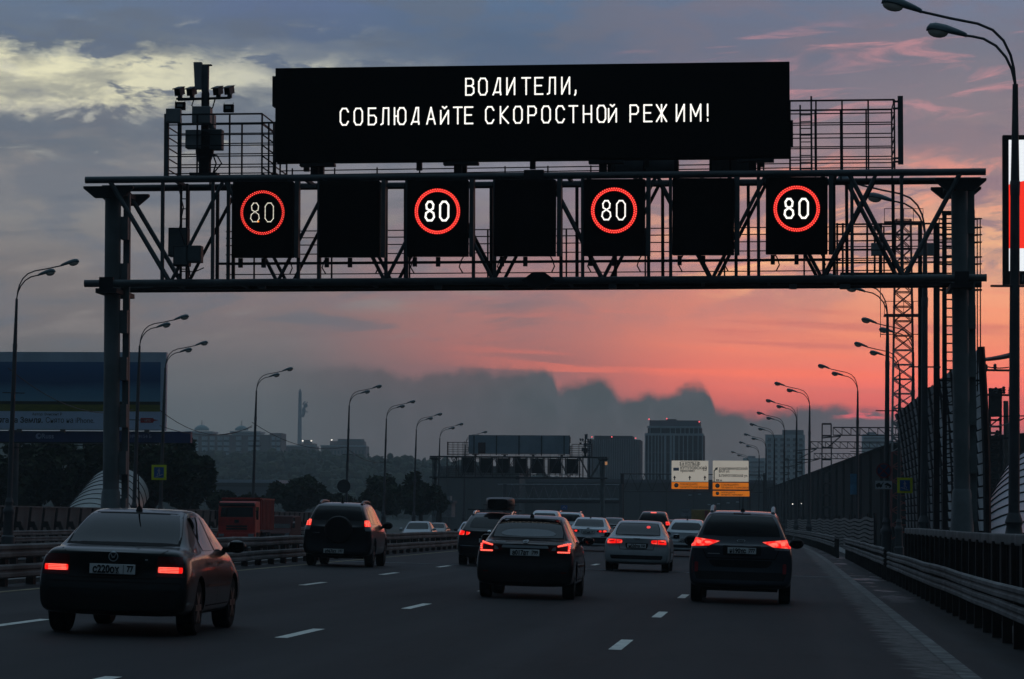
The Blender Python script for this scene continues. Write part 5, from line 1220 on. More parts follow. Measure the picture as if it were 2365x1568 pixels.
# ------------------------------------------------------------------ guardrails, railings and fences
def beam(mb, x, z, y0, y1, face=1, h=.31, d=.085, dz=0.0, wob=.0, step=4.0, fol=True):
    """a W-shaped rail running along the road"""
    prof = [(0, -.5), (.5, -.47), (1, -.38), (1, -.16), (.55, -.05), (.55, .05), (1, .16), (1, .38), (.5, .47), (0, .5)]
    n = max(1, int((y1 - y0) / step)); vs = []
    for i in range(n + 1):
        y = y0 + (y1 - y0) * i / n; b = bend(y) if fol else 0; w = random.uniform(-wob, wob)
        for a, c in prof: vs.append((x + b + face * a * d, y, z + dz * i / n + c * h + w))
    m = len(prof)
    mb.add(vs, [(i * m + j, i * m + j + 1, (i + 1) * m + j + 1, (i + 1) * m + j) for i in range(n) for j in range(m - 1)])
    return mb
def guardrail(label, x, zs, y0, y1, step, face, post=.26, m=M_RAIL, zbase=None, cat='guardrail', h=.24, wob=.012, pm=None):
    t = thing('guardrail', label, cat, (0, 0, 0))
    for z in zs: beam(MB(), x, z, y0, y1, face, h, .05, wob=wob).build('rail', m, t)
    y = y0
    zb = crossfall(x) if zbase is None else zbase
    k = 0
    while y <= y1 and k < 100:
        mb = MB(); mb.box((x - face * .10 + bend(y), y, (zb - .15 + max(zs)) / 2), (.13, post, max(zs) - zb + .15)); mb.build('post', pm or M_RUST, t)
        y += step; k += 1
    return t
guardrail('near median guardrail with two dusty rails, running beside the left lane', -13.0, (.82, .47), 34, 230, 2.0, 1, .22)
guardrail('second median guardrail behind the near one, facing the oncoming lanes', -15.0, (.74, .42), 34, 230, 2.0, -1, .14, zbase=.2)
guardrail('two-rail guardrail along the right shoulder, nearest the camera', 2.92, (.52, .29), 22, 84.5, 2.0, -1, .12, h=.20)
guardrail('farther two-rail guardrail along the right shoulder past the railing end', 2.85, (.62, .34), 85, 138, 2.0, -1, .12, h=.20)
t = guardrail('distant guardrail curving away to the left past the dark grey SUV', 2.5, (.66, .38), 139, 330, 4.0, -1, .12, h=.22)
# pedestrian handrail with a screen of bars, right
t = thing('pedestrian_railing', 'dark railing with broad pale top rail on the right, before the gantry column', 'railing', (0, 0, 0))
mb = MB()
def hr(u, v):
    y = 20 + u * 64; a = v * 2 * math.pi
    sq = lambda q: math.copysign(abs(q) ** .4, q)
    return (3.38 + .05 * sq(math.cos(a)), y, 1.17 + .012 * math.sin(u * 9) + .085 * sq(math.sin(a)))
mb.grid(hr, 24, 24); mb.build('top_rail', M_RAIL, t, True)
mb = MB(); mb.box((3.40, 52, .45), (.03, 64, 1.25)); mb.build('backing_sheet', M_RUST, t)
for k in range(32):
    mb = MB(); mb.box((3.33, 21 + 2.0 * k, .45), (.08, .10, 1.35)); mb.build('baluster', M_RUST, t)
for k in range(64): mb = MB(); mb.box((3.36, 20.6 + 1.0 * k, .5), (.03, .025, 1.2)); mb.build('bar', M_DARKSTEEL, t)
# fence with leaning posts and braces beyond the oncoming lanes
t = thing('noise_fence', 'low grey panel fence with leaning braced posts beyond the oncoming lanes', 'fence', (0, 0, 0))
FX = -38.6
mb = MB()
ys = [110 + 3 * k for k in range(66)]
for a, c in zip(ys[:-1], ys[1:]):
    for (xa, za), (xb, zb_) in (((FX, OPP), (FX + .12, 1.86)),): mb.quad((xa + bend(a), a, za), (xa + bend(c), c, za), (xb + bend(c), c, zb_), (xb + bend(a), a, zb_))
mb.build('panel', mat('fence_panel_grey', (0.13, 0.13, 0.125), .8, 0, .2, .6, dirt=(0.09, 0.085, 0.08)), t)
mb = MB(); [mb.bar((FX + .14 + bend(a), a, 1.9), (FX + .14 + bend(c), c, 1.9), .08) for a, c in zip(ys[:-1], ys[1:])]; mb.build('top_rail', M_RAIL, t)
for y in ys:
    b = FX + bend(y) + .08
    mb = MB(); mb.bar((b, y, OPP), (b + .26, y, 1.88), .12, .12); mb.prism([(b + .20, y - .07, 1.15), (b + .46, y - .07, 1.15), (b + .50, y - .07, 1.02), (b + .80, y - .07, .35), (b + .84, y - .07, OPP), (b + .58, y - .07, OPP), (b + .56, y - .07, .35), (b + .34, y - .07, .85), (b + .16, y - .07, .85)], (0, .14, 0)); mb.build('braced_post', M_RUST, t)
guardrail('third guardrail at the far edge of the oncoming lanes, before the braced fence', -36.8, (.60, .28), 110, 300, 3.0, 1, .14, zbase=OPP, h=.24)

# tall noise wall on the right: pale slatted bays near, dark farther on
t = thing('noise_wall', 'tall noise wall along the right side, pale slats near and dark panels far', 'noise wall', (0, 0, 0))
M_SLAT = mat('pale_noise_panel', (0.50, 0.55, 0.57), .6, 0, .3, .7, dirt=(0.09, 0.09, 0.085))  # paler than the far bays: light through translucent panels put into the colour
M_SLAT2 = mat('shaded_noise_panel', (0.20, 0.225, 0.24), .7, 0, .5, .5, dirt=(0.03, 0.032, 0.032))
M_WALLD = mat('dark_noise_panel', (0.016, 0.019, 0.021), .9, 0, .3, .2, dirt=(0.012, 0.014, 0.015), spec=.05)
def wallx(y, z): return 5.35 + bend(y) - .42 * max(0, (z - 1.5) / 4.6) ** 2 * min(1.6, max(.3, (y - 60) / 60))
ys = [82 + 3.0 * k for k in range(18)]
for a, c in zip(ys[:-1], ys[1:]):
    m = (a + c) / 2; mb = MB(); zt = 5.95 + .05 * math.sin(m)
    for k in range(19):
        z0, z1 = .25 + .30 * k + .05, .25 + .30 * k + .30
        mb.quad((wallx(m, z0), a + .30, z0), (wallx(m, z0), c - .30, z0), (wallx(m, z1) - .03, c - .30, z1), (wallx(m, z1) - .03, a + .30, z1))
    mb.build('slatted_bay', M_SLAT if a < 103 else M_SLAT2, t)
    mb = MB(); mb.tube([(wallx(m, z) + .04, a, z) for z in (-.8, 1.5, 3.0, 4.5, 5.4, zt)], .10, 6); mb.build('post', M_DARKSTEEL, t)
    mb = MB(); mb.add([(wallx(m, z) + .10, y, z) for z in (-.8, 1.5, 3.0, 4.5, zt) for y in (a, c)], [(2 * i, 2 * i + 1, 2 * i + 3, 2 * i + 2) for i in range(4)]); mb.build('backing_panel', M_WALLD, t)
# long dark railway shed whose eave slopes away to the left
t = thing('railway_shed', 'long dark shed wall sloping away to the left behind the right lamp posts', 'shed', (0, 0, 0))
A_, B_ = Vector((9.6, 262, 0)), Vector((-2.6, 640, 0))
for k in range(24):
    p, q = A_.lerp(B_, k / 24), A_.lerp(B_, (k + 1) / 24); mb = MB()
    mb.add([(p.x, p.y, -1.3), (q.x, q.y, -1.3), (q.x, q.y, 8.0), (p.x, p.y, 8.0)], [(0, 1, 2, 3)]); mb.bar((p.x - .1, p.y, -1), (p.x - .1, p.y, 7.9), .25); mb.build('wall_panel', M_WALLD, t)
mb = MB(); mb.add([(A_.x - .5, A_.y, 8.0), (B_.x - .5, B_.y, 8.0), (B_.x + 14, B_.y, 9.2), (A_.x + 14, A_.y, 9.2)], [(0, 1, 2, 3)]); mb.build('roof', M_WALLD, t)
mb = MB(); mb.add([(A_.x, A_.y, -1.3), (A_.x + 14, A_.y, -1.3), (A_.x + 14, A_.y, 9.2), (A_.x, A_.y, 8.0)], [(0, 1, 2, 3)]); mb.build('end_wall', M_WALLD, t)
# sagging mesh fence at the foot of the dark wall
t = thing('mesh_fence', 'pale sagging mesh fence at the foot of the dark noise wall', 'fence', (0, 0, 0))
M_MESH = mat('pale_mesh', (0.17, 0.17, 0.165), .75, 0, .2, 1.0)
for k in range(9):
    mb = MB()
    def ms(u, v, k=k): y = 150 + 190 * u; return (4.55 + bend(y), y, -.25 + .215 * k + v * .15 + .05 * math.sin(y * .35 + k * .2) + .04 * math.sin(y * .13))
    mb.grid(ms, 60, 1); mb.build('mesh_band', M_MESH, t)
for k in range(20):
    y = 150 + 10 * k; mb = MB(); mb.cyl((4.6 + bend(y), y, -1), (4.6 + bend(y), y, 1.85), .05, n=8); mb.build('post', M_DARKSTEEL, t)
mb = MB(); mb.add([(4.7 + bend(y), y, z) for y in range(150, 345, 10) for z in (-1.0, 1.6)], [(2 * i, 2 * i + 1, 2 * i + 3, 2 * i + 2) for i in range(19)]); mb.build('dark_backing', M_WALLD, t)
# small lamps glowing at the foot of the wall
M_TINY = glow('small_white_lamp', (1.0, 0.93, 0.80), 2.0)
for px, py, r, lab in ((1831, 1164, .07, 'small bright lamp low on the dark noise wall, left of the blue banner'), (1851, 1163, .045, 'second small lamp just right of the brightest one on the dark wall'), (1840, 1133, .05, 'tiny lamp above the pair on the dark noise wall')):
    Y = 400; p = P(px, py, Y); p.x -= 0
    t = thing('wall_lamp', lab, 'lamp', p, group='lamps on the dark noise wall')
    mb = MB(); mb.ell((0, 0, 0), (r * 1.3, r, r), None, 10, 6); mb.build('lens', M_TINY, t); mb = MB(); mb.box((.08, 0, 0), (.1, .2, .2)); mb.build('housing', M_DARKSTEEL, t)

# ------------------------------------------------------------------ covered stair tunnels
def tunnel(name, label, a, b, r, rings, m):
    a, b = Vector(a), Vector(b); d = (b - a).normalized(); s_ = Vector((d.y, -d.x, 0)).normalized(); u_ = Vector((0, 0, 1))
    t = thing(name, label, 'tunnel', a); mb = MB()
    f = lambda u, v: a * (1 - u) + b * u + s_ * (r * math.cos(math.pi * v)) + u_ * (r * .92 * math.sin(math.pi * v)) - a
    mb.grid(f, 16, 24); mb.build('vault', m, t, True)
    for k in range(rings + 1):
        mb = MB(); u = k / rings; mb.tube([f(u, j / 24) * 1.0 + (s_ * math.cos(math.pi * j / 24) + u_ * math.sin(math.pi * j / 24)) * .015 for j in range(25)], .035, 6); mb.build('rib', M_DARKSTEEL, t)
    mb = MB(); pts = [f(1, j / 24) for j in range(25)]; mb.add(pts, [tuple(range(25))]); mb.build('end_wall', m, t)
    return t
M_VAULT = mat('milky_polycarbonate', (0.42, 0.45, 0.42), .35, 0, .12, .5, dirt=(0.26, 0.28, 0.26))
def at(px, py, Y): return P(px, py, Y)
tunnel('stair_tunnel', 'milky vaulted stair cover beyond the left fence, under the billboard', at(178, 1275, 182), at(270, 1148, 206), 2.15, 11, M_VAULT)
tunnel('stair_tunnel', 'milky vaulted stair cover at the right edge behind the gantry column', at(2352, 1440, 84), at(2436, 1150, 120), 2.2, 11, mat('milky_grey_polycarbonate', (0.30, 0.34, 0.37), .35, 0, .12, .5, dirt=(0.2, 0.22, 0.24)))

# ------------------------------------------------------------------ billboards
def billboard():
    Y = 200.0; k = Y / F
    xr = X_at(379, Y); W = 15.2; z = lambda py: Z_at(300, py, Y); xl = xr - W; px = lambda p: X_at(p, Y) - xr
    t = thing('billboard', 'huge billboard at the left with a stormy landscape poster and Russian caption', 'billboard', (xr, Y, 0), rz=R(0.0))
    zt, zb = z(813), z(994)
    mb = MB(); mb.box((-W / 2, .25, (zt + zb) / 2), (W, .4, zt - zb)); mb.build('frame', mat('pale_blue_frame', (0.58, 0.68, 0.80), .5, 0, .1, .5), t)
    m = bpy.data.materials.new('landscape_poster'); m.use_nodes = True; g = N(m.node_tree); b = m.node_tree.nodes['Principled BSDF']
    tc = g.node('ShaderNodeTexCoord'); sp = g.node('ShaderNodeSeparateXYZ'); m.node_tree.links.new(tc.outputs['Object'], sp.inputs[0])
    h = g.m('DIVIDE', g.sub(sp.outputs[2], z(950)), z(836) - z(950)); n = g.noise(g.vec(g.mul(sp.outputs[0], .16), g.mul(sp.outputs[2], .55)), 1.0, 6, .6)
    n2 = g.noise(g.vec(g.mul(sp.outputs[0], 1.2), g.mul(sp.outputs[2], 3.0)), 1.5, 5, .65)
    hh = g.add(h, g.mul(g.sub(n, .5), .28))
    sky_ = g.ramp(hh, [(0.0, (.20, .40, .50)), (.22, (.19, .40, .54)), (.42, (.12, .30, .46)), (.6, (.04, .12, .27)), (.85, (.055, .17, .37)), (1, (.09, .22, .42))])
    gr = g.mix(n2, (.04, .055, .008), (.30, .30, .03)); hill_ = g.mix(n2, (.015, .022, .012), (.03, .04, .02))
    c = g.mix(g.step(h, .205, .195), sky_, hill_); c = g.mix(g.step(g.add(h, g.mul(g.sub(n, .5), .03)), .15, .12), c, gr)
    g.put(b.inputs['Base Color'], c); b.inputs['Roughness'].default_value = .45
    mb = MB(); mb.quad((px(-200) , .035, z(950)), (px(366), .035, z(950)), (px(366), .035, z(836)), (px(-200), .035, z(836))); mb.build('poster', m, t)
    mb = MB(); mb.quad((px(-200), .036, z(991)), (px(366), .036, z(991)), (px(366), .036, z(951)), (px(-200), .036, z(951))); mb.build('caption_strip', mat('pale_blue_paper', (0.58, 0.70, 0.90), .5, 0, .05, .5), t)
    ink = mat('poster_ink', (0.03, 0.035, 0.05), .6)
    text_mb('виляга та Земля.', .50, (px(95), .028, z(977)), 'RIGHT', m=ink, parent=t, name='caption', bold=.011, squeeze=.92)
    text_mb('Снято на iPhone.', .50, (px(101), .028, z(977)), m=ink, parent=t, name='caption', squeeze=.86)
    text_mb('Автор: Винсент Р', .24, (px(70), .028, z(960)), m=ink, parent=t, name='small_print')
    mb = MB(); mb.prism([(px(321), .02, z(976)), (px(350), .02, z(976)), (px(352), .02, z(972)), (px(363), .02, z(970)), (px(352), .02, z(968)), (px(350), .02, z(965)), (px(321), .02, z(965))], (0, .01, 0)); rt = mb.build('red_tag', mat('red_print', (0.40, 0.012, 0.02), .5), t)
    text_mb('МТС', .20, (px(330), .012, z(973.5)), m=M_WHITE, parent=t, name='tag_lettering')
    mb = MB(); mb.box((px(170), .5, (z(996) + z(1022)) / 2), (W, .6, z(996) - z(1022))); mb.build('blue_skirt', mat('navy_skirt', (0.03, 0.05, 0.16), .5, 0, .15, .5), t)
    text_mb('Russ', .44, (px(91), .19, z(1013)), m=mat('pale_blue_print', (0.35, 0.42, 0.6), .5), parent=t, name='owner_lettering', bold=.006)
    mb = MB(); mb.lathe([(.19, 0), (.19, .02)], (px(84.5), .18, z(1008)), 16, Matrix.Rotation(R(90), 3, 'X')); mb.build('owner_mark', MATS['pale_blue_print'], t)
    mb = MB(); mb.lathe([(.09, 0), (.09, .02)], (px(86.5), .165, z(1007)), 12, Matrix.Rotation(R(90), 3, 'X')); mb.build('owner_mark', MATS['navy_skirt'], t)
    text_mb('№ 19154 Б', .30, (px(296), .19, z(1011)), m=MATS['pale_blue_print'], parent=t, name='number_lettering')
    mb = MB(); mb.box((px(100), .3, z(1023)), (W, 1.0, .08)); mb.bar((px(-100), .3, z(1040)), (px(372), .3, z(1022)), .06); mb.build('catwalk', M_DARKSTEEL, t)
    for p in (46, 146, 249, 340): mb = MB(); mb.box((px(p), -.5, z(996)), (.3, .22, .18)); mb.bar((px(p), -.4, z(997)), (px(p), .2, z(1000)), .05); mb.build('floodlight', M_POLE, t)
    for p in (20, 268): mb = MB(); mb.cyl((px(p), 1.0, -1.3), (px(p), 1.0, z(990)), .35, n=14); mb.build('leg', M_POLE, t, True)
billboard()
def led_screen():
    Y = 132.0; s = F / Y; x0, z = X_at(2318, Y), lambda py: Z_at(2340, py, Y)
    q = lambda p: X_at(p, Y) - x0
    t = thing('led_billboard', 'lit screen showing a red shape on white, cut off by the right edge', 'screen', (x0, Y, 0))
    W = 4.2
    for (xa, xb, za, zb_) in ((0, .24, z(656), z(312)), (.24, W, z(322), z(312)), (.24, W, z(656), z(626))):
        mb = MB(); mb.box(((xa + xb) / 2, .2, (za + zb_) / 2), (xb - xa, .5, zb_ - za)); mb.build('frame', M_BLACK, t)
    mb = MB(); mb.box((W / 2, .3, (z(322) + z(626)) / 2), (W - .5, .28, z(322) - z(626))); mb.build('cabinet', M_DARKSTEEL, t)
    def scr(name, c, st):
        m = bpy.data.materials.new(name); m.use_nodes = True; g = N(m.node_tree); b = m.node_tree.nodes['Principled BSDF']
        tc = g.node('ShaderNodeTexCoord'); w = g.node('ShaderNodeTexWave', bands_direction='Z'); w.inputs['Scale'].default_value = 5.5; m.node_tree.links.new(tc.outputs['Object'], w.inputs['Vector'])
        b.inputs['Base Color'].default_value = (0, 0, 0, 1); g.put(b.inputs['Emission Color'], g.mix(g.step(w.outputs['Fac'], .0, .35), tuple(.82 * v for v in c), c)); b.inputs['Emission Strength'].default_value = st
        return m
    mb = MB(); mb.quad((.24, .14, z(626)), (W, .14, z(626)), (W, .14, z(322)), (.24, .14, z(322))); mb.build('white_picture', scr('screen_white', (.92, .96, 1.0), 1.0), t)
    mb = MB(); mb.add([(.24, .128, z(573)), (W, .128, z(573)), (W, .128, z(380)), (q(2337), .128, z(423)), (.24, .128, z(426))], [(0, 1, 2, 3, 4)]); mb.build('red_picture', scr('screen_red', (1.0, .035, .02), 1.0), t)
    text_mb('01', .42, (q(2346), -.06, z(650)), m=mat('pale_grey_print', (.2, .22, .24), .6), parent=t, name='number_lettering')
    mb = MB(); mb.cyl((W / 2, .6, -1.5), (W / 2, .6, z(640)), .4, n=16); mb.build('pole', M_POLE, t, True)
    for py in (410, 470, 520): mb = MB(); mb.box((.05, -.1, z(py)), (.10, .1, .14)); mb.build('clamp', M_BLACK, t)
led_screen()

# ------------------------------------------------------------------ road signs
M_YEL = mat('fluorescent_yellow', (0.92, 0.98, 0.02), .45, 0, .05); M_BLUE = mat('sign_blue', (0.03, 0.15, 0.46), .4, 0, .1); M_SIGNW = mat('sign_white', (0.55, 0.58, 0.62), .45, 0, .05); M_SIGNR = mat('sign_red', (0.22, 0.015, 0.02), .45, 0, .08)
def crossing_sign(label, p, s, mirror=1):
    t = thing('underpass_sign', label, 'road sign', p, group='yellow framed underpass signs')
    mb = MB(); mb.box((0, .02, 0), (s, .03, s)); mb.build('yellow_board', M_YEL, t, bevel=.006)
    k = s / 10; mb = MB(); mb.box((0, -.001, 0), (s * .66, .02, s * .70)); mb.build('blue_field', M_BLUE, t)
    f = lambda pts: [(mirror * x * k, -.016, z * k) for x, z in pts]
    mb = MB(); mb.lathe([(.32 * k, 0), (.32 * k, .004)], (mirror * .2 * k, -.013, 2.5 * k), 12, Matrix.Rotation(R(90), 3, 'X'))
    mb.prism(f([(-.35, 2.1), (.45, 2.1), (.55, .5), (.1, .3), (-.4, .5)]), (0, .003, 0)); mb.prism(f([(-.3, .5), (.1, .5), (-.3, -.8), (-1.1, -2.0), (-1.45, -1.7), (-.75, -.6)]), (0, .003, 0)); mb.prism(f([(.1, .5), (.55, .5), (.75, -.7), (.6, -2.0), (.2, -2.0), (.3, -.7)]), (0, .003, 0))
    mb.prism(f([(.4, 2.0), (1.3, .9), (1.1, .7), (.4, 1.5)]), (0, .003, 0)); mb.prism(f([(-.3, 2.0), (-1.1, 1.0), (-.9, .8), (-.2, 1.4)]), (0, .003, 0)); mb.build('walking_figure', M_SIGNW, t)
    mb = MB(); mb.prism(f([(-2.2, -3.1), (-2.2, -2.6), (-1.2, -2.6), (-1.2, -2.2), (0, -2.2), (0, -1.8), (1.2, -1.8), (1.2, -1.3), (2.8, -1.3), (2.8, -1.7), (1.6, -1.7), (1.6, -2.2), (.4, -2.2), (.4, -2.6), (-.8, -2.6), (-.8, -3.1)]), (0, .003, 0)); mb.build('stair_symbol', M_SIGNW, t)
    mb = MB(); mb.box((0, .06, .2 * s), (.5 * s, .04, .06)); mb.box((0, .06, -.2 * s), (.5 * s, .04, .06)); mb.build('bracket', M_POLE, t)
Yl = lam[369]; crossing_sign('yellow framed blue underpass sign on the left lamp pole, below the billboard', P(367, 1091, Yl - .35), 35 / F * Yl)
rl = {px: lamp_Y(px, py) for px, py, _ in RIGHT}
crossing_sign('yellow framed blue underpass sign on the right, beside the slatted noise wall', P(2090, 1121, 121.0), 35 / F * 121, -1)
Yn = rl[2047] - .3
t = thing('no_stopping_sign', 'round dark no stopping sign with a red cross on blue, on a right lamp pole', 'road sign', P(2041, 1087, Yn))
mb = MB(); mb.lathe([(.30, 0), (.30, .03)], (0, 0, 0), 32, Matrix.Rotation(R(90), 3, 'X')); mb.build('red_rim', M_SIGNR, t)
mb = MB(); mb.lathe([(.245, 0), (.245, .008)], (0, -.03, 0), 32, Matrix.Rotation(R(90), 3, 'X')); mb.build('blue_field', mat('dull_sign_blue', (0.012, 0.045, 0.13), .5, 0, .1), t)
mb = MB(); [mb.box((0, -.045, 0), (.52, .012, .05), Matrix.Rotation(R(a), 3, 'Y')) for a in (45,)]; mb.build('red_bar', M_SIGNR, t); mb = MB(); mb.box((0, -.048, 0), (.52, .012, .05), Matrix.Rotation(R(-45), 3, 'Y')); mb.build('red_bar', M_SIGNR, t)
mb = MB(); mb.box((0, .06, 0), (.3, .04, .06)); mb.build('bracket', M_POLE, t)
t = thing('tow_away_plate', 'white plate with a tow truck pictogram under the no stopping sign', 'road sign', P(2041, 1120, Yn))
mb = MB(); mb.box((0, .02, 0), (.65, .02, .32)); mb.build('white_board', M_SIGNW, t, bevel=.004)
mb = MB()
mb.prism([(-.30, .006, -.07), (-.06, .006, -.07), (-.06, .006, .0), (-.12, .006, .02), (-.14, .006, .08), (-.22, .006, .08), (-.30, .006, .02)], (0, .004, 0)); mb.prism([(-.12, .006, .0), (-.02, .006, .11), (0, .006, .10), (-.06, .006, 0)], (0, .004, 0))
mb.build('tow_truck_symbol', M_INK, t)
mb = MB(); mb.prism([(.02, .006, -.01), (.06, .006, .05), (.14, .006, .09), (.22, .006, .05), (.30, .006, -.02), (.30, .006, -.08), (.24, .006, -.06), (.04, .006, .0)], (0, .004, 0)); mb.build('car_symbol', M_INK, t)
for x in (-.23, -.12, .10, .24): mb = MB(); mb.lathe([(.03, 0), (.03, .004)], (x, .01, -.075 if x < 0.2 else -.09), 12, Matrix.Rotation(R(90), 3, 'X')); mb.build('wheel_symbol', M_INK, t)
Yb = rl[1979]
t = thing('street_banner', 'narrow light blue banner hanging from a right lamp pole', 'banner', P(1971, 1118, Yb - .1))
mb = MB(); mb.box((0, 0, 0), (.40, .02, 1.32)); mb.build('cloth', mat('light_blue_banner', (0.05, 0.20, 0.34), .6, 0, .35, 1.5), t)
for z in (-.66, .66): mb = MB(); mb.bar((-.2, 0, z), (.25, 0, z), .03); mb.build('rod', M_POLE, t)
t = thing('direction_plate', 'small dark blue arrow plate on a post over the far cars', 'road sign', P(1303, 1172, 300))
mb = MB(); mb.box((0, 0, 0), (.62, .03, .45)); mb.build('board', M_BLUE, t); mb = MB(); mb.prism([(-.2, -.02, -.08), (-.14, -.02, -.08), (0, -.02, .06), (.14, -.02, -.08), (.2, -.02, -.08), (0, -.02, .14)], (0, .004, 0)); mb.build('arrow', M_SIGNW, t); mb = MB(); mb.cyl((0, .05, -3), (0, .05, 0), .04, n=8); mb.build('post', M_POLE, t)
t = thing('notice_board', 'small white notice board on a post left of the dark grey SUV roof', 'road sign', P(1583, 1184, 300))
mb = MB(); mb.box((0, 0, 0), (1.0, .03, .70)); mb.build('board', mat('greyish_white_sheet', (.32, .35, .38), .5), t); mb = MB(); mb.box((0, -.02, .15), (.7, .01, .06)); mb.box((.05, -.02, .02), (.5, .01, .05)); mb.build('printed_lines', mat('grey_print', (.12, .13, .14), .6), t); mb = MB(); mb.cyl((0, .05, -3), (0, .05, 0), .05, n=8); mb.build('post', M_POLE, t)

# ------------------------------------------------------------------ the far gantry is the same model turned about
C2 = Vector((X_at(1196, 338), 338, -.52)); A2 = Vector((GX, GY, 0))
def turned(o, label, group=None):
    c = copy_tree(o); d = o.location - A2
    c.location = C2 + Vector((-d.x, -d.y, d.z)); e = o.rotation_euler; c.rotation_euler = (e.x, 0, math.pi); c['label'] = label
    if group: c['group'] = group
    return c
src = [o for o in scene.objects if o.parent is None and o.name.split('.')[0] in ('sign_gantry', 'message_board', 'camera_mast', 'speed_limit_sign', 'lane_signal')]
words = ['first', 'second', 'third', 'fourth', 'fifth', 'sixth', 'seventh']; k = 0
for o in sorted(src, key=lambda o: -o.location.x):
    n = o.name.split('.')[0]
    if n == 'sign_gantry': turned(o, 'far grey truss gantry over the oncoming lanes, seen from behind')
    elif n == 'message_board': turned(o, 'pale grey back of the long message board on the far gantry')
    elif n == 'camera_mast': turned(o, 'small camera mast at the right end of the far gantry')
    else:
        turned(o, 'back of the %s lane sign from the left in the far gantry' % words[k], 'lane signs of the far gantry'); k += 1

# truss bridge carrying pipes behind the far gantry
Y = 420; pxm = Y / F
t = thing('pipe_bridge', 'low latticed truss spanning the road behind the far gantry', 'bridge', (0, 0, 0))
q = lambda px, py, dy=0: P(px, py, Y + dy)
for py, r in ((1119, .09), (1153, .12)):
    for dy in (0, 2): mb = MB(); mb.tube([q(1150, py, dy), q(1438, py + 1, dy)], r, 8); mb.build('chord', M_GALV, t)
for i in range(11):
    for s_ in (0, 1): mb = MB(); mb.bar(q(1172 + 24 * i + 12 * s_, 1153 - 34 * s_), q(1172 + 24 * i + 12 * (s_ + 1), 1119 + 34 * s_), .10); mb.build('diagonal_brace', M_GALV, t)
for px in (1166, 1434): mb = MB(); mb.cyl(q(px, 1235), q(px, 1118), .28, n=12); mb.build('pier', M_POLE, t)
mb = MB(); mb.tube([q(1172, 1157, 1), q(1430, 1158, 1)], .28, 10); mb.build('pipe', M_DARKSTEEL, t)

# direction sign gantry
Y = 424
t = thing('direction_gantry', 'thin dark truss gantry carrying the two white direction signs', 'gantry', (0, 0, 0))
for a, b in (((1432, 1094), (1770, 1097)), ((1432, 1134), (1770, 1137))):
    for dy in (.4, 1.6): mb = MB(); mb.tube([P(*a, Y + dy), P(*b, Y + dy)], .07, 8); mb.build('chord', M_DARKSTEEL, t)
for i in range(10):
    x = 1440 + 33 * i; mb = MB(); mb.bar(P(x, 1134, Y + .4), P(x + 16, 1095, Y + .4), .07); mb.bar(P(x + 16, 1095, Y + .4), P(x + 33, 1134, Y + .4), .07); mb.build('brace', M_DARKSTEEL, t)
for px in (1437, 1766): mb = MB(); mb.box(P(px, 1165, Y + 1), (.45, .45, 8.5)); mb.build('column', M_DARKSTEEL, t)
for px in (1708, 1732): mb = MB(); mb.bar(P(px, 1240, Y + .6), P(px, 1132, Y + .6), .14); mb.build('strut', M_DARKSTEEL, t)
def added_glow_sheet(name, c, e):      # reflective sign faces: emission added in place of returned headlight light
    m = bpy.data.materials.new(name); m.use_nodes = True; g = N(m.node_tree); b = m.node_tree.nodes['Principled BSDF']; tc = g.node('ShaderNodeTexCoord')
    n = g.noise(tc.outputs['Object'], .6, 3, .5); b.inputs['Base Color'].default_value = (*c, 1); b.inputs['Roughness'].default_value = .5
    g.put(b.inputs['Emission Color'], g.mix(n, tuple(.75 * v for v in c), c)); b.inputs['Emission Strength'].default_value = e
    return m
M_ORG = added_glow_sheet('orange_sheet', (0.75, 0.19, 0.008), .70); M_CREAM = added_glow_sheet('cream_sign_sheet', (0.80, 0.73, 0.62), .42)
def panel(name, label, x0, y0, x1, y1, m, Yp):
    a, b = P(x0, y1, Yp), P(x1, y0, Yp); c = (a + b) / 2
    t = thing(name, label, 'direction sign' if 'direction' in name else 'slogan board', c)
    w, h = b.x - a.x, b.z - a.z; b_ = MB(); b_.box((0, .05, 0), (w, .08, h)); b_.build('board', m, t)
    b_ = MB(); b_.box((0, .13, 0), (w * .9, .08, .1)); b_.build('back_rail', M_DARKSTEEL, t)
    def T(s, px, py, size, al='LEFT', sq=.9, name='lettering', mm=M_INK, bo=.012): p = P(px, py, Yp) - c; text_mb(s, size * Yp / F * 1.38, (p.x, -.006, p.z), al, squeeze=sq, m=mm, parent=t, name=name, bold=bo)
    def Z(pts, mm=M_INK, nm='arrow'): bb = MB(); bb.prism([(P(x, y, Yp) - c).x and Vector(((P(x, y, Yp) - c).x, -.004, (P(x, y, Yp) - c).z)) for x, y in pts], (0, .008, 0)); return bb.build(nm, mm, t)
    return t, T, Z
t, T, Z = panel('direction_sign', 'white direction sign with three up arrows and the words 3-е кольцо, Кутузовский проспект', 1551, 1064, 1636, 1112, M_CREAM, 423.6)
T('3-е КОЛЬЦО', 1593, 1074, 6.5, 'CENTER'); T('КУТУЗОВСКИЙ', 1571, 1083.5, 6.0, sq=1.0); T('проспект', 1571, 1089.5, 6.0); T('3.2', 1632, 1087, 6.0, 'RIGHT')
for (x0, y0, x1, y1) in ((1571, 1066, 1614, 1067), (1571, 1075.4, 1614, 1076.4), (1571, 1066, 1572, 1076), (1613, 1066, 1614, 1076)): Z([(x0, y0), (x1, y0), (x1, y1), (x0, y1)], M_INK, 'text_frame')
Z([(1555, 1080), (1568, 1080), (1568, 1087), (1555, 1087)], M_BLUE, 'route_badge'); 
p = None
text_mb('М1', 6.2 * 423.6 / F * 1.3, ((P(1557, 1086, 423.6) - t.location).x, -.012, (P(1557, 1086, 423.6) - t.location).z), squeeze=.9, m=M_SIGNW, parent=t, name='route_number', bold=.012)
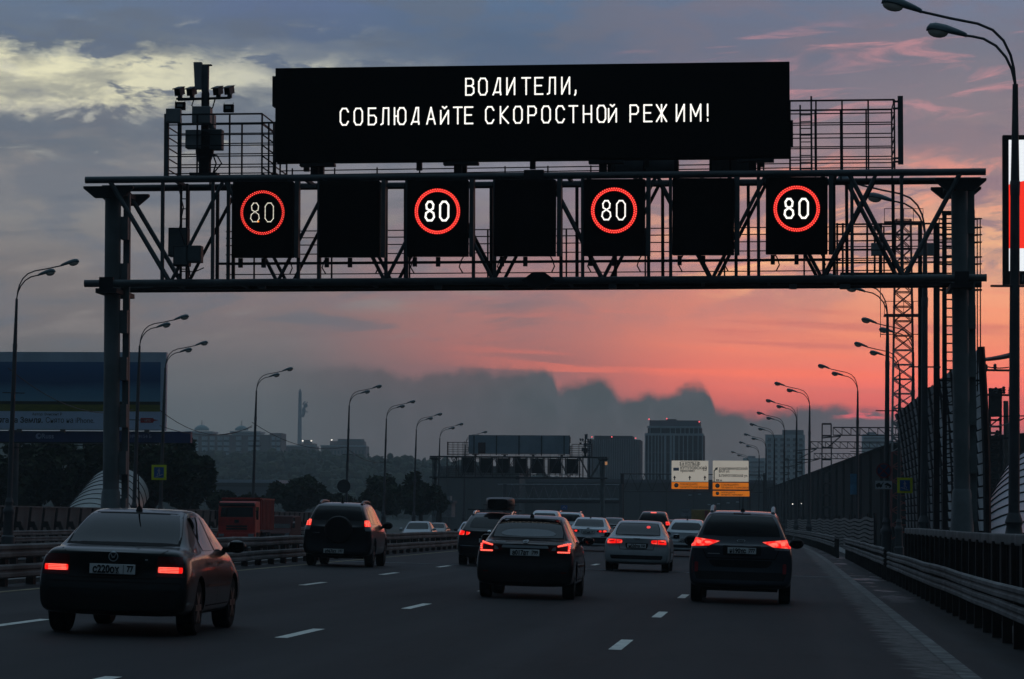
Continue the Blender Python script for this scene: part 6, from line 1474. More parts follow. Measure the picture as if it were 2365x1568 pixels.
for x in (1558, 1593, 1628): Z([(x - 1.2, 1109), (x - 1.2, 1103.5), (x - 3.4, 1103.5), (x, 1098), (x + 3.4, 1103.5), (x + 1.2, 1103.5), (x + 1.2, 1109)])
t, T, Z = panel('direction_sign', 'white direction sign with one arrow bending right and Хамовнический вал ул. on it', 1646, 1064, 1729, 1112, M_CREAM, 423.6)
T('ХАМОВНИЧЕСКИЙ', 1660, 1085, 5.6, sq=.92); T('ВАЛ ул.', 1660, 1091, 5.6); T('Б.ПИРОГОВСКАЯ ул.', 1660, 1101, 5.6, sq=.86); T('300 м', 1653, 1111, 4.6)
Z([(1648.2, 1112), (1648.2, 1087), (1652.5, 1082.5), (1650.5, 1080.8), (1658, 1079), (1656.5, 1086), (1654.6, 1084.4), (1650.4, 1088.2), (1650.4, 1112)])
for lab, x0, y0, x1, y1, l1, l2 in (('orange slogan board under the direction sign with three arrows', 1551, 1114, 1636, 1129, 'СОБЛЮДАЙТЕ', 'СКОРОСТНОЙ РЕЖИМ'), ('orange slogan board directly under the right-turn direction sign', 1646, 1115, 1729, 1130, 'СОБЛЮДАЙТЕ', 'ПРАВИЛА ПАРКОВКИ'), ('lowest orange slogan board, below the other orange one', 1646, 1134, 1731, 1146, 'СОБЛЮДАЙТЕ', 'ПРАВИЛА ПАРКОВКИ')):
    t, T, Z = panel('slogan_board', lab, x0, y0, x1, y1, M_ORG, 423.6); t['group'] = 'orange slogan boards'
    h = y1 - y0; dk = mat('dark_brown_print', (0.07, 0.025, 0.008), .6)
    T(l1, x0 + 19, y0 + h * .44, h * .30, mm=dk, bo=.006); T(l2, x0 + 19, y0 + h * .88, h * .30, mm=dk, bo=.006, sq=.95)
    cx, cy = x0 + 11, y0 + h * .45
    Z([(cx + 5.2 * math.cos(a * .393) * h / 15, cy + 5.2 * math.sin(a * .393) * h / 15) for a in range(16)], mat('dull_red_print', (0.16, 0.05, 0.03), .6), 'emblem'); e = Z([(cx + 3.2 * math.cos(a * .524) * h / 15, cy - .5 + 2.4 * math.sin(a * .524) * h / 15) for a in range(12)], M_SIGNW, 'emblem_eye'); e.location.y = -.006

# ------------------------------------------------------------------ lattice towers and railway portals on the right
M_RW = [mat('tower_red', (0.24, 0.035, 0.03), .6, 0, .15), mat('tower_white', (0.42, 0.42, 0.42), .6, 0, .15)]
def lattice_tower():
    Y = 262.0; b = P(2086, 1200, Y); t = thing('radio_tower', 'slim red and white lattice radio tower behind the right bay of the gantry', 'tower', (b.x, Y, 0))
    zt = Z_at(2086, 508, Y); n = 22
    w = lambda z: 1.05 - .42 * min(1, z / zt)
    for k in range(n):
        z0, z1 = zt * k / n, zt * (k + 1) / n; m_ = M_RW[1] if 6 <= k < 13 else M_RW[0]
        mb = MB(); a0, a1 = w(z0), w(z1)
        for sx, sy in ((-1, -1), (1, -1), (1, 1), (-1, 1)): mb.bar((sx * a0, sy * a0, z0), (sx * a1, sy * a1, z1), .13)
        for sx in (-1, 1): mb.bar((-a0, sx * a0, z0), (a1, sx * a1, z1), .08); mb.bar((a0, sx * a0, z0), (-a1, sx * a1, z1), .08); mb.bar((sx * a0, -a0, z0), (sx * a1, a1, z1), .07); mb.bar((-a1, sx * a1, z1), (a1, sx * a1, z1), .08)
        mb.build('lattice_section', m_, t)
    for z in (zt * .70, zt * .99):
        mb = MB(); mb.box((0, 0, z), (3.2, 2.4, .12)); [mb.bar((x, -1.2, z), (x, -1.2, z + 1.1), .05) for x in (-1.6, -.8, 0, .8, 1.6)]; mb.bar((-1.6, -1.2, z + 1.1), (1.6, -1.2, z + 1.1), .05); mb.build('platform', M_RW[0], t)
    for s_ in (-1, 1):
        mb = MB(); mb.bar((s_ * 1.9, -.4, zt * .63), (s_ * 1.9, -.4, zt * .84), .06); mb.bar((s_ * .8, -.4, zt * .64), (s_ * 1.9, -.4, zt * .64), .07); mb.bar((s_ * .8, -.4, zt * .83), (s_ * 1.9, -.4, zt * .83), .07); mb.build('antenna_rod', M_DARKSTEEL, t)
lattice_tower()
def ladder_mast():
    Y = 80.0; b = P(2212, 1200, Y); zq = lambda py: Z_at(2212, py, Y); q = lambda px: X_at(px, Y) - b.x
    t = thing('ladder_mast', 'tall black ladder mast with safety cage right behind the right gantry column', 'mast', (b.x, Y, 0))
    zt = zq(492)
    for px in (2182, 2244): mb = MB(); mb.bar((q(px), 0, -1), (q(px), 0, zt), .11); mb.build('upright', M_DARKSTEEL, t)
    for k in range(38): mb = MB(); z = .6 + k * (zt - .8) / 38; mb.bar((q(2182), 0, z), (q(2244), 0, z), .035); mb.build('rung', M_DARKSTEEL, t)
    mb = MB()
    for px in (2168, 2176, 2256, 2263): mb.bar((q(px), -.35, zq(905)), (q(px), -.35, zq(508)), .028)
    mb.build('cage_rod', M_DARKSTEEL, t)
    for py in (508, 528, 545, 562, 596, 612, 672, 880):
        mb = MB(); z = zq(py); mb.bar((q(2166), -.38, z), (q(2266), -.38, z), .05 if py in (672, 880) else .03); mb.bar((q(2166), -.38, z), (q(2182), 0, z), .03); mb.bar((q(2266), -.38, z), (q(2244), 0, z), .03); mb.build('cage_hoop', M_DARKSTEEL, t)
    mb = MB(); mb.box((q(2213), 0, zt), (q(2250) - q(2176), .2, .1)); mb.build('head_plate', M_DARKSTEEL, t)
ladder_mast()
def service_platform():
    Y = 92.0; b = P(2050, 1200, Y); zq = lambda py: Z_at(2050, py, Y); q = lambda px: X_at(px, Y) - b.x
    t = thing('service_platform', 'railed service platform on posts seen through the right end bay of the near gantry', 'platform', (b.x, Y, 0))
    for px, w in ((2003, .06), (2034, .1), (2126, .12), (2164, .17)): mb = MB(); mb.bar((q(px), .2, -1 if px > 2100 else zq(640)), (q(px), .2, zq(515)), w); mb.build('post', M_DARKSTEEL, t)
    for py in (517, 541, 555, 569, 575, 596, 606): mb = MB(); mb.bar((q(1930), 0, zq(py + 1)), (q(2200), 0, zq(py - 1)), .05 if py in (517, 606) else .03); mb.build('rail', M_DARKSTEEL, t)
    for px in (1933, 1946, 2020, 2034, 2126): mb = MB(); mb.bar((q(px), 0, zq(640)), (q(px), 0, zq(515)), .06); mb.build('baluster', M_DARKSTEEL, t)
    mb = MB(); mb.box((q(2060), .3, zq(634)), (q(2170) - q(1930), .9, .10)); mb.build('deck', M_DARKSTEEL, t)
    for px in (2028, 2140): mb = MB(); mb.box((q(px), -.15, zq(577)), (.42, .3, .36)); mb.build('equipment_case', M_BEIGEBOX, t, bevel=.01)
service_platform()
M_CAT = mat('catenary_steel', (0.05, 0.055, 0.06), .6, .1, .2)
def portal(label, Y, mx, x0, x1, yt, yb, masttop, mw=24):
    t = thing('catenary_portal', label, 'railway portal', (0, 0, 0), group='railway catenary portals')
    h = P(x0, yt, Y).z - P(x0, yb, Y).z; n = max(4, int((X_at(x1, Y) - X_at(x0, Y)) / h / 1.1)); xa, xb = X_at(x0, Y), X_at(x1, Y); zt, zb = P(x0, yt, Y).z, P(x0, yb, Y).z; r = .12
    mb = MB(); mb.bar((xa, Y, zt), (xb, Y, zt), r); mb.build('upper_chord', M_CAT, t); mb = MB(); mb.bar((xa, Y, zb), (xb, Y, zb), r); mb.build('lower_chord', M_CAT, t)
    mb = MB()
    for i in range(n): p, q_ = xa + (xb - xa) * i / n, xa + (xb - xa) * (i + 1) / n; mb.bar((p, Y, zb), (p, Y, zt), r * .7); mb.bar((p, Y, zt), (q_, Y, zb), r * .7)
    mb.build('lattice', M_CAT, t)
    if mx:
        c = X_at(mx, Y); w = mw / F * Y / 2; top = Z_at(mx, masttop, Y)
        mb = MB(); mb.bar((c - w, Y, -1.3), (c - w * .85, Y, top), r * 1.1); mb.bar((c + w, Y, -1.3), (c + w * .85, Y, top), r * 1.1)
        for i in range(9): z = top - i * 1.25; mb.box((c, Y, z), (2 * w * .9, .1, r * 1.5))
        mb.build('mast', M_CAT, t); mb = MB(); mb.bar((c, Y, zb - 1.4), (xa + .8, Y, zb - .1), r); mb.bar((c - w, Y, zb - .3), (xa + .8, Y, zb - .1), r); mb.build('bracket', M_CAT, t)
    return t
portal('nearest railway portal truss, ending at the lattice mast left of the banner lamp', 330, 1909, 1924, 2110, 987, 1005, 979)
portal('middle railway portal truss, just below the nearest one', 420, 1846, 1872, 2420, 1020, 1035, 1046, 14)
portal('lowest and farthest railway portal truss against the horizon haze', 500, 1816, 1880, 2420, 1047, 1059, 1060, 10)
def rail_mast():
    Y = 150.0; b = P(2302, 1200, Y); zq = lambda py: Z_at(2302, py, Y); q = lambda px: X_at(px, Y) - b.x
    t = thing('catenary_mast', 'dark lattice railway mast with insulators between the column and nearest lamp', 'mast', (b.x, Y, 0))
    for px in (2287, 2312): mb = MB(); mb.bar((q(px - 4), 0, -1.3), (q(px), 0, zq(896)), .12); mb.build('leg', M_CAT, t)
    mb = MB()
    for py in range(940, 1140, 15): mb.box((q(2299), 0, zq(py)), (q(2314) - q(2287), .15, .10))
    for py in range(955, 1130, 30): mb.bar((q(2286), 0, zq(py)), (q(2312), 0, zq(py - 22)), .06)
    mb.build('lattice', M_CAT, t)
    mb = MB(); mb.box((q(2299), 0, zq(933)), (.5, .4, 1.2)); mb.box((q(2299), 0, zq(900)), (.62, .2, .14)); mb.build('head_frame', M_CAT, t)
    for py, x0, x1 in ((912, 2252, 2345), (1011, 2260, 2345), (855, 2270, 2335)): mb = MB(); mb.bar((q(x0), -.2, zq(py)), (q(x1), -.2, zq(py + 1)), .10); mb.build('cross_arm', M_CAT, t)
    for px, py in ((2277, 851), (2298, 850), (2300, 904), (2318, 902), (2333, 903), (2303, 1003), (2332, 1002)): mb = MB(); mb.lathe([(.05, -.16), (.10, -.1), (.06, -.04), (.11, .03), (.06, .08), (.09, .14), (.03, .2)], (q(px), -.2, zq(py)), 10); mb.build('insulator', M_CAT, t, True)
    mb = MB(); mb.cyl((q(2330), .4, -1.3), (q(2325), .4, zq(925)), .17, .12, 12); mb.build('concrete_pole', M_CONC, t, True)
rail_mast()
for i, (a, b, s, lab) in enumerate((((2250, 829, 130), (2337, 820, 64), .05, 'thick dark cable from the ladder mast to the nearest right lamp'), ((2255, 962, 150), (2400, 960, 150), .0, 'thin contact wire crossing behind the right gantry column'), ((2277, 846, 150), (2330, 848, 150), .06, 'short wire over the insulators right of the gantry column'), ((2262, 985, 150), (2400, 950, 120), .2, 'slanting thin wire behind the nearest right lamp'))):
    o = wire('railway_wire', lab, [P(*a), P(*b)], .06 if i == 0 else .03, s); o['group'] = 'wires at the right edge'

# ------------------------------------------------------------------ buildings far off
M_BRICK = mat('brown_brick', (0.22, 0.14, 0.13), .9, 0, .12, .02); M_PALE = mat('pale_facade', (0.52, 0.58, 0.61), .7, 0, .1, .02); M_GREYF = mat('grey_facade', (0.12, 0.13, 0.145), .8, 0, .12, .02)
M_DARKF = mat('dark_glass_facade', (0.030, 0.036, 0.048), .8, 0, .2, .05, spec=.1); M_WIN = mat('far_window_glass', (0.02, 0.03, 0.04), .2, 0, .2, .2); M_ROOFB = mat('pale_green_roof', (0.30, 0.40, 0.40), .6, 0, .1); M_REDLAMP = glow('red_obstacle_lamp', (1.0, .12, .14), 1.6)
def block(t, name, x0, x1, y0, y1, Y, D, m, b=None):
    a, c = P(x0, y1, Y), P(x1, y0, Y); mb = MB(); mb.box(((a.x + c.x) / 2, Y + D / 2, (a.z + c.z) / 2), (c.x - a.x, D, c.z - a.z)); return mb.build(name, m, b or t)
def apartments():
    Y = 1800
    t = thing('apartment_building', 'long brown and white apartment block with two pale domes, beyond the trees at left', 'building', (0, 0, 0))
    w = block(t, 'wall', 405, 622, 1004, 1085, Y, 18, M_BRICK); block(t, 'wall', 622, 650, 1000, 1085, Y - 2, 18, M_BRICK)
    for x0, x1, y0 in ((415, 490, 1000), (535, 600, 1001)): block(t, 'upper_storey', x0, x1, y0, 1005, Y - 1, 16, M_PALE)
    for x0, x1 in ((428, 492), (531, 601)): block(t, 'cornice', x0, x1, 996, 999.5, Y - 2, 18, M_PALE)
    for x0, x1 in ((424, 438), (443, 456), (466, 478), (484, 494), (502, 512), (516, 528), (545, 556), (573, 584), (588, 598), (627, 635), (638, 646)):
        for k in range(6): block(t, 'balcony', x0, x1, 1008 + 12.5 * k, 1016 + 12.5 * k, Y - 4, 3, M_PALE); block(t, 'window', x0 + 1, x1 - 1, 1016.2 + 12.5 * k, 1020 + 12.5 * k, Y - 2.6, 2, M_WIN)
    for px, r in ((466, 18), (558, 16)):
        c = P(px, 994, Y + 6); rr = r / F * Y; mb = MB(); mb.lathe([(rr, 0), (rr * .95, rr * .28), (rr * .7, rr * .50), (rr * .4, rr * .66), (.2, rr * .72)], c, 18); dm = mb.build('dome', M_ROOFB, t, True)
        mb = MB(); mb.cyl(c + Vector((0, 0, rr * .7)), c + Vector((0, 0, rr * .7 + 3)), .2, n=6); mb.build('finial', M_GREYF, dm)
apartments()
t = thing('brick_building', 'low brown building with two lamps on its stepped roof, beside the obelisk', 'building', (0, 0, 0)); Y = 2000
block(t, 'wall', 660, 728, 1030, 1070, Y, 16, M_BRICK); block(t, 'upper_storey', 692, 726, 1024, 1031, Y + 2, 12, M_BRICK); block(t, 'roof_house', 701, 716, 1016, 1025, Y + 3, 8, M_GREYF); block(t, 'parapet', 659, 729, 1028.6, 1031, Y - 1, 3, M_PALE)
for k in range(8): block(t, 'window', 666 + 7.6 * k, 670 + 7.6 * k, 1038, 1046, Y - .4, 1, M_WIN)
for px in (699, 719): mb = MB(); mb.ell(P(px, 1018, Y), (.55, .5, .45), None, 8, 5); mb.build('roof_lamp', M_TINY, t)
t = thing('brick_building', 'stepped brown building behind the lamp post right of the obelisk', 'building', (0, 0, 0))
block(t, 'wall', 741, 845, 1030, 1075, Y, 16, M_BRICK); block(t, 'upper_storey', 762, 840, 1019, 1031, Y + 2, 12, M_BRICK); block(t, 'roof_house', 780, 838, 1014, 1020, Y + 3, 8, M_GREYF); block(t, 'parapet', 740, 846, 1028.6, 1031, Y - 1, 3, M_PALE)
for k in range(12): block(t, 'window', 748 + 8 * k, 752 + 8 * k, 1040, 1048, Y - .4, 1, M_WIN)
mb = MB(); mb.ell(P(766, 1016, Y), (.5, .5, .4), None, 8, 5); mb.build('roof_lamp', M_TINY, t)
# obelisk
Y = 3500; b = P(690, 1190, Y)
t = thing('obelisk', 'slender obelisk with a winged sculpture near its top, on the horizon at left', 'monument', (b.x, Y, 0))
zt = Z_at(690, 905, Y); mb = MB()
sec = [(0, 2.9), (20, 2.6), (zt * .75, 1.9), (zt, 1.5)]; vs = []
for z, w in sec: vs += [(w, 0, z), (0, w, z), (-w, 0, z), (0, -w, z)]
vs = [Vector((x * 1.15, y * 1.15, z)) for x, y, z in vs]; mb.add(vs + [Vector((0, 0, zt + 4))], [(4 * i + j, 4 * i + (j + 1) % 4, 4 * i + 4 + (j + 1) % 4, 4 * i + 4 + j) for i in range(3) for j in range(4)] + [(12, 13, 16), (13, 14, 16), (14, 15, 16), (15, 12, 16)]); mb.build('shaft', M_GREYF, t)
mb = MB(); z0 = Z_at(700, 955, Y); mb.ell((4.5, 0, z0 + 3), (2.2, 1.5, 5)); mb.ell((6.5, 0, z0 + 9), (2.4, 1.2, 2.6)); mb.bar((4, 0, z0 + 9), (9, 0, z0 + 13), .9); mb.bar((5, 0, z0 + 4), (9.5, 0, z0 + 1), .8); mb.bar((3, 0, z0 + 10), (6, 0, z0 + 14), 1.2); mb.ell((3, 0, z0 - 2), (2.6, 1.5, 2.2)); mb.build('sculpture', M_GREYF, t)
# dark rounded tower with red lamps
Y = 1150
t = thing('office_tower', 'dark round-fronted tower block with red roof lamps, left of the pale ribbed tower', 'building', (0, 0, 0))
mb = MB(); a, c = P(1352, 1130, Y), P(1476, 1014, Y); n = 24
arc = [(a.x + (c.x - a.x) * i / n, Y + 10 - 10 * math.sin(math.pi * i / n) ** .8 if 0 < i < n else Y + 10) for i in range(n + 1)]
mb.prism([(x, y, a.z) for x, y in arc] + [(c.x, Y + 30, a.z), (a.x, Y + 30, a.z)], (0, 0, c.z - a.z)); w = mb.build('wall', M_DARKF, t)
for i in range(1, n): x, y = arc[i]; mb = MB(); mb.box((x, y - .1, (a.z + c.z) / 2), (.35, .5, c.z - a.z)); mb.build('pilaster', M_GREYF, t)
mb = MB(); mb.box(((a.x + c.x) / 2, Y + 14, c.z + .6), ((c.x - a.x) * .72, 16, 1.5)); mb.build('roof', M_DARKF, t)
for px, py in ((1367, 1009), (1413, 1009), (1468, 1012)): mb = MB(); mb.ell(P(px, py, Y), (.26, .26, .22), None, 8, 5); mb.build('obstacle_lamp', M_REDLAMP, t)
mb = MB(); mb.box(P(1400, 1070, Y - 2), (.9, .2, 1.2)); mb.build('lit_window', glow('warm_window', (1.0, .45, .16), .35), t)
# pale ribbed tower
Y = 1000
t = thing('office_tower', 'tall tower with pale ribs, dark crown and three red lamps, above the direction signs', 'building', (0, 0, 0))
block(t, 'wall', 1490, 1624, 1003, 1150, Y, 26, M_DARKF); block(t, 'setback_storey', 1496, 1618, 985, 1003, Y + 1.5, 23, M_DARKF); block(t, 'crown', 1500, 1615, 971, 984.5, Y + 2, 22, M_GREYF); block(t, 'roof_house', 1538, 1562, 968, 972, Y + 6, 8, M_GREYF)
for y0, y1 in ((1001, 1005.5), (984, 988), (1044, 1045.5), (1068, 1069.5), (1092, 1093.5)): block(t, 'cornice', 1489 if y0 > 990 else 1495, 1625 if y0 > 990 else 1619, y0, y1, Y - 1, 3 if y0 < 1010 else 1.6, M_PALE if y0 < 1010 else M_GREYF)
for x in (1490, 1497, 1505, 1513, 1520, 1528, 1536, 1549, 1556, 1568, 1578, 1588, 1600, 1612, 1622): block(t, 'pilaster', x - (2.6 if x in (1536, 1549, 1556) else 1.3), x + (2.6 if x in (1536, 1549, 1556) else 1.3), 1005, 1150, Y - 1.2, 2, M_PALE)
for x in (1501, 1526, 1548, 1560, 1572, 1582, 1592, 1602, 1613): block(t, 'pilaster', x - 1.2, x + 1.2, 988, 1001, Y + .4, 2, M_PALE)
for px, py in ((1499, 968), (1540, 967), (1615, 974)): mb = MB(); mb.ell(P(px, py, Y), (.26, .26, .22), None, 8, 5); mb.build('obstacle_lamp', M_REDLAMP, t)
# pale slab on the right, and hazier ones
t = thing('apartment_tower', 'pale blue-grey slab tower with a roof mast behind the receding right lamps', 'building', (0, 0, 0)); Y = 1500
block(t, 'wall', 1767, 1859, 1004, 1150, Y, 18, M_PALE); block(t, 'roof_house', 1807, 1856, 993, 1004.5, Y + 3, 12, M_GREYF); mb = MB(); mb.cyl(P(1841, 995, Y + 6), P(1841, 940, Y + 6), .25, .1, 6); mb.build('roof_mast', M_GREYF, t)
for k in range(9):
    for j in range(6): block(t, 'window', 1773 + 14.5 * j, 1781 + 14.5 * j, 1012 + 13 * k, 1018 + 13 * k, Y - .5, 1, M_WIN)
for lab, x0, x1, y0, y1, Y, m in (('hazy low tower left of the pale slab tower', 1716, 1768, 1058, 1140, 1900, M_PALE), ('hazy blue tower behind the noise wall, right of the banner lamp', 1992, 2050, 1003, 1120, 1900, M_PALE), ('hazy blue tower far behind the radio tower', 2050, 2075, 1022, 1120, 2100, M_PALE), ('far grey housing block left of the far gantry column', 985, 1040, 1066, 1110, 1500, M_GREYF)):
    t = thing('apartment_tower', lab, 'building', (0, 0, 0)); block(t, 'wall', x0, x1, y0, y1, Y, 20, m); block(t, 'roof_house', x0 + (x1 - x0) * .2, x0 + (x1 - x0) * .55, y0 - 5, y0 + .5, Y + 4, 10, M_GREYF)
    for k in range(5): block(t, 'window_row', x0 + 3, x1 - 3, y0 + 7 + 11 * k, y0 + 11 + 11 * k, Y - .5, 1, M_WIN)
# long low white hall
t = thing('sports_hall', 'long low white building with a bright roof edge behind the red truck', 'building', (0, 0, 0)); Y = 720
block(t, 'wall', 470, 640, 1116, 1150, Y, 30, mat('bluish_white_wall', (0.20, 0.24, 0.30), .7, 0, .1, .05)); block(t, 'dark_band', 470, 640, 1114, 1123, Y - 1, 2, M_GREYF); block(t, 'roof_edge', 465, 645, 1108, 1114, Y - 3, 34, mat('bluish_white_roof', (0.38, 0.44, 0.52), .6, 0, .1, .05))
# grey industrial halls closing the road
M_SHEET = mat('grey_cladding', (0.085, 0.09, 0.092), .8, 0, .12, .05, dirt=(.07, .072, .072))
t = thing('industrial_hall', 'big grey clad hall closing the view behind the far gantry', 'building', (0, 0, 0)); Y = 640
block(t, 'wall', 1012, 1200, 1080, 1225, Y, 30, M_SHEET); block(t, 'roof_edge', 1010, 1201, 1077, 1081, Y - .6, 31, M_GREYF)
for x in (1033, 1077, 1092, 1114, 1159, 1180): block(t, 'downpipe', x - .8, x + .8, 1081, 1225, Y - .7, .6, M_DARKSTEEL)
block(t, 'vent', 1118, 1150, 1087, 1090, Y - .5, .8, M_GREYF); block(t, 'vent', 1140, 1160, 1147, 1151, Y - .5, .8, M_GREYF)
t = thing('industrial_hall', 'lower dark hall behind the direction signs and the jam of cars', 'building', (0, 0, 0)); Y = 655
block(t, 'wall', 1200, 1790, 1112, 1228, Y, 30, M_SHEET); block(t, 'roof_edge', 1199, 1791, 1109, 1113, Y - .6, 31, M_GREYF)
for x in range(1230, 1790, 62): block(t, 'wall_rib', x - 1, x + 1, 1113, 1228, Y - .7, .6, M_DARKSTEEL)
for x in range(1590, 1720, 22): block(t, 'skylight', x, x + 7, 1140 + (x * 7) % 26, 1142.5 + (x * 7) % 26, Y - .6, .6, M_PALE)
t = thing('kiosk', 'small pale box building at the foot of the far gantry left column', 'building', (0, 0, 0)); Y = 350
block(t, 'wall', 1014, 1043, 1162, 1194, Y, 4, mat('pale_kiosk', (.24, .26, .27), .7)); block(t, 'roof', 1010, 1046, 1156, 1162, Y - .2, 4.4, M_GREYF); block(t, 'roof_house', 1026, 1040, 1145, 1156, Y + 1, 2, MATS['pale_kiosk'])

# ------------------------------------------------------------------ trees and woods
def leafmat(name, c0, c1):
    m = bpy.data.materials.new(name); m.use_nodes = True; g = N(m.node_tree); b = m.node_tree.nodes['Principled BSDF']
    oi = g.node('ShaderNodeNewGeometry'); g.put(b.inputs['Base Color'], g.mix(oi.outputs['Random Per Island'], c0, c1)); b.inputs['Roughness'].default_value = .75; b.inputs['Specular IOR Level'].default_value = .2
    return m
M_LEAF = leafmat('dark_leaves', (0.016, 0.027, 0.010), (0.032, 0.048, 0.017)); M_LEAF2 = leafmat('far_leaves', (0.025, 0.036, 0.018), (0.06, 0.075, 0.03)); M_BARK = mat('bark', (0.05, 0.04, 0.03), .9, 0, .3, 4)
def crown(mb, rng, c, rx, ry, rz, n, s):
    cl = []
    for i in range(26):
        while True:
            p = Vector((rng.uniform(-1, 1), rng.uniform(-1, 1), rng.uniform(-1, 1)))
            if .25 < p.length < 1: break
        p *= (.82 if p.z > -.2 else .7); cl.append((Vector((p.x * rx, p.y * ry, p.z * rz)), rng.uniform(.22, .42) * min(rx, rz)))
    for i in range(n):
        q, r = rng.choice(cl); d = Vector((rng.gauss(0, 1), rng.gauss(0, 1), rng.gauss(0, .85))); d = d.normalized() * r * rng.uniform(.55, 1.12)
        p = Vector(c) + q + d; k = s * rng.uniform(.6, 1.5)
        a = Vector((rng.gauss(0, 1), rng.gauss(0, 1), rng.gauss(0, .6))).normalized(); b = a.cross(Vector((rng.gauss(0, 1), rng.gauss(0, 1), rng.gauss(0, 1)))).normalized()
        mb.add([p - a * k - b * k * .1, p + b * k * .5, p + a * k + b * k * .1, p - b * k * .5], [(0, 1, 2, 3)])
    for q, r in cl: mb.ell(Vector(c) + q * .7, (r * .55, r * .55, r * .5), Matrix.Rotation(rng.uniform(0, 6), 3, 'Z'), 7, 5)
def tree(label, px, pyt, pyb, wpx, Y, n=5200, s=.30, m=None, seed=1):
    rng = random.Random(seed); zt, zb = Z_at(px, pyt, Y), Z_at(px, pyb, Y); rz = (zt - zb) / 2; rx = wpx / F * Y / 2
    t = thing('tree', label, 'tree', (X_at(px, Y), Y, -1.3), group='trees beyond the oncoming lanes')
    h = zb + 1.3
    mb = MB(); mb.tube([(0, 0, 0), (.1, 0, max(.5, h * .6)), (0, .1, h + rz)], [.32, .26, .12], 8)
    for k in range(5):
        a = k * 1.3; mb.tube([(0, 0, h + .1 * k * rz), (math.cos(a) * rx * .3, math.sin(a) * rx * .3, h + rz * (.5 + .1 * k)), (math.cos(a) * rx * .6, math.sin(a) * rx * .6, h + rz * (.9 + .12 * k))], [.12, .08, .04], 6)
    mb.build('trunk', M_BARK, t, True)
    mb = MB(); crown(mb, rng, (0, 0, h + rz), rx, rx * .8, rz, n, s); mb.build('crown', m or M_LEAF, t)
for i, a in enumerate((
    ('dark tree at the left edge under the billboard, behind the first lamp', 20, 1012, 1192, 230, 212), ('dark tree under the middle of the billboard, left of the stair tunnel', 130, 1010, 1190, 230, 209),
    ('dark tree behind the left gantry column and the stair tunnel', 245, 1008, 1190, 220, 212), ('dark tree behind the yellow framed underpass sign', 345, 1006, 1190, 190, 210), ('dark leafy tree right of the billboard, its crown against the apartment block', 420, 1008, 1182, 150, 238, 8000),
    ('small bush left of the dump truck, at the foot of the big tree', 512, 1130, 1185, 80, 262, 1800, .28), ('small bush behind the dump truck cab', 585, 1138, 1180, 90, 300, 1800, .28),
    ('round tree behind the dump truck tipper, left of the spare wheel SUV', 690, 1092, 1192, 165, 310, 7000), ('small tree low between the two round trees above the spare wheel SUV', 785, 1140, 1192, 80, 330, 1200),
    ('wide round tree left of the far gantry', 885, 1102, 1194, 150, 330, 6500), ('round tree touching the left column of the far gantry', 970, 1095, 1194, 125, 318, 6000), ('small bush at the right foot of the far gantry left column', 1015, 1120, 1190, 40, 332, 1500))):
    tree(*a, seed=i + 3)
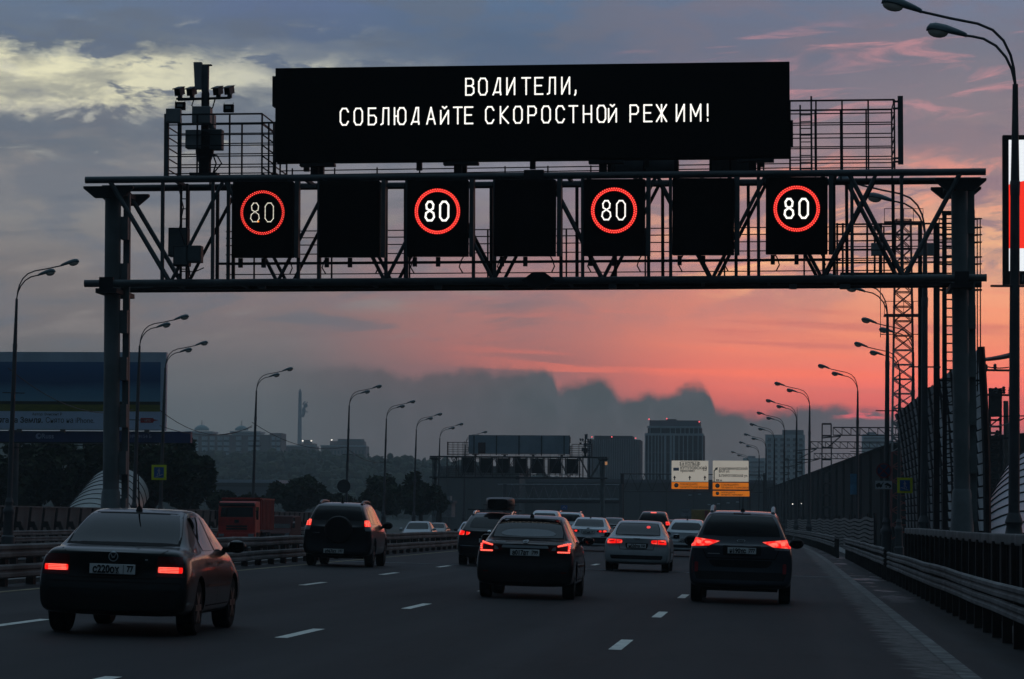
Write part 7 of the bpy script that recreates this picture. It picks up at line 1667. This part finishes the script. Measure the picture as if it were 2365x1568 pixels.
# wooded hill on the horizon
def ridge(px):
    pts = [(-200, 1030), (300, 1042), (480, 1056), (560, 1064), (640, 1056), (720, 1058), (860, 1067), (980, 1072), (1090, 1082), (1300, 1120), (1700, 1150)]
    for (a, b), (c, d) in zip(pts[:-1], pts[1:]):
        if a <= px <= c: return b + (d - b) * (px - a) / (c - a)
    return 1150
Y = 1450; mb = MB()
def hf(u, v):
    px = -150 + 1500 * u; y = Y - 380 * (1 - v); z = Z_at(px, ridge(px), Y) - 5; return (X_at(px, Y), y, -1.3 + (z + 1.3) * math.sin(v * math.pi / 2) ** 1.2)
mb.grid(hf, 40, 8); structure(mb, 'wooded_hill', M_EARTH)
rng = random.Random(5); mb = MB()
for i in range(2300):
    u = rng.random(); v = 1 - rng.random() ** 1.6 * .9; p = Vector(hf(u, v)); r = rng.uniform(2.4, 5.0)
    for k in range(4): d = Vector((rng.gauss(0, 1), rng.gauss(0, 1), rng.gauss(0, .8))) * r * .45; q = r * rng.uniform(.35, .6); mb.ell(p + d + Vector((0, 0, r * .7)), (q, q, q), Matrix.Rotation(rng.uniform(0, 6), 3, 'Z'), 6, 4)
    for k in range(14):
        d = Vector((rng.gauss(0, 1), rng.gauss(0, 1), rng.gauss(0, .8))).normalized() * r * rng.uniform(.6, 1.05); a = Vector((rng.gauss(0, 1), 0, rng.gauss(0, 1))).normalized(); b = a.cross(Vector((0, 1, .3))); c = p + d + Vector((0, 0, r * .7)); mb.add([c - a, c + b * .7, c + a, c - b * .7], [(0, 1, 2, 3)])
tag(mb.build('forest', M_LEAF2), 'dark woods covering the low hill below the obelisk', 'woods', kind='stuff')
# scrub beside the road on the right and the left, half seen between the barriers
rng = random.Random(9); mb = MB()
for i in range(5000):
    p = Vector((rng.uniform(-60, -41), rng.uniform(120, 330), -1.2 + abs(rng.gauss(0, .8)))); a = Vector((rng.gauss(0, 1), rng.gauss(0, 1), rng.gauss(0, 1))).normalized() * rng.uniform(.15, .4); b = a.cross(Vector((0, 1, .3))); mb.add([p - a, p + b * .6, p + a, p - b * .6], [(0, 1, 2, 3)])
tag(mb.build('undergrowth', M_LEAF), 'dark scrub under the trees beyond the left fence', 'undergrowth', kind='stuff')

# ------------------------------------------------------------------ evening haze
mb = MB(); mb.box((-400, 2090, 78.5), (2700, 4420, 163.0))
hz = mb.build('haze', None); tag(hz, 'thin grey evening haze over the city', 'haze', kind='stuff')
m = bpy.data.materials.new('haze'); m.use_nodes = True; nt = m.node_tree; nt.nodes.clear()
pv = nt.nodes.new('ShaderNodeVolumePrincipled'); pv.inputs['Density'].default_value = HAZE; pv.inputs['Color'].default_value = (.78, .93, .96, 1); pv.inputs['Anisotropy'].default_value = 0.2
o_ = nt.nodes.new('ShaderNodeOutputMaterial'); nt.links.new(pv.outputs[0], o_.inputs['Volume'])
hz.data.materials.append(m)
